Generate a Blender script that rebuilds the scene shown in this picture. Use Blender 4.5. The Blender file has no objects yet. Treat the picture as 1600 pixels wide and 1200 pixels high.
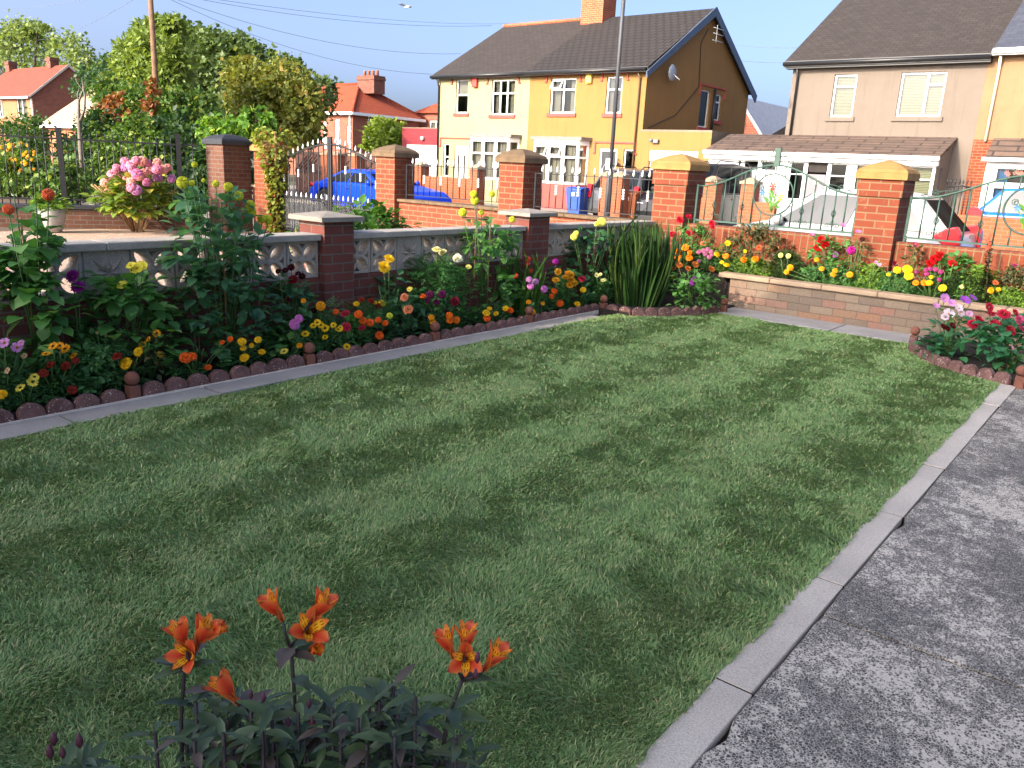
import bpy, bmesh, math, random
import numpy as np
from mathutils import Vector, Matrix

# ------------------------------------------------------------------ scene, camera, light
sc = bpy.context.scene
COL = sc.collection
R_ = math.radians
EYE = 1.55
FPX, PITCH, ROLL, YAW = 1254.0, R_(15.11), R_(2.86), R_(38.2)
_fw = Vector((-math.sin(YAW) * math.cos(PITCH), math.cos(YAW) * math.cos(PITCH), -math.sin(PITCH)))
_rt = Vector((math.cos(YAW), math.sin(YAW), 0))
_up = _rt.cross(_fw)
CR = _rt * math.cos(ROLL) + _up * math.sin(ROLL)
CU = _up * math.cos(ROLL) - _rt * math.sin(ROLL)
CW = _fw
CP = Vector((0, 0, EYE))
cam = bpy.data.cameras.new('camera')
cam.sensor_fit = 'HORIZONTAL'
cam.sensor_width = 36
cam.lens = FPX / 1600 * 36
cam.clip_start = 0.05
cam.clip_end = 1000
camo = bpy.data.objects.new('camera', cam)
COL.objects.link(camo)
camo.matrix_world = Matrix(((CR.x, CU.x, -CW.x, CP.x), (CR.y, CU.y, -CW.y, CP.y), (CR.z, CU.z, -CW.z, CP.z), (0, 0, 0, 1)))
sc.camera = camo

SUN_AZ = 11.0      # degrees to the left of straight behind the street wall
SUN_EL = 24.0
world = bpy.data.worlds.new('World')
sc.world = world
world.use_nodes = True
wn = world.node_tree
bg = wn.nodes['Background']
sky = wn.nodes.new('ShaderNodeTexSky')
sky.sky_type = 'NISHITA'
sky.sun_disc = False
sky.sun_elevation = R_(SUN_EL)
sky.sun_rotation = R_(180 + SUN_AZ)
sky.air_density = 0.38
sky.dust_density = 5.4
sky.ozone_density = 2.0
wn.links.new(sky.outputs[0], bg.inputs['Color'])
bg.inputs['Strength'].default_value = 0.15
sl = bpy.data.lights.new('sun', 'SUN')
sl.energy = 2.0
sl.angle = R_(0.5)
sl.color = (1.0, 0.84, 0.64)
so = bpy.data.objects.new('sun', sl)
COL.objects.link(so)
_sd = Vector((-math.sin(R_(SUN_AZ)) * math.cos(R_(SUN_EL)), -math.cos(R_(SUN_AZ)) * math.cos(R_(SUN_EL)), math.sin(R_(SUN_EL))))
so.rotation_euler = _sd.to_track_quat('Z', 'Y').to_euler()
so.location = _sd * 60
sc.view_settings.view_transform = 'Standard'
sc.view_settings.look = 'None'
sc.view_settings.gamma = 1
sc.view_settings.use_curve_mapping = False
sc.view_settings.exposure = 1.88

# ------------------------------------------------------------------ pixel -> place
def ray(x, y):
    return CR * ((x - 800) / FPX) - CU * ((y - 600) / FPX) + CW
def at_y(x, y, Y):
    d = ray(x, y); return CP + d * (Y / d.y)
def at_x(x, y, X):
    d = ray(x, y); return CP + d * (X / d.x)
def at_z(x, y, z=0.0):
    d = ray(x, y); return CP + d * ((z - EYE) / d.z)
def at_w(x, y, w):
    return CP + ray(x, y) * w
def depth(p):
    return (Vector(p) - CP).dot(CW)

rnd = random.Random(7)
rg = np.random.default_rng(11)

# ------------------------------------------------------------------ objects
ORG = {}
def tag(o, label=None, cat=None, group=None, kind=None):
    if label: o['label'] = label
    if cat: o['category'] = cat
    if group: o['group'] = group
    if kind: o['kind'] = kind
    return o
def thing(name, label, cat, loc=(0, 0, 0), group=None, rz=0.0, local=False):
    o = bpy.data.objects.new(name, None)
    o.empty_display_size = 0.2
    COL.objects.link(o)
    o.location = loc
    o.rotation_euler = (0, 0, rz)
    ORG[o.name] = Vector((0, 0, 0)) if local else Vector(loc)
    return tag(o, label, cat, group)
def link_mesh(name, me, parent=None):
    o = bpy.data.objects.new(name, me)
    COL.objects.link(o)
    if parent is not None:
        o.parent = parent
        ORG[o.name] = ORG.get(parent.name, Vector((0, 0, 0)))
    else:
        ORG[o.name] = Vector((0, 0, 0))
    return o
def set_uv(me):
    n = len(me.loops)
    if n == 0: return
    co = np.empty(len(me.vertices) * 3); me.vertices.foreach_get('co', co); co = co.reshape(-1, 3)
    vi = np.empty(n, dtype=np.int32); me.loops.foreach_get('vertex_index', vi)
    nf = len(me.polygons)
    fn = np.empty(nf * 3); me.polygons.foreach_get('normal', fn); fn = fn.reshape(-1, 3)
    lt = np.empty(nf, dtype=np.int32); me.polygons.foreach_get('loop_total', lt)
    N = np.repeat(fn, lt, axis=0)
    H = np.stack([-N[:, 1], N[:, 0], np.zeros(n)], 1)
    hl = np.linalg.norm(H, axis=1)
    flat = hl < 0.05
    H[flat] = (1, 0, 0); hl[flat] = 1
    H /= hl[:, None]
    V = np.cross(N, H)
    V[flat] = (0, 1, 0)
    P = co[vi]
    uv = np.stack([(P * H).sum(1), (P * V).sum(1)], 1)
    lay = me.uv_layers.new(name='UVMap')
    lay.data.foreach_set('uv', uv.astype(np.float32).ravel())

class MB:
    def __init__(s):
        s.v = []; s.f = []; s.m = []; s.s = []; s.xf = None
    def add(s, vs, fs, m=0, smooth=False):
        b = len(s.v)
        for p in vs:
            p = Vector(p)
            if s.xf is not None: p = s.xf @ p
            s.v.append(p)
        for f in fs:
            s.f.append([b + i for i in f]); s.m.append(m); s.s.append(smooth)
        return s
    def box(s, x0, x1, y0, y1, z0, z1, m=0):
        return s.add([(x0, y0, z0), (x1, y0, z0), (x1, y1, z0), (x0, y1, z0), (x0, y0, z1), (x1, y0, z1), (x1, y1, z1), (x0, y1, z1)],
                     [(0, 3, 2, 1), (4, 5, 6, 7), (0, 1, 5, 4), (1, 2, 6, 5), (2, 3, 7, 6), (3, 0, 4, 7)], m)
    def frustum(s, b, z0, t, z1, m=0):
        (x0, x1, y0, y1), (a0, a1, c0, c1) = b, t
        return s.add([(x0, y0, z0), (x1, y0, z0), (x1, y1, z0), (x0, y1, z0), (a0, c0, z1), (a1, c0, z1), (a1, c1, z1), (a0, c1, z1)],
                     [(0, 3, 2, 1), (4, 5, 6, 7), (0, 1, 5, 4), (1, 2, 6, 5), (2, 3, 7, 6), (3, 0, 4, 7)], m)
    def quad(s, a, b, c, d, m=0):
        return s.add([a, b, c, d], [(0, 1, 2, 3)], m)
    def poly(s, pts, m=0):
        return s.add(pts, [tuple(range(len(pts)))], m)
    def prism(s, pts, ax, a, b, m=0, smooth=False):
        def P(p, t):
            return {'x': (t, p[0], p[1]), 'y': (p[0], t, p[1]), 'z': (p[0], p[1], t)}[ax]
        n = len(pts)
        vs = [P(p, a) for p in pts] + [P(p, b) for p in pts]
        fs = [tuple(range(n - 1, -1, -1)), tuple(range(n, 2 * n))]
        s.add(vs, fs, m)
        base = len(s.v) - 2 * n
        for i in range(n):
            j = (i + 1) % n
            s.f.append([base + i, base + j, base + n + j, base + n + i]); s.m.append(m); s.s.append(smooth)
        return s
    def tube(s, path, r, n=6, m=0, smooth=True, caps=True, closed=False):
        path = [Vector(p) for p in path]
        k = len(path)
        rs = r if isinstance(r, (list, tuple)) else [r] * k
        t0 = (path[1] - path[0]).normalized()
        ref = Vector((0, 0, 1)) if abs(t0.z) < 0.9 else Vector((1, 0, 0))
        u = t0.cross(ref).normalized()
        vs = []
        for i, p in enumerate(path):
            if closed: t = path[(i + 1) % k] - path[i - 1]
            elif i == 0: t = path[1] - path[0]
            elif i == k - 1: t = path[-1] - path[-2]
            else: t = (path[i + 1] - path[i]).normalized() + (path[i] - path[i - 1]).normalized()
            if t.length < 1e-9: t = t0
            t.normalize()
            u = (u - t * u.dot(t))
            if u.length < 1e-6: u = t.orthogonal()
            u.normalize()
            w = t.cross(u)
            for j in range(n):
                a = 2 * math.pi * (j + 0.5) / n
                vs.append(p + (u * math.cos(a) + w * math.sin(a)) * rs[i])
        fs = []
        for i in range(k if closed else k - 1):
            i2 = (i + 1) % k
            for j in range(n):
                j2 = (j + 1) % n
                fs.append((i * n + j, i * n + j2, i2 * n + j2, i2 * n + j))
        s.add(vs, fs, m, smooth)
        if caps and not closed:
            b = len(s.v) - k * n
            s.f.append([b + j for j in range(n - 1, -1, -1)]); s.m.append(m); s.s.append(False)
            s.f.append([b + (k - 1) * n + j for j in range(n)]); s.m.append(m); s.s.append(False)
        return s
    def lathe(s, prof, c=(0, 0, 0), n=12, m=0, smooth=True, ax='z'):
        vs = []
        for (r, z) in prof:
            for j in range(n):
                a = 2 * math.pi * j / n
                q = (r * math.cos(a), r * math.sin(a), z)
                if ax == 'y': q = (q[0], q[2], q[1])
                if ax == 'x': q = (q[2], q[0], q[1])
                vs.append((c[0] + q[0], c[1] + q[1], c[2] + q[2]))
        fs = []
        for i in range(len(prof) - 1):
            for j in range(n):
                j2 = (j + 1) % n
                fs.append((i * n + j, i * n + j2, (i + 1) * n + j2, (i + 1) * n + j))
        fs.append(tuple(range(n - 1, -1, -1)))
        fs.append(tuple((len(prof) - 1) * n + j for j in range(n)))
        return s.add(vs, fs, m, smooth)
    def ball(s, c, r, n=12, m=0, sz=1.0):
        pr = [(max(1e-4, r * math.sin(math.pi * i / 8)), -r * sz * math.cos(math.pi * i / 8)) for i in range(9)]
        return s.lathe(pr, c, n, m)
    def mesh(s, name, mats, off=None, recalc=True):
        me = bpy.data.meshes.new(name)
        vs = s.v if off is None else [p - off for p in s.v]
        me.from_pydata([tuple(p) for p in vs], [], s.f)
        if not isinstance(mats, (list, tuple)): mats = [mats]
        for q in mats: me.materials.append(q)
        me.polygons.foreach_set('material_index', s.m)
        me.polygons.foreach_set('use_smooth', s.s)
        if recalc:
            bm = bmesh.new(); bm.from_mesh(me)
            bmesh.ops.recalc_face_normals(bm, faces=bm.faces)
            bm.to_mesh(me); bm.free()
        set_uv(me)
        me.update()
        return me
    def build(s, name, mats, parent=None, bevel=0, seg=2, org=None, recalc=True):
        off = ORG.get(parent.name) if parent is not None else (Vector(org) if org else None)
        me = s.mesh(name, mats, off, recalc)
        o = link_mesh(name, me, parent)
        if parent is None and org: o.location = org
        if bevel:
            b = o.modifiers.new('bevel', 'BEVEL'); b.width = bevel; b.segments = seg; b.limit_method = 'ANGLE'; b.angle_limit = R_(40)
        return o

def copy_tree(o, parent=None):
    c = o.copy(); COL.objects.link(c); c.parent = parent
    for ch in list(o.children): copy_tree(ch, c)
    return c

# ------------------------------------------------------------------ materials
def lin(h):
    h = h.lstrip('#')
    out = []
    for i in (0, 2, 4):
        c = int(h[i:i + 2], 16) / 255
        out.append(c / 12.92 if c <= 0.04045 else ((c + 0.055) / 1.055) ** 2.4)
    return tuple(out) + (1.0,)
MATS = {}
class NT:
    def __init__(s, name):
        s.mat = bpy.data.materials.new(name); s.mat.use_nodes = True
        s.t = s.mat.node_tree; s.b = s.t.nodes['Principled BSDF']
        s.out = s.t.nodes['Material Output']
    def n(s, ty, **kw):
        nd = s.t.nodes.new('ShaderNode' + ty)
        for k, v in kw.items():
            if k.startswith('i_'):
                key = k[2:].replace('_', ' ')
                s.put(nd.inputs[key], v)
            else: setattr(nd, k, v)
        return nd
    def put(s, sock, v):
        if hasattr(v, 'is_output') or isinstance(v, bpy.types.NodeSocket): s.t.links.new(v, sock)
        else: sock.default_value = v
    def coord(s, which='Object', scale=None):
        o = s.n('TexCoord').outputs[which]
        if scale:
            mp = s.n('Mapping'); s.put(mp.inputs['Vector'], o); mp.inputs['Scale'].default_value = scale; o = mp.outputs[0]
        return o
    def noise(s, vec, scale, detail=4, rough=0.55, dist=0.0):
        nd = s.n('TexNoise'); s.put(nd.inputs['Vector'], vec)
        nd.inputs['Scale'].default_value = scale; nd.inputs['Detail'].default_value = detail; nd.inputs['Roughness'].default_value = rough
        nd.inputs['Distortion'].default_value = dist
        return nd.outputs['Fac']
    def ramp(s, fac, stops):
        r = s.n('ValToRGB'); s.put(r.inputs[0], fac)
        e = r.color_ramp.elements
        while len(e) < len(stops): e.new(0.5)
        for i, (p, c) in enumerate(stops):
            e[i].position = p; e[i].color = c if isinstance(c, tuple) else (c, c, c, 1)
        return r.outputs[0]
    def mix(s, fac, a, b, mode='MIX'):
        m = s.n('Mix', data_type='RGBA', blend_type=mode)
        s.put(m.inputs[0], fac); s.put(m.inputs[6], a); s.put(m.inputs[7], b)
        return m.outputs[2]
    def bump(s, h, strength, dist=0.01):
        b = s.n('Bump'); s.put(b.inputs['Height'], h); b.inputs['Strength'].default_value = strength; b.inputs['Distance'].default_value = dist
        s.t.links.new(b.outputs[0], s.b.inputs['Normal']); return b.outputs[0]
    def math(s, op, a, b=0.0):
        m = s.n('Math', operation=op); s.put(m.inputs[0], a); s.put(m.inputs[1], b); return m.outputs[0]
def sc_(c, k):
    return (min(1, c[0] * k), min(1, c[1] * k), min(1, c[2] * k), 1)
def M(name, col='#888888', rough=0.8, var=0.15, scale=4.0, bump=0.0, bscale=60.0, metal=0.0, spec=0.5, fine=0.0, stain=None, stain_at=0.62, coat=0.0):
    if name in MATS: return MATS[name]
    t = NT(name); c = lin(col) if isinstance(col, str) else col
    v = t.coord()
    base = t.mix(t.ramp(t.noise(v, scale), [(0.3, 0.0), (0.7, 1.0)]), sc_(c, 1 - var), sc_(c, 1 + var))
    if fine: base = t.mix(t.ramp(t.noise(v, bscale, 2), [(0.35, 0.0), (0.65, 1.0)]), base, t.mix(1.0, base, (1 - fine,) * 3 + (1,), 'MULTIPLY'))
    if stain: base = t.mix(t.ramp(t.noise(v, scale * 2.3, 6, 0.65), [(stain_at, 0.0), (stain_at + 0.12, 1.0)]), base, lin(stain))
    t.put(t.b.inputs['Base Color'], base)
    t.b.inputs['Roughness'].default_value = rough; t.b.inputs['Metallic'].default_value = metal
    t.b.inputs['Specular IOR Level'].default_value = spec
    if coat: t.b.inputs['Coat Weight'].default_value = coat; t.b.inputs['Coat Roughness'].default_value = 0.04
    if bump: t.bump(t.noise(v, bscale, 5), bump)
    MATS[name] = t.mat
    return t.mat
def brickmat(name, c1, c2, mortar, bw=0.225, rh=0.083, ms=0.007, bump=0.6, var=0.3, offset=0.5, rough=0.9, grain=0.15, freq=2, stain=None, stain_at=0.6, squash=1.0):
    if name in MATS: return MATS[name]
    t = NT(name)
    uv = t.coord('UV')
    b = t.n('TexBrick', offset=offset, offset_frequency=freq, squash=squash)
    t.put(b.inputs['Vector'], uv)
    b.inputs['Color1'].default_value = lin(c1); b.inputs['Color2'].default_value = lin(c2); b.inputs['Mortar'].default_value = lin(mortar)
    b.inputs['Scale'].default_value = 1; b.inputs['Mortar Size'].default_value = ms; b.inputs['Mortar Smooth'].default_value = 0.15
    b.inputs['Brick Width'].default_value = bw; b.inputs['Row Height'].default_value = rh; b.inputs['Bias'].default_value = 0.0
    ob = t.coord('Object')
    nz = t.noise(ob, 3.0, 5); fz = t.noise(ob, 90, 3)
    col = t.mix(1.0, b.outputs['Color'], t.ramp(nz, [(0.25, 1 - var), (0.75, 1.0)]), 'MULTIPLY')
    col = t.mix(1.0, col, t.ramp(fz, [(0.3, 1 - grain), (0.7, 1.0)]), 'MULTIPLY')
    if stain: col = t.mix(t.ramp(t.noise(ob, 7, 6, 0.7), [(stain_at, 0.0), (stain_at + 0.15, 0.8)]), col, lin(stain))
    t.put(t.b.inputs['Base Color'], col)
    t.b.inputs['Roughness'].default_value = rough
    h = t.math('ADD', t.math('MULTIPLY', t.math('SUBTRACT', 1.0, b.outputs['Fac']), 1.0), t.math('MULTIPLY', fz, 0.25))
    t.bump(h, bump, 0.008)
    MATS[name] = t.mat
    return t.mat
def leafmat(name, col, hue=0.35, trans=0.35, rough=0.5, tip=None, spec=0.35):
    if name in MATS: return MATS[name]
    t = NT(name); c = lin(col) if isinstance(col, str) else col
    geo = t.n('NewGeometry')
    rpi = geo.outputs['Random Per Island']
    a = (c[0] * (1 - hue), c[1] * (1 - hue * 0.8), c[2] * (1 - hue * 0.5), 1)
    b = (min(1, c[0] * (1 + hue)), min(1, c[1] * (1 + hue * 0.75)), c[2] * (1 + hue * 0.2), 1)
    base = t.mix(rpi, a, b)
    if tip: base = t.mix(t.ramp(rpi, [(0.86, 0.0), (0.9, 1.0)]), base, lin(tip))
    v = t.coord()
    base = t.mix(1.0, base, t.ramp(t.noise(v, 2.0, 3), [(0.3, 0.75), (0.7, 1.0)]), 'MULTIPLY')
    t.put(t.b.inputs['Base Color'], base); t.b.inputs['Roughness'].default_value = rough
    t.b.inputs['Specular IOR Level'].default_value = spec
    tr = t.n('BsdfTranslucent'); t.put(tr.inputs['Color'], t.mix(1.0, base, (1.35, 1.3, 0.6, 1), 'MULTIPLY'))
    ms = t.n('MixShader'); ms.inputs[0].default_value = trans
    t.t.links.new(t.b.outputs[0], ms.inputs[1]); t.t.links.new(tr.outputs[0], ms.inputs[2])
    t.t.links.new(ms.outputs[0], t.out.inputs[0])
    MATS[name] = t.mat
    return t.mat
def petalmat(col, trans=0.3, hue=0.16):
    name = 'petal ' + col
    if name in MATS: return MATS[name]
    return leafmat(name, col, hue=hue, trans=trans, rough=0.6, spec=0.2)
def glassmat(name='window glass', tint='#20262a', refl=1.0, alpha=0.55):
    if name in MATS: return MATS[name]
    t = NT(name)
    tr = t.n('BsdfTransparent'); tr.inputs[0].default_value = (0.55, 0.58, 0.58, 1)
    gl = t.n('BsdfGlossy'); gl.inputs['Roughness'].default_value = 0.02; gl.inputs['Color'].default_value = (0.9, 0.95, 1, 1)
    fr = t.n('Fresnel'); fr.inputs[0].default_value = 1.6
    k = t.math('ADD', t.math('MULTIPLY', fr.outputs[0], 0.30), 0.012)
    ms = t.n('MixShader'); t.put(ms.inputs[0], k)
    t.t.links.new(tr.outputs[0], ms.inputs[1]); t.t.links.new(gl.outputs[0], ms.inputs[2])
    t.t.links.new(ms.outputs[0], t.out.inputs[0])
    MATS[name] = t.mat
    return t.mat

WHITE = M('white upvc', '#e9ebea', 0.45, 0.03)
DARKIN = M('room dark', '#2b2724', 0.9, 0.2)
GLASS = glassmat()
BLACKM = M('black painted iron', '#17181b', 0.5, 0.2, 20, bump=0.1)
GREENM = M('green painted iron', '#28493d', 0.5, 0.2, 15, bump=0.1, stain='#4d5a3d', stain_at=0.7)
SILVER = M('silver painted collar', '#d9dcd8', 0.4, 0.05)
STREET_BRICK = brickmat('street wall brick', '#77351c', '#824026', '#80664a', ms=0.008, var=0.22, stain='#8a6a55', stain_at=0.60)
PALE_PILLAR = M('pale concrete', '#9f9a92', 0.9, 0.15, 6, 0.4, 90, fine=0.2, stain='#bdb5a6', stain_at=0.72)
BED_BRICK = brickmat('dark garden brick', '#7e4238', '#683a33', '#6f625a', ms=0.007, var=0.4, stain='#4c4038', stain_at=0.62, rh=0.078)
# ------------------------------------------------------------------ ground and paving
def struct(name, mb, m, **k):
    o = mb.build(name, m, None, **k); o['kind'] = 'structure'; return o
def gravelmat():
    t = NT('pink gravel'); v = t.coord()
    vo = t.n('TexVoronoi'); t.put(vo.inputs['Vector'], v); vo.inputs['Scale'].default_value = 34
    col = t.mix(t.n('SeparateColor', i_Color=vo.outputs['Color']).outputs[0], lin('#8a7263'), lin('#bda391'))
    col = t.mix(t.ramp(t.noise(v, 0.5, 3), [(0.4, 0.0), (0.6, 1.0)]), col, lin('#a38a72'))
    t.put(t.b.inputs['Base Color'], col); t.b.inputs['Roughness'].default_value = 0.95
    t.bump(vo.outputs['Distance'], 0.6, 0.02); return t.mat
struct('ground', MB().quad((-260, -140, -0.10), (260, -140, -0.10), (260, 420, -0.10), (-260, 420, -0.10)),
       M('distant earth and grass', '#4e5238', 0.95, 0.3, 0.4, 0.3, 8))
struct('gravel_yard', MB().box(-16.2, -5.63, -6.5, 9.86, -0.09, 0.0), gravelmat())
struct('gravel_verge', MB().box(-30, -16.204, -6.5, 9.86, -0.09, -0.004), M('dry soil', '#5b4b3c', 0.95, 0.3, 3, 0.5, 40))
struct('pavement', MB().box(-60, 40, 10.32, 12.0, -0.09, 0.045), M('street paving', '#7d7a75', 0.9, 0.12, 2, 0.2, 60))
struct('road', MB().quad((-60, 12.0, -0.06), (40, 12.0, -0.06), (40, 18.3, -0.06), (-60, 18.3, -0.06)), M('asphalt', '#4a4a4b', 0.9, 0.15, 3, 0.4, 120, fine=0.25))
struct('far_pavement', MB().box(-60, 40, 18.3, 19.9, -0.09, 0.045), M('street paving', '#7d7a75'))
struct('driveways', MB().box(-60, 40, 19.9, 27.2, -0.09, 0.03), M('concrete drive', '#8b867e', 0.9, 0.15, 1.5, 0.3, 80, fine=0.1))
SOIL = M('damp dark soil', '#2a211d', 0.95, 0.35, 9, 1.0, 45, fine=0.35)
struct('garden_ground', MB().box(-5.63, 7.0, -6.5, 9.3, -0.09, -0.03), SOIL)

def agg():
    t = NT('exposed aggregate concrete'); v = t.coord()
    st = t.n('Mapping'); t.put(st.inputs['Vector'], v); st.inputs['Scale'].default_value = (1, 1, 1)
    wob = t.n('TexNoise'); t.put(wob.inputs['Vector'], v); wob.inputs['Scale'].default_value = 60; wob.inputs['Detail'].default_value = 2
    vv = t.n('VectorMath', operation='MULTIPLY_ADD'); t.put(vv.inputs[0], wob.outputs['Color']); vv.inputs[1].default_value = (0.006, 0.006, 0); t.put(vv.inputs[2], v)
    vo = t.n('TexVoronoi', distance='EUCLIDEAN'); t.put(vo.inputs['Vector'], vv.outputs[0]); vo.inputs['Scale'].default_value = 108; vo.inputs['Randomness'].default_value = 1.0
    ve = t.n('TexVoronoi', feature='DISTANCE_TO_EDGE'); t.put(ve.inputs['Vector'], vv.outputs[0]); ve.inputs['Scale'].default_value = 108
    rc = t.n('SeparateColor', i_Color=vo.outputs['Color'])
    peb = t.ramp(rc.outputs[0], [(0.0, lin('#343331')), (0.5, lin('#4b4946')), (0.85, lin('#65625e')), (1.0, lin('#918d87'))])
    mort = t.ramp(t.noise(v, 120, 4, 0.7), [(0.3, lin('#a0998c')), (0.7, lin('#dfd6c6'))])
    # worn patches: mortar flush and few stones showing
    wear = t.ramp(t.math('ADD', t.math('MULTIPLY', t.noise(v, 1.5, 5, 0.6), .45), t.math('MULTIPLY', t.noise(v, 11, 9, 0.78, .3), .55)), [(0.45, 0.0), (0.60, 1.0)])
    keep = t.math('GREATER_THAN', t.math('SUBTRACT', t.math('ADD', rc.outputs[1], 0.18), t.math('MULTIPLY', wear, 0.88)), 0.0)
    edge = t.math('GREATER_THAN', ve.outputs['Distance'], t.math('MULTIPLY', t.math('ADD', wear, 0.35), 0.11))
    m = t.math('MULTIPLY', keep, edge)
    col = t.mix(m, mort, peb)
    col = t.mix(1.0, col, t.ramp(t.noise(v, 2.3, 6, .7), [(0.3, 0.86), (0.7, 1.0)]), 'MULTIPLY')
    t.put(t.b.inputs['Base Color'], col); t.b.inputs['Roughness'].default_value = 0.85
    t.bump(t.math('ADD', m, t.math('MULTIPLY', t.noise(v, 150, 4), 0.5)), 0.9, 0.005); return t.mat
AGG = agg()
def slab_edge(seed, n, amp):
    r = random.Random(seed); return [r.uniform(-amp, amp) for _ in range(n)]
pv = MB()
ycuts = [-6.4, -1.1, 2.84, 6.80, 9.3]
for i in range(4):
    y0, y1 = ycuts[i] + 0.0035, ycuts[i + 1] - 0.0035
    n = 40; w = slab_edge(i, n + 1, 0.0035)
    pts = [(-0.712 + w[k] + (0.024 if (i, k) in ((2, 11), (1, 31)) else 0), y0 + (y1 - y0) * k / n) for k in range(n + 1)] + [(6.9, y1), (6.9, y0)]
    pv.prism(pts, 'z', -0.029, 0.0 + (0.006 if i == 2 else 0))
struct('paving', pv, AGG, bevel=0.002)
KERB = M('kerb concrete', '#c5bcae', 0.9, 0.14, 2.2, 0.5, 150, fine=0.28, stain='#97958c', stain_at=0.66)
kb = MB(); ys = [-0.55 + 0.915 * k for k in range(0, 10)]
for a, b in zip(ys, ys[1:]):
    dx = rnd.uniform(-0.006, 0.006); dz = rnd.uniform(-0.004, 0.004)
    kb.box(-0.838 + dx, -0.716 + dx, a + 0.0045, min(b, 7.62) - 0.0045, -0.029, 0.008 + dz * .7)
struct('kerb', kb, KERB, bevel=0.0025)
JOINT = M('dark earth joint', '#1d1916', 1.0, 0.3, 30)
jb = MB()
for b in ys[1:]: jb.box(-.842, -.712, b - .0042, b + .0042, -.028, .0045)
for b in ycuts[1:-1]: jb.box(-.71, 6.8, b - .0032, b + .0032, -.028, -.003)
struct('kerb_joint', jb, JOINT)
SLAB = M('old grey slabs', '#989591', 0.9, 0.14, 3, 0.4, 110, fine=0.2, stain='#7f8078', stain_at=0.68)
kb = MB(); ys = [-0.9 + 0.925 * k for k in range(0, 10)]
for a, b in zip(ys, ys[1:]):
    dx = rnd.uniform(-0.006, 0.006); b = min(b, 7.72)
    kb.box(-4.855 + dx, -4.63 + dx, a + 0.005, b - 0.005, -0.029, 0.018 + rnd.uniform(-0.004, 0.004))
struct('kerb_path', kb, SLAB, bevel=0.0025)
jb = MB()
for b in ys[1:]: jb.box(-4.852, -4.633, b - .0048, b + .0048, -.028, .009)
struct('path_joint', jb, JOINT)
kb = MB()
for x0, x1 in ((-4.0, -2.62), (-2.61, -1.15), (-1.14, 0.6)):
    kb.box(x0, x1 - 0.004, 8.81, 9.36, -0.029, 0.02 + rnd.uniform(-0.003, 0.003))
struct('back_path', kb, SLAB, bevel=0.006)

# ------------------------------------------------------------------ scalloped edging
def edgemat():
    t = NT('scalloped edging concrete'); v = t.n('NewGeometry').outputs['Position']
    base = t.mix(t.ramp(t.noise(v, 9, 4), [(.3, 0.0), (.7, 1.0)]), lin('#5c3f3a'), lin('#84605a'))
    base = t.mix(1.0, base, t.ramp(t.noise(v, 110, 3), [(.3, .7), (.7, 1.0)]), 'MULTIPLY')
    sp = t.math('MULTIPLY', t.ramp(t.noise(v, 85, 2, .5), [(.63, 0.0), (.68, 1.0)]), t.ramp(t.noise(v, 14, 3), [(.42, .15), (.6, 1.0)]))
    base = t.mix(sp, base, lin('#cfc8c0'))
    t.put(t.b.inputs['Base Color'], base); t.b.inputs['Roughness'].default_value = .95; t.bump(t.noise(v, 70, 5), .7); return t.mat
EDGE = edgemat()
BALLM = M('terracotta ball post', '#7c4f3f', 0.9, 0.2, 14, 0.5, 60, fine=0.2, stain='#4d3d35', stain_at=0.68)
def scallop_profile(n, pitch, base=-0.03, h0=0.028, h1=0.105):
    pts = [(0, base)]
    for k in range(n):
        for j in range(0, 9):
            a = math.pi * j / 8
            x = pitch * (k + 0.5) - math.cos(a) * pitch * 0.47
            pts.append((x, h0 + (h1 - h0) * math.sin(a) ** 0.8))
    pts.append((n * pitch, base))
    return pts
_edge_me = {}
def edging(p, ang, n, pitch, label, group, thick=0.05):
    key = (n, round(pitch, 3))
    if key not in _edge_me:
        mb = MB(); mb.prism(scallop_profile(n, pitch), 'y', -thick / 2, thick / 2)
        _edge_me[key] = mb.mesh('edging', EDGE)
    o = link_mesh('edging_block', _edge_me[key])
    o.location = p; o.rotation_euler = (rnd.uniform(-.05, .05), rnd.uniform(-.012, .012), ang)
    b = o.modifiers.new('bevel', 'BEVEL'); b.width = 0.006; b.segments = 2; b.limit_method = 'ANGLE'; b.angle_limit = R_(50)
    tag(o, label, 'edging', group); return o
def ball_post(p, label, group):
    mb = MB(); mb.box(-0.035, 0.035, -0.035, 0.035, -0.05, 0.10)
    mb2 = MB(); mb2.ball((0, 0, 0.145), 0.046, 14)
    r = thing('edging_post', label, 'edging post', p, group, rnd.uniform(-.2, .2), local=True)
    mb.build('post', BALLM, r, bevel=0.006); mb2.build('ball_cap', BALLM, r)
GE = 'scalloped edging blocks along the left flower bed'
posts_y = [-0.39, 0.98, 2.35, 3.72, 5.09, 6.46, 7.80]
for a, b in zip(posts_y, posts_y[1:]):
    s = a + 0.05; L = (b - 0.05 - s) / 2; p = L / 4 - 0.002
    for k in range(2):
        edging((-4.90 + rnd.uniform(-.006, .006), s + k * L, 0.0), R_(90), 4, p, 'brownish red scalloped edging block with pale specks beside the left border slabs', GE)
for y in posts_y:
    if y > 7.7: ball_post((-4.86, y, 0), 'ball topped edging post where the left border turns towards the gladiolus corner', None)
    else: ball_post((-4.91, y, 0), 'small ball topped terracotta edging post between scalloped blocks of the long left border', 'edging posts along the long left border')
def arc_edging(pts, label, group, pitch=0.165):
    pts = [Vector((x, y, 0)) for x, y in pts]
    i = 0
    for a, b in zip(pts, pts[1:]):
        d = b - a; n = max(1, round(d.length / pitch))
        edging(a, math.atan2(d.y, d.x), n, d.length / n - 0.001, label, group)
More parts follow.
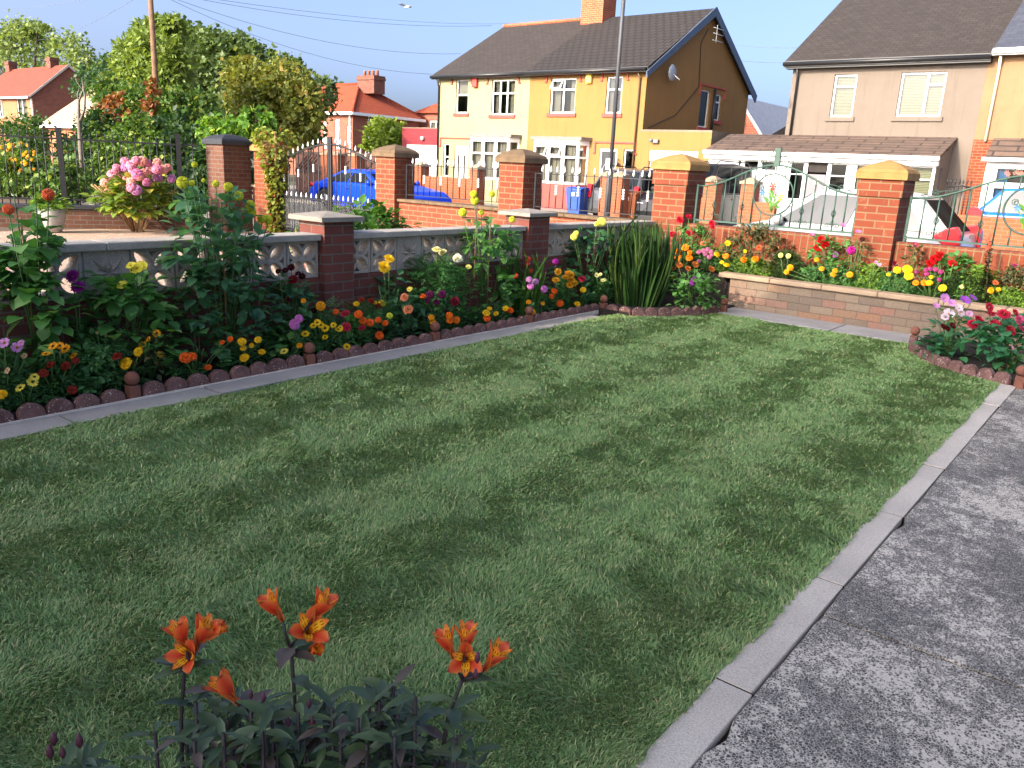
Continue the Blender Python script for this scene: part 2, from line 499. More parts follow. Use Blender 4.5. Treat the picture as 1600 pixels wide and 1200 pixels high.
arc_edging([(-4.80, 7.76), (-4.48, 7.79), (-4.28, 8.02), (-4.10, 8.30), (-4.02, 8.56), (-3.93, 8.85)], 'scalloped edging block curving in front of the gladiolus clump', 'edging blocks around the far left corner')
ball_post((-3.90, 8.93, 0), 'ball topped edging post against the foot of the stone wall beside the gladiolus corner', None)
arc_edging([(-1.78, 8.74), (-1.72, 8.44), (-1.54, 8.13), (-1.38, 7.93), (-1.15, 7.77), (-0.76, 7.62)], 'scalloped edging block curving around the red flowered right corner bed', 'edging blocks around the right corner bed')
ball_post((-1.79, 8.84, 0), 'ball topped edging post at the stone wall end of the right corner bed', None)
ball_post((-0.70, 7.62, 0), 'ball topped orange edging post at the paving end of the right corner bed', None)

mb = MB(); mb.box(-4.876, -4.858, -.9, 7.70, -.02, .024); struct('mortar_strip', mb, M('pale mortar strip', '#c9c0b2', .9, .2, 14, .4, 60))
# soil of the beds
sb = MB(); sb.prism([(-5.42, -1.1), (-4.93, -1.1), (-4.93, 7.72), (-4.5, 7.76), (-4.3, 8.0), (-4.12, 8.32), (-3.98, 8.8), (-3.96, 9.37), (-5.42, 9.37)], 'z', -0.029, 0.045)
sb.prism([(-1.75, 9.37), (-1.75, 8.75), (-1.70, 8.46), (-1.52, 8.16), (-1.36, 7.97), (-1.13, 7.81), (-0.74, 7.66), (-0.60, 7.66), (-0.60, 9.37)], 'z', -0.0285, 0.05)
soil = struct('bed_soil', sb, SOIL)
sb = MB(); sb.box(-4.98, 1.4, 9.50, 9.86, 0.0, 0.37)
struct('raised_bed_soil', sb, SOIL)

# ------------------------------------------------------------------ raised stone bed wall
t = NT('split stone walling'); uv = t.coord('UV')
b = t.n('TexBrick', offset=0.5, offset_frequency=2); t.put(b.inputs['Vector'], uv)
b.inputs['Color1'].default_value = (0, 0, 0, 1); b.inputs['Color2'].default_value = (1, 1, 1, 1); b.inputs['Mortar'].default_value = (0, 0, 0, 1)
b.inputs['Scale'].default_value = 1; b.inputs['Mortar Size'].default_value = 0.004; b.inputs['Mortar Smooth'].default_value = 0.3
b.inputs['Brick Width'].default_value = 0.262; b.inputs['Row Height'].default_value = 0.088
col = t.ramp(t.n('SeparateColor', i_Color=b.outputs['Color']).outputs[0], [(0.0, lin('#776859')), (0.3, lin('#8a7966')), (0.5, lin('#906c5c')), (0.68, lin('#7d7162')), (0.85, lin('#946c55')), (1.0, lin('#87745c'))])
ob = t.coord('Object')
col = t.mix(1.0, col, t.ramp(t.noise(ob, 40, 6, 0.7), [(0.3, 0.72), (0.7, 1.0)]), 'MULTIPLY')
col = t.mix(b.outputs['Fac'], col, lin('#62564b'))
t.put(t.b.inputs['Base Color'], col); t.b.inputs['Roughness'].default_value = 0.95
t.bump(t.math('ADD', t.math('MULTIPLY', t.math('SUBTRACT', 1.0, b.outputs['Fac']), 0.8), t.math('MULTIPLY', t.noise(ob, 30, 6, 0.7), 1.4)), 0.9, 0.012)
STONE = t.mat
COPING = M('sandstone coping', '#94806a', 0.9, 0.12, 5, 0.4, 80, fine=0.12)
rw = thing('raised_bed_wall', 'low raised bed wall of mixed buff and pink split stone with smooth coping', 'garden wall', (-2.0, 9.37, 0))
MB().box(-4.05, 1.4, 9.37, 9.49, -0.03, 0.365).build('stone_face', STONE, rw)
cp = MB(); xs = [-4.2, -3.55, -2.94, -2.33, -1.72, -1.1, -0.5, 0.1, 0.7, 1.4]
for a, bb in zip(xs, xs[1:]): cp.box(a, bb - 0.003, 9.335, 9.53, 0.367, 0.425 + rnd.uniform(-.003, .003))
cp.build('coping', COPING, rw, bevel=0.012)

# ------------------------------------------------------------------ left garden wall with screen blocks
WX = -5.40
SCR = M('grey screen block concrete', '#a39b90', 0.92, 0.16, 6, 0.5, 70, fine=0.25, stain='#bcb4a6', stain_at=0.74)
SLATE = M('grey concrete slab cap', '#8b857c', 0.9, 0.12, 6, 0.4, 90, fine=0.2)
def lens(a, b, bulge, n=6):
    a = Vector(a); b = Vector(b); d = b - a; nn = Vector((-d.y, d.x)) * bulge
    one = [a + d * (i / n) + nn * math.sin(math.pi * i / n) for i in range(n + 1)]
    two = [b - d * (i / n) - nn * math.sin(math.pi * i / n) for i in range(1, n)]
    return one + two
def screen_open():
    # frame + four curved petals (ribs), on a local (y,z) square 0..0.3, depth along x
    S = 0.302; mb = MB(); D0, D1 = -0.13, 0.0
    for (y0, y1, z0, z1) in ((0, S, 0, .022), (0, S, S - .022, S), (0, .022, .022, S - .022), (S - .022, S, .022, S - .022)):
        mb.box(D0, D1, y0, y1, z0, z1)
    c = Vector((S / 2, S / 2))
    for k in range(4):
        cor = Vector((S - .02 if k in (0, 1) else .02, S - .02 if k in (0, 3) else .02))
        for sgn in (1, -1):
            d = cor - c; nn = Vector((-d.y, d.x)).normalized() * sgn
            n = 7; inner = []; outer = []
            for i in range(n + 1):
                tt = i / n
                w = math.sin(math.pi * min(1, tt * 1.0)) * 0.040
                p = c + d * tt + nn * w
                inner.append(p); outer.append(p + nn * (0.020 + 0.012 * (1 - abs(2 * tt - 1))))
            poly = inner + outer[::-1]
            mb.prism([(p.x, p.y) for p in poly], 'x', D0 + .005, D1 - .004 - (0.001 if sgn > 0 else 0) - k * 0.0004)
    mb.lathe([(0.03, D0 + .01), (0.034, D1 - .006), (0.02, D1 - .001)], (0, c.x, c.y), 10, ax='x')
    return mb.mesh('screen_block', SCR)
def screen_star():
    S = 0.302; mb = MB(); mb.box(-0.13, -0.002, 0, S, 0, S)
    c = Vector((S / 2, S / 2))
    for k in range(8):
        a = math.pi * k / 4; L = (0.13 if k % 2 else 0.098)
        d = Vector((math.cos(a), math.sin(a))); n = Vector((-d.y, d.x))
        tip = c + d * L; w = c + d * L * .42
        p1 = w + n * .022; p2 = w - n * .022
        mb.add([(-.001, c.x, c.y), (0.0, p1.x, p1.y), (-.001, tip.x, tip.y), (.034, w.x, w.y)], [(0, 1, 3), (1, 2, 3)])
        mb.add([(-.001, c.x, c.y), (0.0, p2.x, p2.y), (-.001, tip.x, tip.y), (.034, w.x, w.y)], [(0, 3, 1), (1, 3, 2)])
    return mb.mesh('star_block', SCR, recalc=False)
so_me, ss_me = screen_open(), screen_star()
lw = thing('garden_wall', 'long low dark brick garden wall topped with grey pierced screen blocks and coping', 'garden wall', (WX, 4.3, 0))
o0 = ORG[lw.name]
MB().box(WX - .22, WX, -1.1, 9.78, -0.05, 0.585).build('brick_base', BED_BRICK, lw)
pillars = [(1.46, 1.16), (4.22, 4.53), (6.95, 7.32)]
def pillar(y0, y1):
    p = MB().box(WX - .27, WX + .055, y0, y1, -0.04, 1.045).build('pillar', BED_BRICK, lw)
    cm = MB(); cm.box(WX - .33, WX + .115, y0 - .07, y1 + .07, 1.046, 1.085)
    cm.frustum((WX - .33, WX + .115, y0 - .07, y1 + .07), 1.085, (WX - .13, WX - .08, (y0 + y1) / 2 - .02, (y0 + y1) / 2 + .02), 1.12)
    cm.build('cap', SLATE, p, bevel=0.004)
pillar(4.22, 4.53); pillar(6.95, 7.32)
solid = {-6, 2, 11, 14}
def place_block(y, star):
    o = link_mesh('screen_block', ss_me if star else so_me, lw)
    o.location = Vector((WX - .02, y, 0.588)) - o0
    o.modifiers.new('b', 'BEVEL').width = 0.003
k = 0
spans = [(-1.0, 4.21), (4.54, 6.94), (7.33, 9.74)]
for y in [4.22 - .314 * i for i in range(1, 17)]: place_block(y + .005, round((4.22 - y) / .314) in (6, 11))
for y in [4.54 + .312 * i for i in range(0, 8)]: place_block(y - 0.06, i == -1 or abs(y - 5.164) < .02)
for i in range(8): place_block(7.26 + .312 * i, i in (2, 5))
cm = MB()
for a, bb in spans:
    n = max(1, round((bb - a) / 0.9)); L = (bb - a) / n
    for i in range(n): cm.box(WX - .20, WX + .035, a + i * L + .001, a + (i + 1) * L - .003, 0.893, 0.945 + rnd.uniform(-.002, .002))
cm.build('coping', PALE_PILLAR, lw, bevel=0.008)
mj = MB()
for y in [4.22 - .314 * i for i in range(1, 17)]: mj.box(WX - .14, WX - .026, y - .006, y + .0045, .59, .892)
mj.build('mortar_joint', M('mortar', '#6d6a66', 0.95, 0.2, 10), lw)

# ------------------------------------------------------------------ street wall
WY = 9.80
YSAND = M('yellow sandstone cap', '#94713f', 0.9, 0.15, 8, 0.4, 80, fine=0.1)
BSAND = M('weathered brown cap', '#62503a', 0.9, 0.25, 8, 0.5, 80, fine=0.15, stain='#4f4131', stain_at=0.6)
def brick_pillar(name, label, x0, x1, capm, ztop=1.615, string=False, brick=None, y0=WY):
    y1 = y0 + (x1 - x0)
    r = thing(name, label, 'pillar', ((x0 + x1) / 2, (y0 + y1) / 2, 0), 'brick gate pillars along the street')
    mb = MB(); zb = ztop - .19 if string else ztop
    mb.box(x0, x1, y0, y1, -.05, zb)
    if string: mb.box(x0 - .022, x1 + .022, y0 - .022, y1 + .022, zb, ztop)
    mb.build('shaft', brick or STREET_BRICK, r, bevel=0.003)
    c = MB(); e = .055
    prof = [(e, 0), (e, .075), (e - .03, .115), (-.05, .155), (-.13, .19)]
    for (a, za), (bb, zb2) in zip(prof, prof[1:]):
        c.frustum((x0 - a, x1 + a, y0 - a, y1 + a), ztop + za + .0005, (x0 - bb, x1 + bb, y0 - bb, y1 + bb), ztop + zb2)
    xm, ym = (x0 + x1) / 2, (y0 + y1) / 2
    c.frustum((x0 + .13, x1 - .13, y0 + .13, y1 - .13), ztop + .1905, (xm - .01, xm + .01, ym - .01, ym + .01), ztop + .215)
    c.build('cap', capm, r, bevel=0.005)
    return r
brick_pillar('brick_pillar', 'brick gatepost with sandstone cap wrapped on one side by creeper', -14.62, -14.15, YSAND)
brick_pillar('brick_pillar', 'brick pillar with dark moulded cap between the double gate and the railings', -10.98, -10.50, BSAND)
brick_pillar('brick_pillar', 'brick pillar with brown cap rising behind the smaller grey capped wall pillar', -8.17, -7.69, BSAND)
brick_pillar('brick_pillar', 'big brick pillar with yellow cap behind the crimson dahlias', -5.465, -4.99, YSAND, string=True)
brick_pillar('brick_pillar', 'big brick pillar with yellow cap in front of the white hatchback', -2.825, -2.38, YSAND, string=True)

sw = thing('street_wall', 'low red brick street wall with weathered flat coping below black railings', 'garden wall', (-8, 9.95, 0))
for a, bb in ((-10.49, -8.18), (-7.68, -5.475)):
    MB().box(a, bb, 9.90, 10.14, -.05, .875).build('brick_face', STREET_BRICK, sw)
    c = MB(); n = 3; L = (bb - a) / n
    for i in range(n): c.box(a + i * L, a + (i + 1) * L - .003, 9.845, 10.19, .877, .925)
    c.build('coping', BSAND, sw, bevel=0.008)
SOLD = brickmat('soldier course brick', '#77351c', '#824026', '#80664a', bw=0.085, rh=0.23, ms=0.008, offset=0.0)
sw2 = thing('street_wall', 'low brick street wall with soldier course behind the raised flower bed', 'garden wall', (-2, 9.95, 0))
for a, bb in ((-4.98, -2.835), (-2.37, 0.05)):
    MB().box(a, bb, 9.90, 10.13, 0.0, .715).build('brick_face', STREET_BRICK, sw2)
    MB().box(a, bb, 9.90, 10.13, .716, .945).build('soldier_course', SOLD, sw2)
brick_pillar('brick_pillar', 'brick pillar beyond the right end of the raised bed', 0.08, 0.53, YSAND, string=True)

def spear_bar(z0, z1, collar=None, r=.008):
    mb = MB(); mb.tube([(0, 0, z0), (0, 0, z1 - .10)], r, 6)
    mb.lathe([(.004, z1 - .10), (.02, z1 - .075), (.013, z1 - .04), (.0015, z1)], n=8, m=1)
    if collar:
        for i in range(4): mb.ball((0, 0, collar - .055 + .037 * i), .021, 8, m=1)
    return mb
def railing(name, label, x0, x1, y, z0, z1, zr, step=.13, start=None, tipm=SILVER):
    r = thing(name, label, 'railing', ((x0 + x1) / 2, y, z0), 'black spear railings on the street wall')
    o = ORG[r.name]
    for zz in (z0, zr): MB().box(x0, x1, y - .014, y + .014, zz - .006, zz + .006).build('rail', BLACKM, r)
    for xx in (x0, x1): MB().box(xx - .012, xx + .012, y - .018, y + .018, z0 - .06, zr + .012).build('end_bar', BLACKM, r)
    pl = spear_bar(z0 + .006, z1).mesh('bar', [BLACKM, tipm]); dec = spear_bar(z0 + .006, z1, (z0 + zr) / 2 + .02).mesh('bar', [BLACKM, tipm])
    n = int((x1 - x0) / step); L = (x1 - x0) / n
    for i in range(1, n):
        b_ = link_mesh('bar', dec if i % 3 == 0 else pl, r); b_.location = Vector((x0 + i * L, y, 0)) - Vector((o.x, o.y, o.z))
        b_.rotation_euler = (rnd.uniform(-.01, .01), rnd.uniform(-.01, .01), 0)
railing('iron_railing', 'black spear topped railing between the two dark capped pillars', -10.42, -8.23, 10.02, 1.0, 1.62, 1.5)
railing('iron_railing', 'black spear topped railing in front of the lamp post and bins', -7.62, -5.53, 10.02, .985, 1.60, 1.475)

# double gate
def gate_leaf(label, xa, xb):          # xa hinge side, xb meeting side
    r = thing('iron_gate', label, 'gate', ((xa + xb) / 2, 10.0, 0), 'leaves of the double driveway gate')
    o = ORG[r.name]; s = 1 if xb > xa else -1; W = abs(xb - xa); y = 10.0
    def top(u): return 1.49 + .30 * math.sin(max(0, min(1, (u - .12) / .88)) * math.pi / 2) ** 1.2
    MB().tube([(xa + s * W * i / 14, y, top(i / 14)) for i in range(15)], .018, 6).build('curved_rail', BLACKM, r)
    for zz in (.12, .76): MB().box(min(xa, xb), max(xa, xb), y - .012, y + .012, zz - .012, zz + .012).build('rail', BLACKM, r)
    MB().box(xa - .022, xa + .022, y - .02, y + .02, .05, 1.50).build('hinge_post', BLACKM, r)
    MB().box(xb - .022, xb + .022, y - .02, y + .02, .05, 1.93).build('meeting_post', BLACKM, r)
    n = 10
    for i in range(1, n):
        u = i / n; x = xa + s * W * u
        link_mesh('bar', spear_bar(.13, top(u) + .13, (top(u) - .36 - .05 * u) if i % 3 == 1 else None, .011).mesh('bar', [BLACKM, SILVER]), r).location = (x - o.x, 0, -o.z)
    for i in range(n):
        u = (i + .5) / n; x = xa + s * W * u
        link_mesh('short_bar', spear_bar(.13, .88, None, .009).mesh('short_bar', [BLACKM, SILVER]), r).location = (x - o.x, 0, -o.z)
    lat = MB()
    for k in range(36):
        t0 = -0.6 + k * .055
        for sg in (1, -1):
            pts = []
            for q in range(2):
                z = .15 + q * .58; xx = t0 + (q * .58 if sg > 0 else .58 - q * .58)
                pts.append((xx, z))
            (x0, z0), (x1, z1) = pts
            if x0 > x1: (x0, z0), (x1, z1) = (x1, z1), (x0, z0)
            if x1 < 0.03 or x0 > W - .03: continue
            if x0 < .03: z0 += (z1 - z0) * (.03 - x0) / (x1 - x0); x0 = .03
            if x1 > W - .03: z1 -= (z1 - z0) * (x1 - W + .03) / (x1 - x0); x1 = W - .03
            lat.tube([(min(xa, xb) + x0, y + .02 * sg * .3, z0), (min(xa, xb) + x1, y + .02 * sg * .3, z1)], .004, 4, caps=False)
    lat.build('lattice', M('grey wire lattice', '#5d5f60', 0.5, 0.1), r)
gate_leaf('black arched gate leaf beside the creeper covered pillar', -14.06, -12.50)
gate_leaf('black arched gate leaf nearer the dark capped pillar, blue car behind it', -11.05, -12.44)

# ornate green panels
def spiral(c, r0, turns, a0, sgn, n=22):
    return [(c[0] + r0 * (1 - i / n * .85) * math.cos(a0 + sgn * turns * 2 * math.pi * i / n), c[1], c[2] + r0 * (1 - i / n * .85) * math.sin(a0 + sgn * turns * 2 * math.pi * i / n)) for i in range(n + 1)]
def petal_bloom(mb, c, r, m, n=6):
    for k in range(n):
        a = 2 * math.pi * k / n
        d = Vector((math.cos(a), -.25, math.sin(a))); e = Vector((-math.sin(a), 0, math.cos(a)))
        c_ = Vector(c)
        mb.add([c_, c_ + d * r * .6 + e * r * .28, c_ + d * r, c_ + d * r * .6 - e * r * .28], [(0, 1, 2, 3)], m)
def green_panel(label, x0, x1, y=10.0):
    r = thing('ornate_railing', label, 'railing', ((x0 + x1) / 2, y, .95), 'green scrollwork railings'); W = x1 - x0; xm = (x0 + x1) / 2
    def top(u): return 1.43 + .30 * (0.5 - .5 * math.cos(2 * math.pi * u)) ** 1.1
    MB().tube([(x0 + W * i / 28, y, top(i / 28)) for i in range(29)], .012, 6).build('curved_rail', GREENM, r)
    MB().box(x0, x1, y - .012, y + .012, .984, 1.004).build('bottom_rail', GREENM, r)
    for xx in (x0, x1): MB().box(xx - .012, xx + .012, y - .014, y + .014, .94, 1.45).build('end_bar', GREENM, r)
    cz, cr = 1.375, .25
    MB().tube([(xm + cr * math.cos(2 * math.pi * i / 36), y, cz + cr * math.sin(2 * math.pi * i / 36)) for i in range(36)], .010, 6, closed=True).build('ring', GREENM, r)
    n = 16
    for i in range(1, n):
        x = x0 + W * i / n; u = i / n; t_ = top(u)
        b_ = MB(); dx = abs(x - xm)
        if dx < cr - .01:
            h = math.sqrt(cr * cr - dx * dx)
            b_.tube([(x, y, 1.0), (x, y, cz - h)], .008, 6); MB().tube([(x, y, cz + h), (x, y, t_)], .008, 6).build('bar', GREENM, r)
        else: b_.tube([(x, y, 1.0), (x, y, t_)], .009, 6)
        b_.build('bar', GREENM, r)
        if i in (2, 5, 11, 14):
            k = MB(); zc = 1.20
            for q in range(5):
                a0 = 2 * math.pi * q / 5
                k.tube([(x + .026 * math.sin(math.pi * j / 6) * math.cos(a0 + j * .5), y + .026 * math.sin(math.pi * j / 6) * math.sin(a0 + j * .5), zc - .05 + .1 * j / 6) for j in range(7)], .004, 5)
            for sg in (1, -1):
                k.tube(spiral((x + sg * .055, y, 1.055), .035, 1.2, math.pi if sg > 0 else 0, -sg), .0045, 5)
                k.tube([(x, y, 1.13), (x + sg * .02, y, 1.09), (x + sg * .02, y, 1.055)], .0045, 5)
            k.build('basket_scroll', GREENM, r)
    for sg in (1, -1):
        for (u, zz, rr) in ((.10, .05, .04), (.42, .06, .045), (.46, .15, .035)):
            x = xm + sg * (u - .5) * W if u < .4 else xm + sg * (.5 - u) * W
            MB().tube(spiral((x, y, top(.5 + (x - xm) / W) + zz), rr, 1.3, -math.pi / 2, sg), .005, 5).build('scroll', GREENM, r)
        MB().tube([(xm + sg * .46 * W, y, top(.96) + .03), (xm + sg * .36 * W, y, top(.86) + .05), (xm + sg * .3 * W, y, top(.8) + .01)], .005, 5).build('scroll', GREENM, r)
        for ang in (.4, 1.9, 2.7): MB().tube(spiral((xm + .17 * math.cos(ang), y, cz + .17 * math.sin(ang)), .035, 1.3, ang, sg), .004, 5).build('scroll', GREENM, r)
    MB().box(xm - .035, xm + .035, y - .02, y + .02, top(.5) - .02, top(.5) + .20).build('centre_finial', GREENM, r)
    fl = MB(); ms = [petalmat('#d8432f'), petalmat('#e08aa8'), petalmat('#e8b52c'), petalmat('#4f86c2'), leafmat('ornament leaf', '#5f9347')]
    st = [((.0, .10), 0, .055), ((.055, .05), 1, .05), ((.12, -.03), 2, .05), ((-.12, .02), 3, .04)]
    for (dx, dz), mi, rr in st:
        fl.tube([(xm + .01, y - .01, cz - .22), (xm + dx * .4, y - .02, cz - .1), (xm + dx, y - .03, cz + dz - .02)], .005, 5, m=4)
        petal_bloom(fl, (xm + dx, y - .035, cz + dz), rr, mi)
    for k in range(26):
        a = rnd.uniform(-1, 1) * 1.3 + math.pi / 2; c0 = Vector((xm + rnd.uniform(-.05, .06), y - .02, cz - .2 + rnd.uniform(0, .22)))
        d = Vector((math.cos(a), rnd.uniform(-.4, .1), math.sin(a))) * rnd.uniform(.06, .12); e = Vector((-d.z, 0, d.x)) * .18
        fl.add([c0, c0 + d * .5 + e, c0 + d, c0 + d * .5 - e], [(0, 1, 2, 3)], 4)
    fl.build('flower_ornament', ms, r, recalc=False)
green_panel('ornate green railing with a ring and painted flowers between the two yellow capped pillars', -4.92, -2.88)
green_panel('ornate green railing in front of the bright blue car, right of the white hatchback', -2.31, 0.02)

# neighbour's black railing on brick plinth
def nb(p, q, t_): return Vector((p[0] + (q[0] - p[0]) * t_, p[1] + (q[1] - p[1]) * t_, 0))
NB = brickmat('plinth brick', '#6b4431', '#5c3829', '#6e6459', var=0.35)
NA, NBp = (-18.6, 3.3), (-15.35, 9.05)
dv = Vector((NBp[0] - NA[0], NBp[1] - NA[1], 0)); LN = dv.length; ang = math.atan2(dv.y, dv.x)
nw = thing('plinth_wall', 'low neighbouring brick wall with black coping under tall black railings', 'garden wall', (NA[0], NA[1], 0), rz=ang, local=True)
MB().box(0, LN, -.11, .11, -.05, .36).build('brick_face', NB, nw)
MB().box(0, LN, -.15, .15, .362, .44).build('coping', M('black painted coping', '#25272c', 0.6, 0.2, 8, 0.3), nw, bevel=.01)
nr = thing('iron_railing', 'tall plain black railings standing on the neighbouring brick plinth', 'railing', (NA[0], NA[1], .44), rz=ang, local=True)
nr['group'] = 'railings'
for zz in (.08, 1.20): MB().box(0, LN, -.012, .012, zz, zz + .03).build('rail', BLACKM, nr)
pb = MB(); pb.tube([(0, 0, .0), (0, 0, 1.27)], .009, 6); pb.lathe([(.009, 1.27), (.014, 1.30), (.002, 1.36)], n=6)
bme = pb.mesh('bar', BLACKM)
nbars = int(LN / .128)
for i in range(1, nbars):
    if i % 16 == 0:
        MB().box(-.045, .045, -.045, .045, 0, 1.42).build('post', BLACKM, nr).location = (i * LN / nbars, 0, 0)
    else:
        o = link_mesh('bar', bme, nr); o.location = (i * LN / nbars, 0, 0)
brick_pillar('brick_pillar', 'dark brick corner pillar with black cap where the tall railings end', -15.45, -14.83, M('black painted coping', '#25272c'), ztop=1.70, y0=9.25, brick=NB)
MB_ = MB().box(-14.82, -14.63, 9.88, 10.08, -.05, .90); lk = thing('linking_wall', 'short low brick wall between the corner pillar and the creeper gatepost', 'garden wall', (-14.7, 9.9, 0))
MB_.build('brick_face', STREET_BRICK, lk); MB().box(-14.82, -14.63, 9.84, 10.12, .901, .95).build('coping', COPING, lk)
# ------------------------------------------------------------------ houses
def fr(O, face):
    """local (u, inward, z) frame of a facade; face is the way it looks."""
    u, d = {'-y': ((1, 0, 0), (0, 1, 0)), '+x': ((0, 1, 0), (-1, 0, 0)), '-x': ((0, -1, 0), (1, 0, 0)), '+y': ((-1, 0, 0), (0, -1, 0))}[face]
    return Matrix(((u[0], d[0], 0, O[0]), (u[1], d[1], 0, O[1]), (0, 0, 1, O[2]), (0, 0, 0, 1)))
def facade(mb, xf, u0, u1, z0, z1, holes=(), dep=.10, m=0):
    old = mb.xf; mb.xf = xf
    us = sorted({u0, u1} | {h[0] for h in holes} | {h[1] for h in holes}); zs = sorted({z0, z1} | {h[2] for h in holes} | {h[3] for h in holes})
    for a, b in zip(us, us[1:]):
        for c, d in zip(zs, zs[1:]):
            if any(h[0] <= a and b <= h[1] and h[2] <= c and d <= h[3] for h in holes): continue
            mb.quad((a, 0, c), (b, 0, c), (b, 0, d), (a, 0, d), m)
    for (a, b, c, d) in holes:
        mb.quad((a, 0, c), (a, dep, c), (a, dep, d), (a, 0, d), m); mb.quad((b, 0, c), (b, 0, d), (b, dep, d), (b, dep, c), m)
        mb.quad((a, 0, d), (a, dep, d), (b, dep, d), (b, 0, d), m); mb.quad((a, 0, c), (b, 0, c), (b, dep, c), (a, dep, c), m)
    mb.xf = old
CURT = M('pale curtain', '#a39c8c', 0.9, 0.08)
BLIND = M('cream blind', '#a3a07c', 0.8, 0.05)
BLUEC = M('blue curtain', '#2f7fb8', 0.9, 0.1)
def window(par, xf, h, mull=(), tr=None, curt='drape', dep=.07, fw=.055, trset=None, opened=None, cm=None):
    u0, u1, z0, z1 = h; W = u1 - u0; H = z1 - z0
    mb = MB(); mb.xf = xf; d0, d1 = dep, dep + .05
    mb.box(u0, u0 + fw, d0, d1, z0, z1); mb.box(u1 - fw, u1, d0, d1, z0, z1)
    mb.box(u0 + fw, u1 - fw, d0, d1, z0, z0 + fw); mb.box(u0 + fw, u1 - fw, d0, d1, z1 - fw, z1)
    cuts = [u0 + fw / 2] + [u0 + W * q for q in mull] + [u1 - fw / 2]
    for q in cuts[1:-1]: mb.box(q - fw * .6, q + fw * .6, d0 - .001, d1, z0 + fw, z1 - fw)
    if tr:
        for i in range(len(cuts) - 1):
            if trset is None or i in trset:
                zc = z0 + H * tr; mb.box(cuts[i] + fw * .5, cuts[i + 1] - fw * .5, d0 - .002, d1, zc - fw * .55, zc + fw * .55)
                if opened is not None and i in opened:
                    a, b = cuts[i] + .03, cuts[i + 1] - .03; zt = z1 - fw; zb = zc + .02; out = -.22
                    for (p, q) in (((a, zb), (b, zb + .05)), ((a, zt - .05), (b, zt)), ((a, zb), (a + .05, zt)), ((b - .05, zb), (b, zt))):
                        def D(z): return d0 + out * (zt - z) / (zt - zb)
                        mb.add([(p[0], D(p[1]), p[1]), (q[0], D(p[1]), p[1]), (q[0], D(q[1]), q[1]), (p[0], D(q[1]), q[1]),
                                (p[0], D(p[1]) - .03, p[1]), (q[0], D(p[1]) - .03, p[1]), (q[0], D(q[1]) - .03, q[1]), (p[0], D(q[1]) - .03, q[1])],
                               [(0, 3, 2, 1), (4, 5, 6, 7), (0, 1, 5, 4), (1, 2, 6, 5), (2, 3, 7, 6), (3, 0, 4, 7)])
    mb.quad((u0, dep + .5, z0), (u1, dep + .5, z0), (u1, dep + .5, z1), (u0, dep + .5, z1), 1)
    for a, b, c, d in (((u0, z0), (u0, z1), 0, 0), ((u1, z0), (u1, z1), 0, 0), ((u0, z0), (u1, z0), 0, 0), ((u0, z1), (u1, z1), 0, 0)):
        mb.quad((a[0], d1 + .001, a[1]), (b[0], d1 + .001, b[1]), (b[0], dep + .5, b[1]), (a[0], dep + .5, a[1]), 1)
    if curt == 'drape':
        for (a, b) in ((u0 + .04, u0 + W * .30), (u1 - W * .30, u1 - .04)):
            n = 12
            for i in range(n):
                p = a + (b - a) * i / n; q = a + (b - a) * (i + 1) / n
                mb.quad((p, dep + .16 + .02 * (i % 2), z0 + .03), (q, dep + .16 + .02 * ((i + 1) % 2), z0 + .03), (q, dep + .16 + .02 * ((i + 1) % 2), z1 - .03), (p, dep + .16 + .02 * (i % 2), z1 - .03), 2)
    elif curt == 'full':
        n = max(8, int(W / .06))
        for i in range(n):
            p = u0 + .03 + (W - .06) * i / n; q = u0 + .03 + (W - .06) * (i + 1) / n
            mb.quad((p, dep + .13 + .02 * (i % 2), z0 + .03), (q, dep + .13 + .02 * ((i + 1) % 2), z0 + .03), (q, dep + .13 + .02 * ((i + 1) % 2), z1 - .03), (p, dep + .13 + .02 * (i % 2), z1 - .03), 2)
    elif curt == 'blind':
        n = int(H / .045)
        for i in range(n):
            z = z0 + .03 + (H - .06) * i / n
            mb.quad((u0 + .04, dep + .09, z), (u1 - .04, dep + .09, z), (u1 - .04, dep + .115, z + .036), (u0 + .04, dep + .115, z + .036), 2)
    elif curt == 'half':
        mb.quad((u0 + .04, dep + .1, z0 + H * .5), (u1 - .04, dep + .1, z0 + H * .5), (u1 - .04, dep + .1, z1 - .03), (u0 + .04, dep + .1, z1 - .03), 2)
    w = mb.build('window', [WHITE, DARKIN, cm or (BLIND if curt == 'blind' else CURT)], par)
    g = MB(); g.xf = xf; g.quad((u0 + .02, d0 + .022, z0 + .02), (u1 - .02, d0 + .022, z0 + .02), (u1 - .02, d0 + .022, z1 - .02), (u0 + .02, d0 + .022, z1 - .02))
    g.build('pane', GLASS, w)
    return w
def render_mat(name, col, stain, var=.08):
    if name in MATS: return MATS[name]
    t = NT(name); v = t.coord(); c = lin(col)
    base = t.mix(t.ramp(t.noise(v, .9, 6, .65), [(.3, 0.0), (.7, 1.0)]), sc_(c, 1 - var), sc_(c, 1 + var))
    st = t.noise(t.coord('Object', (7, 7, .55)), 1.0, 5, .6); base = t.mix(t.ramp(st, [(.55, 0.0), (.75, .5)]), base, sc_(lin(stain), .72))
    base = t.mix(t.ramp(t.noise(v, 2.6, 7, .7), [(.62, 0.0), (.70, .35)]), base, sc_(c, 1.18))
    base = t.mix(1.0, base, t.ramp(t.noise(v, 60, 3), [(.3, .90), (.7, 1.0)]), 'MULTIPLY')
    t.put(t.b.inputs['Base Color'], base); t.b.inputs['Roughness'].default_value = .95; t.bump(t.noise(v, 110, 5), .4); MATS[name] = t.mat; return t.mat
CREAM = render_mat('cream render', '#9b936c', '#928a64'); OCHRE = render_mat('ochre render', '#8e6a3b', '#866336'); PINKR = render_mat('pinkish render', '#6e645a', '#685e55')
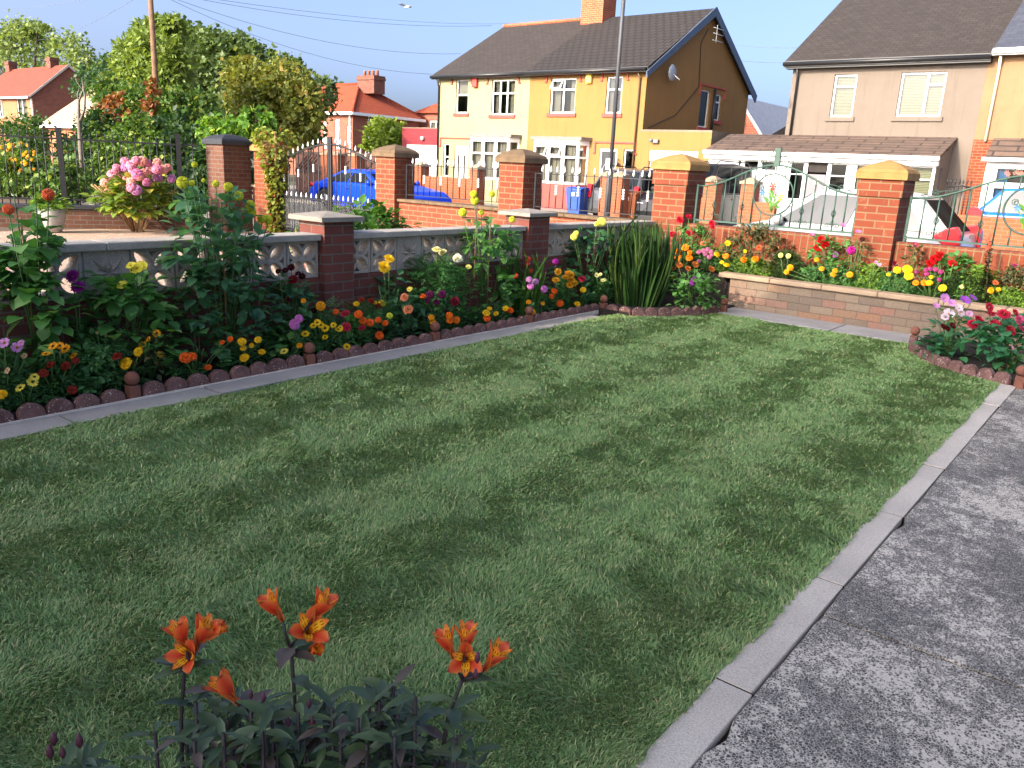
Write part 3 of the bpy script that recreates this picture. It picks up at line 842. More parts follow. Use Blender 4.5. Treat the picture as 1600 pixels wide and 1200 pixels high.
PEACH = render_mat('peach pebble render', '#876a4d', '#7f6146', .15); GREYD = render_mat('brown pebbledash', '#7c705f', '#6c6052', .2)
REDP = M('red sill paint', '#a8423a', 0.7, 0.1, 5); SLATEROOF = brickmat('old slate roof', '#3d3633', '#342e2b', '#272220', bw=.26, rh=.17, ms=.014, var=.35, bump=.5, stain='#534b42', stain_at=.62)
DARKROOF = brickmat('dark concrete roof tile', '#322d2b', '#2c2725', '#100e0d', bw=.32, rh=.30, ms=.034, var=.12, bump=1.0)
BLUEROOF = brickmat('blue slate roof', '#454a57', '#3b404c', '#2c2f38', bw=.3, rh=.2, ms=.006, var=.15)
PORCHROOF = brickmat('brown pantile', '#705c50', '#604f45', '#403530', bw=1.1, rh=.26, ms=.032, var=.45, bump=1.0)
BLKPL = M('black plastic gutter', '#1d1e20', 0.4, 0.1); BARGE = M('blue grey bargeboard', '#48566a', 0.6, 0.1)
CHIM = brickmat('chimney brick', '#c0603c', '#a9502f', '#b98c70'); OLDBRICK = brickmat('old red brick', '#a85840', '#944a38', '#a58a78', var=.3)
def roof_slab(par, x0, x1, yf, yr, zf, zr, m, th=.10, name='roof', back=None):
    mb = MB(); dy, dz = yr - yf, zr - zf; L = math.hypot(dy, dz); ny, nz = -dz / L * th, dy / L * th
    mb.prism([(yf, zf), (yr, zr), (yr, zr - th * L / dy), (yf, zf - th)], 'x', x0, x1)
    if back:
        yb, zb = back
        mb.prism([(yr, zr), (yb, zb), (yb, zb - th), (yr, zr - th * L / dy)], 'x', x0, x1)
    return mb.build(name, m, par)
def hood(par, xf, u0, u1, z, drop=.28, t_=.055):
    mb = MB(); mb.xf = xf
    mb.box(u0, u1, -.05, .01, z, z + t_)
    mb.box(u0, u0 + t_, -.045, .01, z - drop, z - .001); mb.box(u1 - t_, u1, -.045, .01, z - drop, z - .001)
    mb.box(u0 - .05, u0 + t_, -.05, .01, z - drop - t_, z - drop - .001); mb.box(u1 - t_, u1 + .05, -.05, .01, z - drop - t_, z - drop - .001)
    mb.build('drip_mould', REDP, par)
def sill(par, xf, u0, u1, z, m=None):
    mb = MB(); mb.xf = xf; mb.box(u0 - .09, u1 + .09, -.06, .08, z - .13, z - .002); mb.build('sill', m or REDP, par)
def pipe(par, x, y, z0, z1, m=None, r=.038, off=.0):
    mb = MB(); mb.tube([(x, y - .06, z0), (x, y - .06, z1 - .3), (x, y - .22, z1)], r, 8); mb.build('downpipe', m or BLKPL, par)
def gutter(par, x0, x1, y, z, m=None):
    mb = MB(); mb.tube([(x0, y, z), (x1, y, z)], .06, 8); mb.box(x0, x1, y + .05, y + .09, z - .09, z + .09, 0); mb.build('gutter', m or BLKPL, par)
HY = 27.0; YR, YB = 31.5, 36.0
F0 = fr((0, HY, 0), '-y')
def bay(par, u0, u1, z0, z1, below, fascia, proj=.5, opened=(), xf=F0):
    mb = MB(); mb.xf = xf
    pts = [(u0 - .14, 0), (u0 - .02, -proj - .08), (u1 + .02, -proj - .08), (u1 + .14, 0)]
    mb.prism([(p[0], p[1]) for p in pts], 'z', z1 + .16, z1 + .28); mb.build('bay_roof', fascia, par)
    mb = MB(); mb.xf = xf
    p = [(u0, -.001), (u0 + .14, -proj), (u1 - .14, -proj), (u1, -.001)]
    for (a, b) in zip(p, p[1:]): mb.quad((a[0], a[1], 0.0), (b[0], b[1], 0.0), (b[0], b[1], z0), (a[0], a[1], z0), 0)
    mb.build('bay_wall', below, par)
    mb = MB(); mb.xf = xf
    for (a, b) in zip(p, p[1:]):
        a, b = Vector((a[0], a[1], 0)), Vector((b[0], b[1], 0)); L = (b - a).length; e = (b - a) / L; n_ = Vector((e.y, -e.x, 0))
        k = 3 if L > 1 else 1
        def bx(s0, s1, za, zb, d=.0):
            q = [a + e * s0 + n_ * (.02 + d), a + e * s1 + n_ * (.02 + d), a + e * s1 - n_ * .04, a + e * s0 - n_ * .04]
            mb.add([(v.x, v.y, za) for v in q] + [(v.x, v.y, zb) for v in q], [(0, 3, 2, 1), (4, 5, 6, 7), (0, 1, 5, 4), (1, 2, 6, 5), (2, 3, 7, 6), (3, 0, 4, 7)])
        bx(0, L, z0, z0 + .09, .02); bx(0, L, z1 - .02, z1 + .158, .01)
        for i in range(k + 1):
            s = L * i / k; bx(max(0, s - .045), min(L, s + .045), z0 + .09, z1 - .02)
        for i in range(k):
            zc = z0 + (z1 - z0) * .68; bx(L * i / k + .045, L * (i + 1) / k - .045, zc - .035, zc + .035)
            bx(L * i / k + .045, L * i / k + .08, z0 + .09, z1 - .02, -.01); bx(L * (i + 1) / k - .08, L * (i + 1) / k - .045, z0 + .09, z1 - .02, -.01)
            if k == 3 and i in opened:
                s0, s1 = L * i / k + .06, L * (i + 1) / k - .06; zt = z1 - .05; zb = zc + .03
                for (sa, sb, ta, tb) in ((s0, s1, 0, .16), (s0, s1, .84, 1), (s0, s0 + .05, .16, .84), (s1 - .05, s1, .16, .84)):
                    q = []
                    for tt in (ta, tb):
                        for ss in (sa, sb):
                            v = a + e * ss + n_ * (.03 + .2 * (1 - tt)); q.append((v.x, v.y, zb + (zt - zb) * tt))
                    mb.add([q[0], q[1], q[3], q[2]], [(0, 1, 2, 3)])
        n = max(3, int(L / .09))
        for i in range(n):
            s0, s1 = L * i / n, L * (i + .8) / n
            v0, v1 = a + e * s0 - n_ * .16, a + e * s1 - n_ * (.16 + .03 * (i % 2))
            mb.quad((v0.x, v0.y, z0 + .05), (v1.x, v1.y, z0 + .05), (v1.x, v1.y, z1), (v0.x, v0.y, z1), 2)
    mb.quad((u0 + .03, .05, z0), (u1 - .03, .05, z0), (u1 - .03, .05, z1), (u0 + .03, .05, z1), 1)
    w = mb.build('bay_window', [WHITE, DARKIN, CURT], par)
    g = MB(); g.xf = xf
    for (a, b) in zip(p, p[1:]):
        a, b = Vector((a[0], a[1], 0)), Vector((b[0], b[1], 0)); e = (b - a).normalized(); n_ = Vector((e.y, -e.x, 0)) * -.01
        g.quad((a.x + n_.x, a.y + n_.y, z0 + .05), (b.x + n_.x, b.y + n_.y, z0 + .05), (b.x + n_.x, b.y + n_.y, z1), (a.x + n_.x, a.y + n_.y, z1))
    g.build('pane', GLASS, w)
def chimney(par, x0, x1, y0, y1, z0, z1, m, pots=0, name='chimney'):
    mb = MB(); mb.box(x0, x1, y0, y1, z0, z1 - .35); mb.box(x0 - .06, x1 + .06, y0 - .06, y1 + .06, z1 - .349, z1 - .15); mb.box(x0 - .02, x1 + .02, y0 - .02, y1 + .02, z1 - .149, z1)
    c = mb.build(name, m, par)
    for i in range(pots):
        x = x0 + (x1 - x0) * (i + .5) / pots
        MB().lathe([(.13, z1), (.11, z1 + .35), (.13, z1 + .37), (.13, z1 + .42)], (x, (y0 + y1) / 2, 0), 10).build('chimney_pot', CHIM, c)

# cream half
h1 = thing('semi_detached_house', 'cream rendered left half of the semi detached pair, white front door', 'house', (-23.6, HY, 0))
holes = [(-25.13, -24.43, 3.69, 5.06), (-23.1, -21.86, 3.62, 5.0), (-25.79, -25.44, 1.0, 2.42), (-25.12, -24.33, .2, 2.36)]
mb = MB(); facade(mb, F0, -26.2, -21.10, 0, 5.2, holes); facade(mb, fr((-26.2, HY, 0), '-x'), -9, 0, 0, 5.2)
mb.add([(-26.2, HY, 5.2), (-26.2, YB, 5.2), (-26.2, YR, 7.8)], [(0, 1, 2)]); mb.build('wall', CREAM, h1)
window(h1, F0, holes[0], (), .55, 'half'); window(h1, F0, holes[1], (.35, .65), .62, 'drape'); window(h1, F0, holes[2], (), .6, 'none')
for hh in holes[:2]: sill(h1, F0, hh[0], hh[1], hh[2])
hood(h1, F0, -25.38, -24.2, 5.12, .2); hood(h1, F0, -23.35, -21.62, 5.08, .2); hood(h1, F0, -25.98, -24.15, 2.62, .3)
bay(h1, -23.85, -21.5, 1.0, 2.55, CREAM, M('grey lead roof', '#77706b', 0.8, 0.2, 6))
dm = MB(); dm.xf = F0; dm.box(-25.1, -24.35, .05, .1, .2, 2.34); d_ = dm.build('door', WHITE, h1)
dm = MB(); dm.xf = F0; dm.box(-24.95, -24.85, .04, .0495, .7, 1.95); dm.box(-24.6, -24.5, .04, .0495, .7, 1.95); dm.build('pane', DARKIN, d_)
dm = MB(); dm.box(-25.9, -24.2, HY - .55, HY - .01, .0, .2); dm.box(-25.7, -24.6, HY - .9, HY - .551, 0, .11); dm.build('step', REDP, h1)
dm = MB(); dm.box(-24.12, -23.86, HY - .14, HY - .002, 4.72, 5.1); dm.build('alarm_box', M('red alarm box', '#c0392f', 0.5, 0.05), h1, bevel=.03)
roof_slab(h1, -26.35, -21.102, 26.7, YR, 5.22, 7.93, SLATEROOF, back=(36.2, 5.3))
MB().tube([(-26.35, YR, 7.95), (-21.4, YR, 7.95)], .09, 8).build('ridge_tile', CHIM, h1)
gutter(h1, -26.35, -21.11, 26.66, 5.16); pipe(h1, -26.1, HY, 0, 5.1)
# ochre half
h2 = thing('semi_detached_house', 'ochre rendered right half of the semi detached pair with dark tiled roof and plain gable', 'house', (-18.4, HY, 0))
holes = [(-20.05, -18.84, 3.68, 4.98), (-17.45, -16.76, 3.67, 4.98), (-17.52, -16.76, .1, 2.4), (-16.47, -16.03, .9, 2.4)]
GX = fr((-15.75, 0, 0), '+x'); gh = [(31.4, 32.25, 3.5, 4.95), (32.8, 33.35, 3.85, 4.9)]
mb = MB(); facade(mb, F0, -21.098, -15.75, 0, 5.2, holes); facade(mb, GX, HY, YB, 0, 5.2, gh)
mb.add([(-15.75, HY, 5.2), (-15.75, YB, 5.2), (-15.75, YR, 7.82)], [(0, 1, 2)]); mb.build('wall', OCHRE, h2)
window(h2, F0, holes[0], (.5,), .68, 'drape', opened=(0,)); window(h2, F0, holes[1], (), .66, 'drape'); window(h2, F0, holes[3], (), None, 'none')
for hh in holes[:2]: sill(h2, F0, hh[0], hh[1], hh[2])
for hh in gh: window(h2, GX, hh, (), .7 if hh is gh[1] else None, 'none'); sill(h2, GX, hh[0], hh[1], hh[2])
hood(h2, F0, -20.28, -18.62, 5.08, .2); hood(h2, F0, -17.68, -16.53, 5.08, .2); hood(h2, F0, -17.78, -15.95, 2.6, .34); hood(h2, GX, 31.2, 33.6, 5.1, .32)
bay(h2, -20.45, -18.05, 1.0, 2.5, REDP, M('grey lead roof', '#77706b'), opened=(0, 1))
dm = MB(); dm.xf = F0; dm.box(-17.46, -16.82, .06, .1, .12, 2.3); d_ = dm.build('door', M('black door', '#22252a', 0.4, 0.05), h2)
dm = MB(); dm.xf = F0; dm.box(-17.52, -17.46, .03, .1, .1, 2.4); dm.box(-16.82, -16.76, .03, .1, .1, 2.4); dm.box(-17.46, -16.82, .03, .1, 2.3, 2.4); dm.build('frame', WHITE, d_)
dm = MB(); dm.xf = F0; dm.tube([(-17.36 + .22 - .22 * math.cos(math.pi * i / 12), .05, 1.62 + .28 * math.sin(math.pi * i / 12)) for i in range(13)], .018, 6); dm.box(-17.3, -17.0, .045, .06, .55, .95); dm.box(-17.3, -17.0, .045, .06, 1.0, 1.5); dm.build('arched_light', M('grey door glass', '#8d949a', 0.2, 0.1), d_)
dm = MB(); dm.box(-18.35, -18.1, HY - .12, HY - .002, 4.75, 5.1); dm.build('alarm_box', M('yellow alarm box', '#e6cf52', 0.5, 0.05), h2, bevel=.03)
dm = MB(); dm.ball((-16.62, HY - .12, 1.85), .06, 8); dm.tube([(-16.62, HY - .01, 2.0), (-16.62, HY - .12, 2.02), (-16.62, HY - .12, 1.9)], .015, 6); dm.build('wall_lamp', BLACKM, h2)
roof_slab(h2, -21.10, -15.55, 26.68, YR, 5.24, 7.95, DARKROOF, .12, back=(36.3, 5.3))
b = MB(); b.prism([(26.55, 5.06), (YR, 8.0), (36.4, 5.15), (36.3, 4.85), (YR, 7.66), (26.6, 4.86)], 'x', -15.548, -15.50); b.build('bargeboard', BARGE, h2)
gutter(h2, -21.09, -15.6, 26.62, 5.16); pipe(h2, -16.0, HY, 0, 5.1, M('ochre grey pipe', '#5c4a35', 0.6, 0.1))
dm = MB(); dm.lathe([(.30, 0), (.26, .03), (.15, .06), (.01, .075)], (-15.45, 28.3, 5.2), 14, ax='x'); dm.tube([(-15.7, 28.3, 5.1), (-15.4, 28.3, 5.15), (-15.12, 28.3, 4.95)], .02, 6); dm.build('satellite_dish', M('dish grey', '#8d949b', 0.5, 0.05), h2)
dm = MB(); dm.tube([(-15.45, 31.6, 7.35), (-15.45, 31.6, 6.7)], .02, 6)
for zz in (.0, .2, .45): dm.tube([(-15.4, 31.2, 7.2 - zz), (-15.4, 32.1, 7.22 - zz)], .015, 5)
dm.build('aerial', SILVER, h2)
dm = MB(); dm.tube([(-15.73, 31.4, 7.2), (-15.73, 30.9, 6.6), (-15.73, 31.1, 5.0), (-15.73, 29.4, 3.8), (-15.73, 27.4, 3.2)], .014, 5, smooth=False); dm.build('cable', BLKPL, h2)
pb_ = MB(); pb_.tube([(-15.68, 32.52, 3.1), (-15.68, 32.52, 5.05)], .055, 8); pb_.build('soil_pipe', BLKPL, h2)
chimney(h2, -21.62, -20.5, 31.0, 32.0, 7.2, 9.5, CHIM, 3)
# ochre garage
gr_ = thing('attached_garage', 'flat roofed ochre garage with white door between the ochre house and the tiled porch', 'garage', (-14, 25.9, 0))
FG = fr((0, 25.9, 0), '-y'); gh_ = [(-14.75, -12.88, .03, 2.36)]
mb = MB(); facade(mb, FG, -15.2, -12.45, 0, 2.98, gh_); mb.build('wall', OCHRE, gr_)
mb = MB(); facade(mb, fr((-12.45, 0, 0), '+x'), 25.9, 32, 0, 2.98); mb.build('side_wall', GREYD, gr_)
MB().box(-15.2, -12.45, 25.9, 32, 2.982, 3.05).build('flat_roof', GREYD, gr_)
mb = MB(); mb.xf = FG; mb.box(-14.75, -12.88, .03, .1, 2.0, 2.36)
for i in range(8): mb.box(-14.72, -12.9, .07, .1, .05 + i * .24, .28 + i * .24)
mb.build('garage_door', WHITE, gr_)
mb = MB(); mb.ball((-14.65, 25.75, 2.68), .07, 8); mb.box(-14.6, -14.4, 25.78, 25.89, 2.6, 2.72); mb.build('flood_lamp', M('lamp grey', '#6b6a66', 0.4, 0.1), gr_)
# red garage, left
rg_ = thing('painted_garage', 'red painted brick garage with white door left of the cream house', 'garage', (-27.3, HY, 0))
RPB = brickmat('red painted brick', '#94363d', '#8b3038', '#822d35', var=.12); FR = fr((0, HY + .3, 0), '-y')
mb = MB(); facade(mb, FR, -28.75, -26.25, 0, 3.05, [(-28.5, -26.4, .03, 2.35)]); facade(mb, fr((-28.75, HY + .3, 0), '-x'), -6, 0, 0, 3.05); mb.build('wall', RPB, rg_)
mb = MB(); mb.xf = FR
mb.box(-28.5, -26.4, .05, .1, .03, 2.35); mb.build('garage_door', WHITE, rg_)
MB().box(-28.75, -26.25, HY + .3, HY + 6, 3.052, 3.1).build('flat_roof', GREYD, rg_)
MB().lathe([(.02, -.16), (.09, -.12), (.09, 0)], (-27.35, HY + .29, 2.62), 10, ax='y').build('flood_lamp', SILVER, rg_)
# pink house
h3 = thing('semi_detached_house', 'pinkish rendered house with two white upstairs windows and a long tiled porch roof', 'house', (-7.6, HY, 0))
holes = [(-9.05, -8.36, 3.56, 4.82), (-7.09, -5.86, 3.57, 4.82)]
mb = MB(); facade(mb, F0, -10.4, -4.86, 0, 5.2, holes); facade(mb, fr((-10.4, HY, 0), '-x'), -9, 0, 0, 5.2)
mb.add([(-10.4, HY, 5.2), (-10.4, YB, 5.2), (-10.4, YR, 7.8)], [(0, 1, 2)]); mb.build('wall', PINKR, h3)
window(h3, F0, holes[0], (), .72, 'blind'); window(h3, F0, holes[1], (.6,), .72, 'blind', trset=(1,))
for hh in holes: sill(h3, F0, hh[0], hh[1], hh[2], PINKR)
roof_slab(h3, -10.6, -4.75, 26.68, YR, 5.2, 7.95, SLATEROOF, back=(36.2, 5.3)); gutter(h3, -10.6, -4.76, 26.62, 5.13)
MB().box(-10.55, -4.76, 26.72, HY, 5.0, 5.1).build('soffit', BLKPL, h3); pipe(h3, -10.2, HY, 2.9, 5.05)
PYF = 25.35; FP = fr((0, PYF, 0), '-y')
pr = thing('glazed_porch', 'long lean to porch with brown tiles, white frames and grey door on the pinkish house', 'porch', (-8.8, PYF, 0))
mb = MB(); mb.prism([(25.15, 2.40), (26.99, 3.0), (26.99, 2.88), (25.15, 2.30)], 'x', -12.3, -5.28); mb.build('roof', PORCHROOF, pr)
MB().box(-12.3, -5.25, 25.02, 25.14, 2.27, 2.39).build('gutter', WHITE, pr, bevel=.03)
MB().box(-12.3, -5.3, 25.16, 25.34, 2.14, 2.26).build('fascia', WHITE, pr)
mb = MB(); mb.add([(-5.36, PYF, 2.3), (-5.36, 26.99, 2.3), (-5.36, 26.99, 2.86)], [(0, 1, 2)]); facade(mb, fr((-5.36, 0, 0), '+x'), PYF, 26.99, 0, 2.3, [(25.9, 26.2, 1.0, 2.1)]); mb.build('side_wall', PINKR, pr)
window(pr, fr((-5.36, 0, 0), '+x'), (25.9, 26.2, 1.0, 2.1), (), .6, 'none')
def gx(p): return at_y(p, 270, PYF).x
hs = [(gx(1150.5), gx(1157), 1.9, 2.12), (gx(1160), gx(1184), 1.82, 2.12), (gx(1187), gx(1212), 1.82, 2.12), (gx(1233), gx(1256), 1.0, 2.12), (gx(1296), gx(1323), 1.0, 2.12), (gx(1336), gx(1357), 1.0, 2.12), (gx(1374), gx(1412), 1.0, 2.12), (gx(1419), gx(1458), 1.0, 2.12), (gx(1261), gx(1292), .06, 2.12)]
mb = MB(); facade(mb, FP, -12.2, -5.36, 0, 2.14, hs, .06); mb.build('frame_wall', WHITE, pr)
for i, hh in enumerate(hs[:-1]):
    window(pr, FP, hh, (), .68 if i > 2 else None, 'blind' if i >= 5 else 'none', dep=.02, fw=.03)
dh = hs[-1]; dm = MB(); dm.xf = FP; dm.box(dh[0] + .03, dh[1] - .03, .02, .05, .06, 1.78); dm.box(dh[0] + .03, dh[1] - .03, .03, .05, 1.84, 2.1, 1); d_ = dm.build('door', [M('grey door', '#6b6268', 0.5, 0.05), DARKIN], pr)
dm = MB(); dm.xf = FP; xm = (dh[0] + dh[1]) / 2
for zz in (1.48, 1.1, .7): dm.box(xm - .07, xm + .07, .01, .0195, zz, zz + .15)
dm.build('pane', M('pale door glass', '#b6a79a', 0.3, 0.1), d_)
# peach house at the right edge
h4 = thing('semi_detached_house', 'peach rendered house with red brick strip and tiled bay at the far right', 'house', (-2, HY, 0))
mb = MB(); facade(mb, F0, -4.858, 1.2, 2.95, 5.2); mb.build('wall', PEACH, h4)
mb = MB(); facade(mb, fr((0, HY - .001, 0), '-y'), -4.858, 1.2, 0, 2.95); mb.build('brick_wall', STREET_BRICK, h4)
roof_slab(h4, -4.748, 1.4, 26.68, YR, 5.3, 8.05, BLUEROOF, back=(36.2, 5.3)); gutter(h4, -4.745, 1.4, 26.62, 5.25, WHITE)
pipe(h4, -4.55, HY, 2.9, 5.15, M('cream pipe', '#dcc9a8', 0.5, 0.05))
mb = MB(); mb.prism([(26.15, 2.42), (26.99, 3.0), (26.99, 2.88), (26.15, 2.34)], 'x', -4.35, 1.2); mb.build('bay_roof', PORCHROOF, h4)
MB().box(-4.4, 1.2, 26.02, 26.14, 2.34, 2.44).build('bay_gutter', WHITE, h4)
FB = fr((0, 26.3, 0), '-y'); bh = [(-4.05, -3.05, 1.75, 2.2), (-4.05, -3.05, .9, 1.68), (-2.9, -1.9, .9, 2.2), (-1.7, -.7, .9, 2.2)]
mb = MB(); facade(mb, FB, -4.3, 1.2, 0, 2.335, bh, .05); facade(mb, fr((-4.3, 26.3, 0), '-x'), -.69, 0, 0, 2.335); mb.build('bay_wall', WHITE, h4)
for i, hh in enumerate(bh): window(h4, FB, hh, (), None, 'drape', dep=.02, fw=.04, cm=BLUEC)
fl = MB()
for k in range(9): petal_bloom(fl, (-3.56 + rnd.uniform(-.22, .22), 26.26, 2.0 + rnd.uniform(-.06, .08)), .07, 0)
fl.build('window_ornament', petalmat('#c9756a'), h4, recalc=False)

# distant red tiled house
RT = brickmat('bright red pantile', '#a84b29', '#9c4527', '#6e2f1c', bw=.3, rh=.32, ms=.02, var=.15, bump=1.0)
DY = 44.0
c0, c1 = at_y(551, 174, DY), at_y(470, 176, DY)
ez = c0.z; xr = c0.x; dside = at_x(655, 184, xr).y
h5 = thing('brick_house', 'distant red brick house with bright orange hipped roof and cluster of chimney pots', 'house', (xr, DY, 0))
FD = fr((0, DY, 0), '-y'); wl = xr - 9
def wx(p): return at_y(p, 200, DY).x
hs = [(wx(505), wx(510), ez - 2.9, ez - .75), (wx(523.5), wx(531), ez - 2.9, ez - .6), (wx(541.5), wx(549), ez - 2.4, ez - 1.1)]
mb = MB(); facade(mb, FD, wl, xr, 0, ez, hs); facade(mb, fr((xr, 0, 0), '+x'), DY, dside, 0, ez); mb.build('wall', OLDBRICK, h5)
for hh in hs: window(h5, FD, hh, (.5,), .7, 'full', fw=.09)
D2 = dside - DY; yrr = DY + D2 / 2; hz = ez + (D2 / 2 + .3) * .62; xa = xr - D2 / 2 + .2
mb = MB(); e = .35
A, B, C_, D_ = (wl, DY - e, ez - .05), (xr + e, DY - e, ez - .05), (xr + e, dside + e, ez - .05), (wl, dside + e, ez - .05); T1, T2 = (xa, yrr, hz), (wl, yrr, hz)
mb.quad(A, B, T1, T2); mb.add([B, C_, T1], [(0, 1, 2)]); mb.quad(C_, D_, T2, T1); mb.build('roof', RT, h5)
mb = MB(); mb.tube([B, T1], .14, 6); mb.tube([T1, T2], .14, 6); mb.tube([C_, T1], .14, 6); mb.build('ridge_tile', RT, h5)
mb = MB(); mb.box(wl, xr + e + .1, DY - e - .12, DY - e, ez - .28, ez - .06); mb.box(xr + e, xr + e + .12, DY - e, dside + e, ez - .28, ez - .06)
mb.tube([(xr - .25, DY - .08, 0), (xr - .25, DY - .08, ez - .2)], .07, 6); mb.tube([(xr + .08, DY + 1.6, 0), (xr + .08, DY + 1.6, ez - .2)], .07, 6); mb.build('gutter', WHITE, h5)
cx0, cx1 = at_y(567, 120, yrr).x, at_y(593, 120, yrr).x; cz = at_y(580, 119, yrr).z
chimney(h5, cx0, cx1, yrr - .6, yrr + .6, hz - .8, cz, brickmat('brown chimney brick', '#7e4a38', '#6c3d30', '#8a7264'), 4)
h6 = thing('brick_house', 'distant brick house with orange roof partly hidden between the hipped house and the cream house', 'house', (xr + 8, 52, 0))
ex0, ex1 = at_y(652, 180, 52).x, at_y(720, 180, 52).x; e6 = at_y(660, 177, 52).z
mb = MB(); facade(mb, fr((0, 52, 0), '-y'), ex0, ex1, 0, e6, [(at_y(671, 190, 52).x, at_y(690, 190, 52).x, e6 - 2.0, e6 - .6)]); mb.build('wall', OLDBRICK, h6)
window(h6, fr((0, 52, 0), '-y'), (at_y(671, 190, 52).x, at_y(690, 190, 52).x, e6 - 2.0, e6 - .6), (.5,), None, 'drape', fw=.12)
mb = MB(); mb.quad((ex0 - .3, 51.6, e6), (ex1, 51.6, e6), (ex1, 56, e6 + 2.4), (ex0 + 3.2, 56, e6 + 2.4)); mb.add([(ex0 - .3, 51.6, e6), (ex0 + 3.2, 56, e6 + 2.4), (ex0 - .3, 60, e6)], [(0, 1, 2)]); mb.build('roof', RT, h6)
h8 = thing('brick_house', 'brown gabled roof house glimpsed behind the ochre gable', 'house', (-16, 50, 0))
p1, p2 = at_y(1164, 155, 42), at_y(1189, 210, 42)
mb = MB(); mb.prism([(p1.x - 5, p1.z - 6), (p1.x - .2, p1.z), (p2.x, p2.z), (p2.x, 0), (p1.x - 5, 0)], 'y', 42, 50); mb.build('wall', OLDBRICK, h8)
mb = MB(); mb.prism([(p1.x - .2, p1.z + .12), (p2.x + .2, p2.z), (p2.x + .2, p2.z - .25), (p1.x - .2, p1.z - .12)], 'y', 41.7, 50); mb.build('bargeboard', M('grey bargeboard', '#8e939c', 0.6, 0.1), h8)
h9 = thing('grey_roofed_house', 'grey slate roof peeping out left of the pinkish house', 'house', (-13, 40, 0))
p1, p2 = at_y(1204, 211, 40), at_y(1240, 193, 40)
mb = MB(); mb.prism([(p1.x, p1.z), (p2.x + .5, p2.z + .4), (p2.x + 4, p2.z - 1), (p2.x + 4, 0), (p1.x, 0)], 'y', 40, 44); mb.build('roof', SLATEROOF, h9)

# far left brick house
LY = 33.0
a0 = at_y(50, 150, LY); ridge = at_y(105, 100, LY + 4.2); xr = a0.x; ez = a0.z
h7 = thing('brick_house', 'brick house with faded red gabled roof among the trees at the far left', 'house', (xr, LY, 0))
FL = fr((0, LY, 0), '-y'); hs = [(at_y(-2, 170, LY).x, at_y(5, 170, LY).x, ez - 1.9, ez - .3), (at_y(27, 170, LY).x, at_y(42, 170, LY).x, ez - 2.0, ez - .15)]
yb7 = at_x(150, 137, xr).y; yr7 = (LY + yb7) / 2; rz7 = at_x(106, 101, xr).z; yr7 = at_x(106, 101, xr).y; yb7 = 2 * yr7 - LY
FADE = brickmat('faded red roof tile', '#954834', '#873e2f', '#652f25', bw=.3, rh=.3, ms=.014, var=.25, bump=.8); TAN = brickmat('tan brick', '#b5754c', '#a3653f', '#a58a6c', var=.2)
mb = MB(); facade(mb, FL, xr - 14, xr, 0, ez, hs); mb.build('wall', TAN, h7)
mb = MB(); facade(mb, fr((xr, 0, 0), '+x'), LY, yb7, 0, ez); mb.add([(xr, LY, ez), (xr, yb7, ez), (xr, yr7, rz7 - .1)], [(0, 1, 2)]); mb.build('gable_wall', OLDBRICK, h7)
for hh in hs: window(h7, FL, hh, (.5,), None, 'full', fw=.1)
roof_slab(h7, xr - 14, xr + .15, LY - .35, yr7, ez - .05, rz7, FADE, .14, back=(yb7 + .3, ez - .05))
mb = MB(); mb.box(xr - 14, xr + .2, LY - .48, LY - .36, ez - .22, ez - .06); mb.box(xr - .22, xr - .06, LY - .1, LY - .002, 0, ez - .2); mb.build('gutter', WHITE, h7)
mb = MB(); mb.prism([(LY - .45, ez - .12), (yr7, rz7 + .05), (yb7 + .4, ez - .1), (yb7 + .4, ez - .3), (yr7, rz7 - .2), (LY - .45, ez - .3)], 'x', xr + .152, xr + .2); mb.build('bargeboard', M('pale bargeboard', '#c9bcae', 0.6, 0.1), h7)
for pxx in (17, 82):
    q = at_y(pxx, 101, yr7); chimney(h7, q.x - .5, q.x + .5, yr7 - .4, yr7 + .4, rz7 - .3, rz7 + .75, brickmat('brown chimney brick', '#7e4a38', '#6c3d30', '#8a7264'))
o1 = thing('outbuilding', 'small tan hipped roof outbuilding half hidden in the shrubs by the far left house', 'outbuilding', (-38, 24, 0))
q0, q1, q2 = at_y(63, 193, 24), at_y(190, 197, 24), at_y(160, 131, 27)
mb = MB(); mb.box(q0.x + .4, q1.x, 24.3, 29, 0, q0.z - .3); mb.build('wall', TAN, o1)
mb = MB(); mb.add([(q0.x, 24, q0.z), (q1.x + 1, 24, q0.z), (q1.x + 1, 30, q0.z), (q0.x, 30, q0.z), (q2.x - .5, 27, q2.z), (q2.x + 1, 27, q2.z)], [(0, 1, 5, 4), (1, 2, 5), (2, 3, 4, 5), (3, 0, 4)]); mb.build('roof', M('tan roof tile', '#a08a70', 0.9, 0.2, 6, 0.5, 30), o1)
MB().box(q0.x - .05, q1.x + 1, 23.88, 23.99, q0.z - .25, q0.z - .02).build('fascia', WHITE, o1)

# the house on this side, behind the camera: its shadow lies over the lawn
own = thing('rendered_house', 'unseen house, rendered white for bounce light, on the near side of the lawn, its shadow lying over the garden', 'house', (-3, -6.5, 0))
OWNW = M('white bounce render', '#e2ddd2', 0.9, 0.04, 2, 0.2, 80); FO = fr((0, -6.5, 0), '+y'); OX0, OX1, OE = -7.2, 1.2, 6.5  # white invented here so the unseen walls bounce skylight onto the lawn
mb = MB(); facade(mb, FO, -OX1, -OX0, -.05, OE, [(-.6, 1.4, 1, 2.3), (3, 5, 1, 2.4), (-.6, 1.2, 3.9, 5.2), (3, 4.8, 3.9, 5.2)]); facade(mb, fr((OX0, 0, 0), '-x'), 6.5, 14.5, -.05, OE); facade(mb, fr((OX1, 0, 0), '+x'), -14.5, -6.5, -.05, OE)
facade(mb, fr((0, -14.5, 0), '-y'), OX0, OX1, -.05, OE)
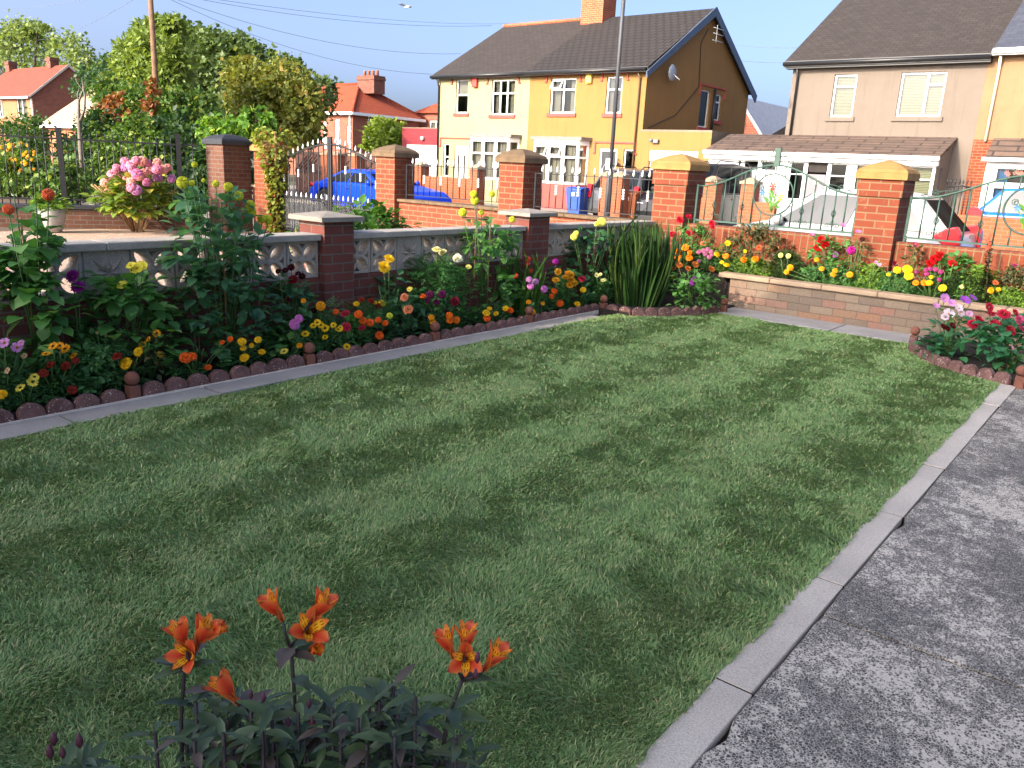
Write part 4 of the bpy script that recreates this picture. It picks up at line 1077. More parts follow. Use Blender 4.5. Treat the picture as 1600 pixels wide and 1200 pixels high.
for xx in (OX0, OX1): mb.add([(xx, -14.5, OE), (xx, -6.5, OE), (xx, -10.5, 9.2)], [(0, 1, 2)])
mb.build('wall', OWNW, own)
for hh in ((-.6, 1.4, 1, 2.3), (3, 5, 1, 2.4), (-.6, 1.2, 3.9, 5.2), (3, 4.8, 3.9, 5.2)): window(own, FO, hh, (.5,), .7, 'drape')
roof_slab(own, OX0 - .1, OX1 + .1, -14.8, -10.5, 6.5, 9.43, SLATEROOF, back=(-6.2, 6.5))

# ------------------------------------------------------------------ far side walls, gates, street furniture
FY = 20.0
fw_i = 0
OBR = brickmat('orange wall brick', '#9c5534', '#944c2e', '#957055', ms=.006, var=.15)
def far_wall(label, pxs, pils, ztop=1.05, zp=1.35, zb=.02):
    a, b = at_y(pxs[0], 290, FY).x, at_y(pxs[1], 290, FY).x
    w = thing('front_wall', label, 'garden wall', ((a + b) / 2, FY, 0))
    MB().box(a, b, FY + .02, FY + .22, zb, ztop).build('brick_face', OBR, w)
    for p0, p1 in pils:
        x0, x1 = at_y(p0, 290, FY).x, at_y(p1, 290, FY).x; m_ = (x0 + x1) / 2; hw = min(.26, max(.17, (x1 - x0) / 2))
        pl = MB().box(m_ - hw, m_ + hw, FY - .05, FY + .35, zb, zp).build('pillar', OBR, w)
        c = MB(); c.box(m_ - hw - .04, m_ + hw + .04, FY - .09, FY + .39, zp + .001, zp + .07); c.frustum((m_ - hw, m_ + hw, FY - .05, FY + .35), zp + .071, (m_ - .05, m_ + .05, FY + .1, FY + .2), zp + .16); c.build('cap', COPING, pl)
far_wall('orange brick front wall with pale capped pillars below the cream house', (648, 744), [(650, 657), (736, 745)], 1.12, 1.42)
far_wall('orange brick pillars by the drive of the ochre house, lamp post between them', (943, 951), [(943, 951), (961, 969)], 1.2, 1.42)
far_wall('orange brick wall and pillars in front of the tiled porch', (1160, 1214), [(1161, 1178)], 1.0, 1.42)
far_wall('orange brick gate pillar with a wall stub in front of the dark people carrier', (1090, 1110), [(1104, 1117)], 1.0, 1.42)
far_wall('orange brick wall below the bright blue car', (1485, 1640), [], 1.02, 1.4)
far_wall('orange brick gate pillars beside the brown timber gates', (505, 512), [(504, 513), (519, 530), (548, 559)], .4, 1.65)
def timber(label, p0, p1, z1, Y, diag=True):
    a, b = at_y(p0, 270, Y).x, at_y(p1, 270, Y).x
    g = thing('timber_gate', label, 'gate', ((a + b) / 2, Y, 0), 'brown timber gates across the road')
    wm = M('dark brown boards', '#54352b', 0.8, 0.25, 8, 0.4, 40)
    mb = MB(); n = int((b - a) / .14)
    for i in range(n): mb.box(a + (b - a) * i / n, a + (b - a) * (i + 1) / n - .008, Y, Y + .03, .08, z1)
    mb.build('boards', wm, g)
    f = MB()
    for zz in (.15, z1 * .55, z1 - .1): f.box(a, b, Y - .03, Y - .002, zz, zz + .1)
    if diag:
        for k in range(9):
            x0 = a + (b - a) * k / 9
            if x0 + .8 < b: f.tube([(x0, Y - .016, z1 * .58), (x0 + .8, Y - .016, z1 - .12)], .014, 4)
    f.build('frame', M('darker gate frame', '#3c2a24', 0.8, 0.2, 8), g)
timber('tall dark brown timber gate with diagonal boards behind the arched gate', 462, 504, 1.75, FY + .1)
timber('dark brown diagonal timber fence panel behind the blue sports car', 531, 648, 1.78, FY + 1.2)
# lamp post
lp = at_y(948, 340, 19.3); lx = lp.x
L_ = thing('lamp_post', 'tall dark grey lamp post in front of the ochre house', 'lamp post', (lx, 19.3, .04))
LPM = M('dark grey lamp post', '#3f4146', 0.55, 0.1, 5, 0.1)
MB().lathe([(.088, .0), (.088, 1.45), (.075, 1.5), (.055, 1.55)], (lx, 19.3, .04), 14).build('base', LPM, L_)
MB().lathe([(.055, 1.55), (.05, 7.6)], (lx, 19.3, .04), 14).build('shaft', LPM, L_)
MB().tube([(lx, 19.3, 7.6), (lx, 19.0, 7.9), (lx, 18.4, 8.0)], .03, 8).build('arm', LPM, L_); MB().box(lx - .12, lx + .12, 17.9, 18.45, 7.93, 8.05).build('lamp_head', LPM, L_, bevel=.03)
MB().box(lx - .1, lx + .02, 19.2, 19.21, 1.62, 1.9).build('notice', WHITE, L_)
# bins
def bin_(label, px, Y, colr, y0=300):
    x = at_y(px, y0, Y).x; b = thing('wheelie_bin', label, 'bin', (x, Y, .04)); m_ = M('bin ' + colr, colr, 0.6, 0.08, 4)
    mb = MB(); mb.frustum((x - .21, x + .21, Y - .25, Y + .22), .10, (x - .28, x + .28, Y - .34, Y + .30), .95); mb.build('body', m_, b, bevel=.02)
    mb = MB(); mb.prism([(Y - .37, .955), (Y - .36, 1.0), (Y - .1, 1.06), (Y + .34, 1.04), (Y + .34, .955)], 'x', x - .30, x + .30); mb.build('lid', m_, b, bevel=.015)
    for s in (-1, 1): MB().lathe([(.1, -.03), (.1, .03)], (x + s * .22, Y + .24, .14), 12, ax='x').build('wheel', BLACKM, b)
    MB().box(x - .06, x + .06, Y - .345, Y - .33, .78, .88).build('sticker', WHITE, b)
bin_('blue wheelie bin at the bumper of the silver car', 905, 21.3, '#24489c'); bin_('brown wheelie bin right of the lamp post', 990, 20.7, '#9c5a34'); bin_('green wheelie bin half hidden by the big yellow capped pillar', 1018, 21.1, '#2f7a3c')

# ------------------------------------------------------------------ cars
def carglass():
    t = NT('car glass'); d = t.n('BsdfDiffuse'); v = t.coord(); t.put(d.inputs[0], t.mix(t.ramp(t.noise(v, 2.5, 2), [(.4, 0.0), (.6, 1.0)]), lin('#101316'), lin('#20262a'))); g = t.n('BsdfGlossy'); g.inputs['Roughness'].default_value = .12
    ms = t.n('MixShader'); ms.inputs[0].default_value = .03; t.t.links.new(d.outputs[0], ms.inputs[1]); t.t.links.new(g.outputs[0], ms.inputs[2]); t.t.links.new(ms.outputs[0], t.out.inputs[0]); return t.mat
CARGLASS = carglass(); TYRE = M('tyre rubber', '#161617', 0.9, 0.1, 20); ALLOY = M('alloy rim', '#b9bcc0', 0.3, 0.05, metal=.9)
TAIL = M('tail light red', '#b01420', 0.3, 0.1, coat=.1); HEAD = M('head light', '#c9d2d6', 0.1, 0.05, coat=1); BLKTRIM = M('black trim', '#1b1c1e', 0.6, 0.1)
def car(label, loc, rz, L, W, H, colr, belt=.92, hood=.80, kind='hatch', rails=False, plate=None, wr=.31, spec_paint=.5, metal=.0, group=None, tail_tall=False):
    c = thing('parked_car', label, 'car', loc, group, rz, local=True)
    pm = M('car paint ' + colr, colr, 0.28, 0.04, 2, metal=metal, coat=.12, spec=.25)
    h = L / 2; xf_, xr_ = h - .78, -h + .72; ra = wr + .06
    def arch(xc): return [(xc + ra * math.cos(a), wr + ra * math.sin(a)) for a in [math.pi * (1.0 - i / 10) for i in range(11)]] if False else [(xc - ra * math.cos(math.pi * i / 10), max(.2, wr * .9 + ra * math.sin(math.pi * i / 10))) for i in range(11)]
    if kind == 'mpv': xw, t1, t2, xt = h - .95, h - 1.75, -h + .35, -h + .12
    elif kind == 'coupe': xw, t1, t2, xt = h - 1.35, h - 2.0, -h + 1.35, -h + .35
    elif kind == 'suv': xw, t1, t2, xt = h - 1.2, h - 1.8, -h + .55, -h + .12
    else: xw, t1, t2, xt = h - .95, h - 1.65, -h + .60, -h + .10
    low = [(-h + .06, .28)] + [(-h, .42), (-h + .01, .66), (xt - .02, belt)] + [(xw, belt + .02), (h - .35, hood), (h - .06, hood - .16), (h, .5), (h - .05, .26)]
    bot = [(xf_ + ra + .02, .2)] + arch(xf_)[::-1] + [(xf_ - ra - .02, .2), (xr_ + ra + .02, .2)] + arch(xr_)[::-1] + [(xr_ - ra - .02, .24)]
    mb = MB(); mb.prism(low + bot, 'y', -W / 2, W / 2); mb.build('body', pm, c, bevel=.075, seg=4)
    mb = MB()
    g = [(xt, belt - .02), (t2, H - .07), ((t2 + t1) / 2 - .1, H), (t1, H - .05), (xw + .04, belt - .02)]
    def hw(z): return W / 2 * (.965 - .20 * max(0, (z - belt)) / (H - belt))
    n = len(g); vs = [(x, -hw(z), z) for x, z in g] + [(x, hw(z), z) for x, z in g]
    fs = [tuple(range(n - 1, -1, -1)), tuple(range(n, 2 * n))] + [(i, (i + 1) % n, n + (i + 1) % n, n + i) for i in range(n)]
    mb.add(vs, fs); mb.build('cabin', pm, c, bevel=.07, seg=4)
    def panel(pts, nm, m_, off=.012):
        p = [Vector(q) for q in pts]; nn = (p[1] - p[0]).cross(p[2] - p[0]).normalized(); cen = sum(p, Vector()) / len(p)
        if nn.dot(cen - Vector((0, 0, .6))) < 0: nn = -nn
        q = [v + nn * off for v in p]; k = MB(); k.add(q + [v + nn * (off - .02) for v in p], [tuple(range(len(p)))] + [(i, (i + 1) % len(p), len(p) + (i + 1) % len(p), len(p) + i) for i in range(len(p))]); return k.build(nm, m_, c)
    zt = H - .12; zb = belt + .035
    def onl(a, b, z): return a[0] + (b[0] - a[0]) * (z - a[1]) / (b[1] - a[1])
    xF_b, xF_t = onl(g[4], g[3], zb), onl(g[4], g[3], zt); xR_b, xR_t = onl(g[0], g[1], zb), onl(g[0], g[1], zt)
    panel([(xF_b, -hw(zb) + .1, zb), (xF_b, hw(zb) - .1, zb), (xF_t, hw(zt) - .08, zt), (xF_t, -hw(zt) + .08, zt)], 'windscreen', CARGLASS)
    panel([(xR_b, -hw(zb) + .12, zb), (xR_b, hw(zb) - .12, zb), (xR_t, hw(zt) - .1, zt), (xR_t, -hw(zt) + .1, zt)], 'rear_window', CARGLASS)
    cuts = [.0, .46, .5, .93] if kind in ('hatch', 'coupe') else [.0, .36, .40, .68, .72, .96]
    for s in (-1, 1):
        for a, b in zip(cuts[0::2], cuts[1::2]):
            def X(z, t_):
                f0, r0 = onl(g[4], g[3], z) - .16, onl(g[0], g[1], z) + .14
                return f0 + (r0 - f0) * t_
            panel([(X(zb, a), s * hw(zb), zb), (X(zb, b), s * hw(zb), zb), (X(zt, b), s * hw(zt), zt), (X(zt, a), s * hw(zt), zt)], 'side_window', CARGLASS)
        for x in (xf_, xr_):
            tw = MB(); tw.lathe([(wr * .6, -.1), (wr * .97, -.1), (wr, -.06), (wr, .06), (wr * .97, .1), (wr * .6, .1)], (x, s * (W / 2 - .12), wr), 22, ax='y'); w_ = tw.build('wheel', TYRE, c)
            rm = MB(); rm.lathe([(wr * .62, 0), (wr * .62, .04), (wr * .55, .03)], (x, s * (W / 2 - .12) + s * .07, wr), 20, m=1, ax='y')
            for k in range(5):
                a = 2 * math.pi * k / 5; rm.tube([(x, s * (W / 2 - .035), wr), (x + wr * .58 * math.cos(a), s * (W / 2 - .03), wr + wr * .58 * math.sin(a))], [.05, .035], 6)
            rm.build('rim', [ALLOY, BLKTRIM], w_)
        mm = MB(); mm.ball((xw - .25, s * (W / 2 + .07), belt + .06), .085, 8); mm.build('mirror', pm if kind != 'mpv' else BLKTRIM, c)
        hl = MB(); hl.prism([(h - .30, hood - .14), (h - .1, hood - .17), (h - .02, hood - .30), (h - .24, hood - .28)], 'y', s * (W / 2 - .3), s * (W / 2 + .012)); hl.build('headlight', HEAD, c, bevel=.02)
        tl = MB(); zt_ = belt + (.16 if tail_tall else -.02)
        tl.prism([(-h - .012, .72), (-h - .006, zt_ - .12), (-h + .06, zt_ - .02), (-h + .18, zt_ - .05), (-h + .34, zt_ - .17), (-h + .12, .76)], 'y', s * (W / 2 - .16), s * (W / 2 + .012)); tl.build('tail_light', TAIL, c, bevel=.02)
        if rails: rl = MB(); rl.tube([(t1 - .1, s * (hw(H) - .06), H - .02), (t1 - .25, s * (hw(H) - .06), H + .05), (t2 + .2, s * (hw(H) - .06), H + .05), (t2 + .05, s * (hw(H) - .06), H - .03)], .018, 6); rl.build('roof_rail', BLKTRIM, c)
    pass
    for s in (-1, 1):
        for xg in (xw - .18, (xw + xt) / 2 - .05, xt + .55):
            MB().box(xg - .006, xg + .006, s * (W / 2 + .001) - .002, s * (W / 2 + .001) + .002, .34, belt - .03).build('door_seam', BLKTRIM, c)
        MB().box((xw + xt) / 2 + .03, (xw + xt) / 2 + .2, s * (W / 2 + .012) - .012, s * (W / 2 + .012) + .012, belt - .16, belt - .13).build('door_handle', BLKTRIM, c, bevel=.005)
    bm_ = MB(); bm_.box(-h - .02, -h + .2, -W / 2 + .06, W / 2 - .06, .26, .42); bm_.box(h - .2, h + .015, -W / 2 + .1, W / 2 - .1, .22, .38); bm_.build('bumper', BLKTRIM, c, bevel=.03)
    if plate: MB().box(-h - .03, -h - .012, -.26, .26, .70, .81).build('number_plate', M('yellow number plate', '#e0b922', 0.4, 0.05), c)
    MB().box(h + .016, h + .03, -.26, .26, .42, .53).build('number_plate', WHITE, c)
    return c
car('low bright blue sports car on the road behind the double gate', (-19.1, 17.2, -.06), 0, 4.5, 1.85, 1.33, '#0f3fd0', .90, .78, 'coupe', wr=.34)
car('silver estate car seen from behind on the drive of the ochre house', (at_y(916, 300, 21.4).x + .92, 23.6, .03), R_(90), 4.4, 1.82, 1.66, '#494c51', 1.0, .95, 'suv', rails=True, plate=True, wr=.34, metal=.2, tail_tall=True)
car('dark people carrier facing the road beside the big yellow capped pillar', (at_y(1180, 300, 24.6).x - .92, 22.7, .03), R_(-90), 4.5, 1.85, 1.93, '#2a2b2f', 1.05, 1.0, 'mpv', rails=True, wr=.34, metal=.4)
car('white hatchback parked just outside the green railings', (-3.95, 12.95, -.0), R_(180), 3.65, 1.66, 1.50, '#9fa2a4', .93, .80, 'hatch', wr=.29, tail_tall=True)
car('bright blue car on the drive of the peach house', (-1.55, 22.4, .03), 0, 4.3, 1.78, 1.66, '#1f63c8', 1.02, .9, 'hatch', wr=.33, tail_tall=True)
# far railings in front of peach house
fx0, fx1 = at_y(1478, 300, 20.4).x, at_y(1515, 300, 20.4).x
rr_ = thing('iron_railing', 'short arched black railing between the white hatchback and the blue car', 'railing', ((fx0 + fx1) / 2, 20.4, .05))
mb = MB(); n = 7
for i in range(n):
    x = fx0 + (fx1 - fx0) * i / (n - 1); mb.tube([(x, 20.4, 1.0), (x, 20.4, 1.66)], .01, 5); mb.lathe([(.003, 1.66), (.022, 1.7), (.002, 1.78)], (x, 20.4, 0), 6)
mb.build('bars', BLACKM, rr_); MB().tube([(fx0, 20.4, 1.58), ((fx0 + fx1) / 2, 20.4, 1.63), (fx1, 20.4, 1.6)], .016, 6).build('rail', BLACKM, rr_)

# telegraph pole, wires, gull
tp = at_y(239, 60, 15.9); ptop = at_y(236, -22, 15.9).z
t_ = thing('telegraph_pole', 'wooden telegraph pole rising out of the light green tree', 'pole', (tp.x, 15.9, -.1))
MB().lathe([(.13, -.1), (.085, ptop)], (tp.x, 15.9, 0), 10).build('pole', M('weathered pole wood', '#6f5540', 0.9, 0.25, 6, 0.5, 30), t_)
WIREM = M('overhead wire', '#5a6472', 0.7, 0.0)
top = Vector((tp.x, 15.9, ptop - .1))
def wire(label, b, sag=.6, a=None):
    a = a or top; b = Vector(b)
    o = MB().tube([a.lerp(b, i / 16) - Vector((0, 0, sag * 4 * (i / 16) * (1 - i / 16))) for i in range(17)], .009, 4).build('overhead_wire', WIREM, None, org=tuple(a))
    tag(o, label, 'wire', 'overhead wires')
wire('overhead wire running from the pole to the eave corner of the cream house', at_y(674, 116, 26.9))
wire('overhead wire running from the pole to the middle of the cream house roof', at_y(720, 84, 29))
wire('overhead wire running from the pole to the ridge end of the cream house', at_y(768, 40, 31.4), .4)
wire('upper overhead wire passing behind the chimney of the semi detached pair', at_y(880, 30, 60), .7)
wire('overhead wire sloping from the pole to the far left house', at_y(60, 62, 33), .4)
wire('overhead wire leaving the pole towards the top left corner', at_y(-120, 18, 30), .4)
wire('upper overhead wire between the ochre gable and the pinkish house', at_y(1262, 74, 34), .1, at_y(1120, 66, 36))
wire('lower overhead wire between the ochre gable and the pinkish house', at_y(1258, 97, 34), .1, at_y(1120, 90, 36))
g = at_y(635, 11, 40)
mb = MB(); mb.lathe([(.01, -.22), (.07, -.08), (.08, .05), (.045, .16), (.05, .2), (.01, .28)], (g.x, g.y, g.z), 8, ax='x')
for s in (-1, 1): mb.add([(g.x - .06, g.y, g.z), (g.x + .1, g.y, g.z), (g.x + .02, g.y + s * .35, g.z + .16), (g.x - .14, g.y + s * .62, g.z + .06)], [(0, 1, 2, 3)])
o = mb.build('gull', M('gull white', '#d6d8da', 0.8, 0.1), None, org=tuple(g), recalc=False); tag(o, 'small pale gull flying high in the sky', 'bird')
# ------------------------------------------------------------------ leaves and flowers
OV = (np.array([(0, 0, 0), (.34, .5, .10), (.36, 0, 0), (.34, -.5, .10), (.70, .36, .04), (.72, 0, -.03), (.70, -.36, .04), (1, 0, -.14)]),
      [(0, 2, 1), (0, 3, 2), (2, 5, 4, 1), (2, 3, 6, 5), (5, 7, 4), (5, 6, 7)])
DM = (np.array([(0, 0, 0), (.5, .5, .08), (1, 0, -.05), (.5, -.5, .08)]), [(0, 2, 1), (0, 3, 2)])
_fv, _ff = [], []
for k, (t0, s, L) in enumerate([(0.15, 1, .4), (.15, -1, .4), (.4, 1, .42), (.4, -1, .42), (.62, 1, .34), (.62, -1, .34), (.72, 0, .34)]):
    ax = np.array([.62, .78 * s, .0]) if s else np.array([1., 0, 0]); pr = np.array([-ax[1], ax[0], 0])
    p = np.array([t0, 0, 0]); b_ = len(_fv)
    _fv += [p, p + ax * L * .5 + pr * .055 + (0, 0, .02), p + ax * L + (0, 0, -.04), p + ax * L * .5 - pr * .055 + (0, 0, .02)]; _ff += [(b_, b_ + 2, b_ + 1), (b_, b_ + 3, b_ + 2)]
_b = len(_fv); _fv += [np.array([0, .012, 0]), np.array([.75, .008, 0]), np.array([.75, -.008, 0]), np.array([0, -.012, 0])]; _ff += [(_b, _b + 3, _b + 2, _b + 1)]
FERN = (np.array(_fv), _ff)
PT = (np.array([(0, .06, 0), (0, -.06, 0), (.45, .34, .07), (.45, -.34, .07), (.85, .30, .04), (.85, -.30, .04), (1.0, .0, .0), (.5, 0, -.02)]),
      [(0, 1, 7), (0, 7, 2), (1, 3, 7), (2, 7, 6, 4), (7, 3, 5, 6)])
def unit(a): return a / np.maximum(np.linalg.norm(a, axis=-1, keepdims=True), 1e-9)
class LF:
    def __init__(s): s.V = []; s.F3 = []; s.F4 = []; s.n = 0; s.m3 = []; s.m4 = []
    def add(s, T, P, A, N, S, W=1.0, m=0):
        tv, tf = T; P = np.asarray(P, float); k = len(P)
        if k == 0: return s
        A = unit(np.asarray(A, float)); N = np.asarray(N, float)
        B = unit(np.cross(N, A)); C = np.cross(A, B); S = np.broadcast_to(np.asarray(S, float), (k,)); W = np.broadcast_to(np.asarray(W, float), (k,))
        v = P[:, None, :] + S[:, None, None] * (tv[None, :, 0:1] * A[:, None, :] + tv[None, :, 1:2] * W[:, None, None] * B[:, None, :] + tv[None, :, 2:3] * C[:, None, :])
        nv = len(tv); off = s.n + np.arange(k)[:, None] * nv
        t3 = np.array([f for f in tf if len(f) == 3]).reshape(-1, 3); t4 = np.array([f for f in tf if len(f) == 4]).reshape(-1, 4)
        if len(t3): q = (off[:, :, None] + t3[None]).reshape(-1, 3); s.F3.append(q); s.m3.append(np.full(len(q), m))
        if len(t4): q = (off[:, :, None] + t4[None]).reshape(-1, 4); s.F4.append(q); s.m4.append(np.full(len(q), m))
        s.V.append(v.reshape(-1, 3)); s.n += k * nv; return s
    def mesh(s, name, mats, off=None, smooth=True):
        V = np.concatenate(s.V)
        if off is not None: V = V - np.array(off)
        F3 = np.concatenate(s.F3) if s.F3 else np.zeros((0, 3), int); F4 = np.concatenate(s.F4) if s.F4 else np.zeros((0, 4), int)
        mi = np.concatenate([*s.m3, *s.m4]).astype(np.int32)
        me = bpy.data.meshes.new(name); n3, n4 = len(F3), len(F4)
        me.vertices.add(len(V)); me.vertices.foreach_set('co', V.astype(np.float32).ravel())
        me.loops.add(n3 * 3 + n4 * 4); me.loops.foreach_set('vertex_index', np.concatenate([F3.ravel(), F4.ravel()]).astype(np.int32))
        me.polygons.add(n3 + n4)
        st = np.concatenate([np.arange(n3) * 3, n3 * 3 + np.arange(n4) * 4]).astype(np.int32)
        me.polygons.foreach_set('loop_start', st)
        for q in (mats if isinstance(mats, (list, tuple)) else [mats]): me.materials.append(q)
        me.polygons.foreach_set('material_index', mi)
        me.polygons.foreach_set('use_smooth', np.full(n3 + n4, smooth))
        me.update(calc_edges=True); me.validate(); return me
    def build(s, name, mats, parent=None, smooth=True, org=None):
        off = ORG[parent.name] if parent is not None else org
        o = link_mesh(name, s.mesh(name, mats, off, smooth), parent)
        if parent is None and org is not None: o.location = org
        return o
def rdir(n):
    return unit(rg.normal(size=(n, 3)))
GA = math.pi * (3 - math.sqrt(5))
_bloom = {}
def bloom_mesh(kind, col):
    key = (kind, col)
    if key in _bloom: return _bloom[key]
    lf = LF(); pm = petalmat(col); mats = [pm, M('flower centre dark', '#2c1610', 0.9, 0.2), petalmat('#d9a520'), leafmat('sepal green', '#3f6b2c')]
    if kind in ('pompon', 'decor', 'cactus', 'marigold', 'mop'):
        n, lo, L, W, flat = {'pompon': (120, -.75, .40, 1.0, .95), 'decor': (64, -.05, .80, .72, .5), 'cactus': (84, -.35, .85, .42, .55), 'marigold': (80, -.1, .42, 1.3, .66), 'mop': (130, -.6, .30, 1.6, .85)}[kind]
        i = np.arange(n) + .5; z = 1 - (1 - lo) * i / n; th = i * GA; r = np.sqrt(np.maximum(0, 1 - z * z))
        D = np.stack([r * np.cos(th), r * np.sin(th), z], 1)
        D += rg.normal(size=D.shape) * (.14 if kind in ('marigold', 'mop') else .04); D = unit(D)
        TD = unit(np.stack([D[:, 0] * D[:, 2], D[:, 1] * D[:, 2], -(1 - D[:, 2] ** 2)], 1) + rg.normal(size=D.shape) * .08)
        up = np.array([0, 0, 1.0]); lift = {'pompon': .75, 'decor': .5, 'cactus': .8, 'marigold': .9, 'mop': .35}[kind]
        sc3 = np.array([1, 1, flat]); A = unit(TD + D * lift); Ls = L * rg.uniform(.85, 1.12, n)
        P = D * sc3 * .82 - A * Ls[:, None] * .42
        if kind in ('decor', 'cactus'): A = unit(np.stack([D[:, 0], D[:, 1], .12 + .9 * np.clip(D[:, 2], 0, 1) ** 2 * .9], 1)); Ls = Ls * (1 - .45 * np.clip(D[:, 2], 0, 1) ** 2); P = D * np.array([.28, .28, .30]) - A * .05
        lf.add(PT, P, A, D + up * .25, Ls, W)
        if kind in ('pompon', 'marigold', 'mop'):
            k = np.arange(60) + .5; zz = 1 - 2 * k / 60; rr = np.sqrt(1 - zz * zz); Dk = np.stack([rr * np.cos(k * GA), rr * np.sin(k * GA), zz], 1); ok = zz > (lo - .1)
            lf.add(DM, Dk[ok] * sc3 * .60 - unit(np.cross(Dk[ok], up + .01)) * .22, unit(np.cross(Dk[ok], up + .01)), Dk[ok], .44, 1.0)
        if kind in ('decor', 'cactus'): lf.add(PT, rdir(12) * .05 + (0, 0, .24), rdir(12) * .7 + (0, 0, 1.2), rdir(12), .26, 1, m=2 if kind == 'decor' else 0)
    elif kind in ('daisy', 'daisyd'):
        n = 13; th = np.arange(n) * 2 * math.pi / n + rg.normal(size=n) * .05; D = np.stack([np.cos(th), np.sin(th), np.full(n, .12)], 1)
        lf.add(PT, D * .18, D, np.tile((0, 0, 1.0), (n, 1)) + D * -.1, .84 * rg.uniform(.9, 1.08, n), .62)
        i = np.arange(26) + .5; z = 1 - i / 26; th = i * GA; r = np.sqrt(1 - z * z); D = np.stack([r * np.cos(th), r * np.sin(th), z], 1)
        lf.add(PT, D * np.array([.2, .2, .1]), D + (0, 0, .4), D, .13, 1.6, m=1 if kind == 'daisyd' else 2)
    elif kind == 'open':      # few broad petals (zinnia, cosmos, lily like)
        n = 7; th = np.arange(n) * 2 * math.pi / n; D = np.stack([np.cos(th), np.sin(th), np.full(n, .35)], 1)
        lf.add(PT, D * .1, D, np.tile((0, 0, 1.0), (n, 1)) - D * .3, .95 * rg.uniform(.9, 1.08, n), 1.15)
        lf.add(PT, rdir(10) * .06 + (0, 0, .12), rdir(10) + (0, 0, 1.2), rdir(10), .2, 1, m=2)
    # green calyx
    th = np.arange(6) * math.pi / 3; D = np.stack([np.cos(th), np.sin(th), np.full(6, -.3)], 1)
    if kind != 'mop': lf.add(DM, np.tile((0, 0, -.12 if kind != 'pompon' else -.5), (6, 1)), D, np.tile((0, 0, 1.0), (6, 1)), .38, .8, m=3)
    _bloom[key] = lf.mesh('flower', mats); return _bloom[key]
def put_bloom(par, p, r, kind, col, face, name='flower'):
    o = link_mesh(name, bloom_mesh(kind, col), par)
    o.location = Vector(p) - ORG[par.name]
    q = Vector(face).normalized().to_track_quat('Z', 'Y').to_euler(); q.rotate_axis('Z', rnd.uniform(0, 6.28))
    o.rotation_euler = q; o.scale = (r, r, r * rnd.uniform(.85, 1.1))
    return o

def dome(lf, c, h, r, n, size, T=OV, W=.8, up=.25, m=0, z0=.0, clump=9, shape=1.0):
    """leaves through a rounded clump standing on c; h high, r wide"""
    nc = max(3, n // clump); zc = rg.uniform(.08, 1, nc) ** .8; th = rg.uniform(0, 2 * math.pi, nc)
    prof = np.sqrt(np.clip(1 - ((zc - .35) / .72) ** 2, .04, 1)) if shape > .5 else (1.05 - zc * .75)
    rad = r * prof * rg.uniform(.25, 1, nc) ** .6
    cc = np.stack([rad * np.cos(th), rad * np.sin(th), z0 + zc * (h - z0)], 1)
    i = rg.integers(0, nc, n); D = rdir(n)
    P = cc[i] + D * np.array([1, 1, .7]) * size * .8
    P[:, 2] = np.clip(P[:, 2], .01, None)
    out = unit(np.stack([P[:, 0], P[:, 1], np.zeros(n)], 1) / max(r, .01) + rg.normal(size=(n, 3)) * .35)
    A = unit(out + D * .55 + np.array([0, 0, up]) - np.array([0, 0, .25]))
    N = unit(np.array([0, 0, 1.0]) + D * .5 + out * .25)
    lf.add(T, P + np.array(c), A, N, size * rg.uniform(.6, 1.25, n), W, m)
SHADEG = '#2f5a2c'
LEAF = {
    'dahlia': (leafmat('dahlia leaf', '#59904a', tip='#84b366', trans=.42), OV, .085, .78, 1.0), 'dark': (leafmat('dark dahlia leaf', '#4c7d56', trans=.42), OV, .08, .8, 1.0),
    'fern': (leafmat('marigold leaf', '#588a56', hue=.3, trans=.42), FERN, .085, 1.0, 1.5), 'lime': (leafmat('lime leaf', '#6f9436', hue=.3), OV, .05, .7, 1.4),
    'grey': (leafmat('grey green leaf', '#5d7a4c', hue=.25), FERN, .06, 1.0, 2.2), 'small': (leafmat('small bushy leaf', '#609456', trans=.42), OV, .045, .7, 1.7),
    'wilt': (leafmat('wilting leaf', '#66764a', tip='#8d8550'), OV, .05, .55, 1.3), 'sedum': (leafmat('fleshy leaf', '#659a5a', hue=.25), OV, .055, .75, 1.5),
    'feather': (leafmat('feathery leaf', '#528a4e', hue=.3), FERN, .10, 1.0, 1.5), 'bronze': (leafmat('bronze olive leaf', '#5c6340', tip='#a5794c', hue=.4), OV, .06, .7, 1.4),
    'broad': (leafmat('broad leaf', '#588e48'), OV, .12, .85, .8), 'deep': (leafmat('deep green leaf', '#428256', spec=.5), OV, .10, .8, 1.0),
}
STEM = leafmat('green stem', '#4a6b35', hue=.2, trans=.1); STAKE = M('bamboo cane', '#8b6f4a', 0.8, 0.2, 20)
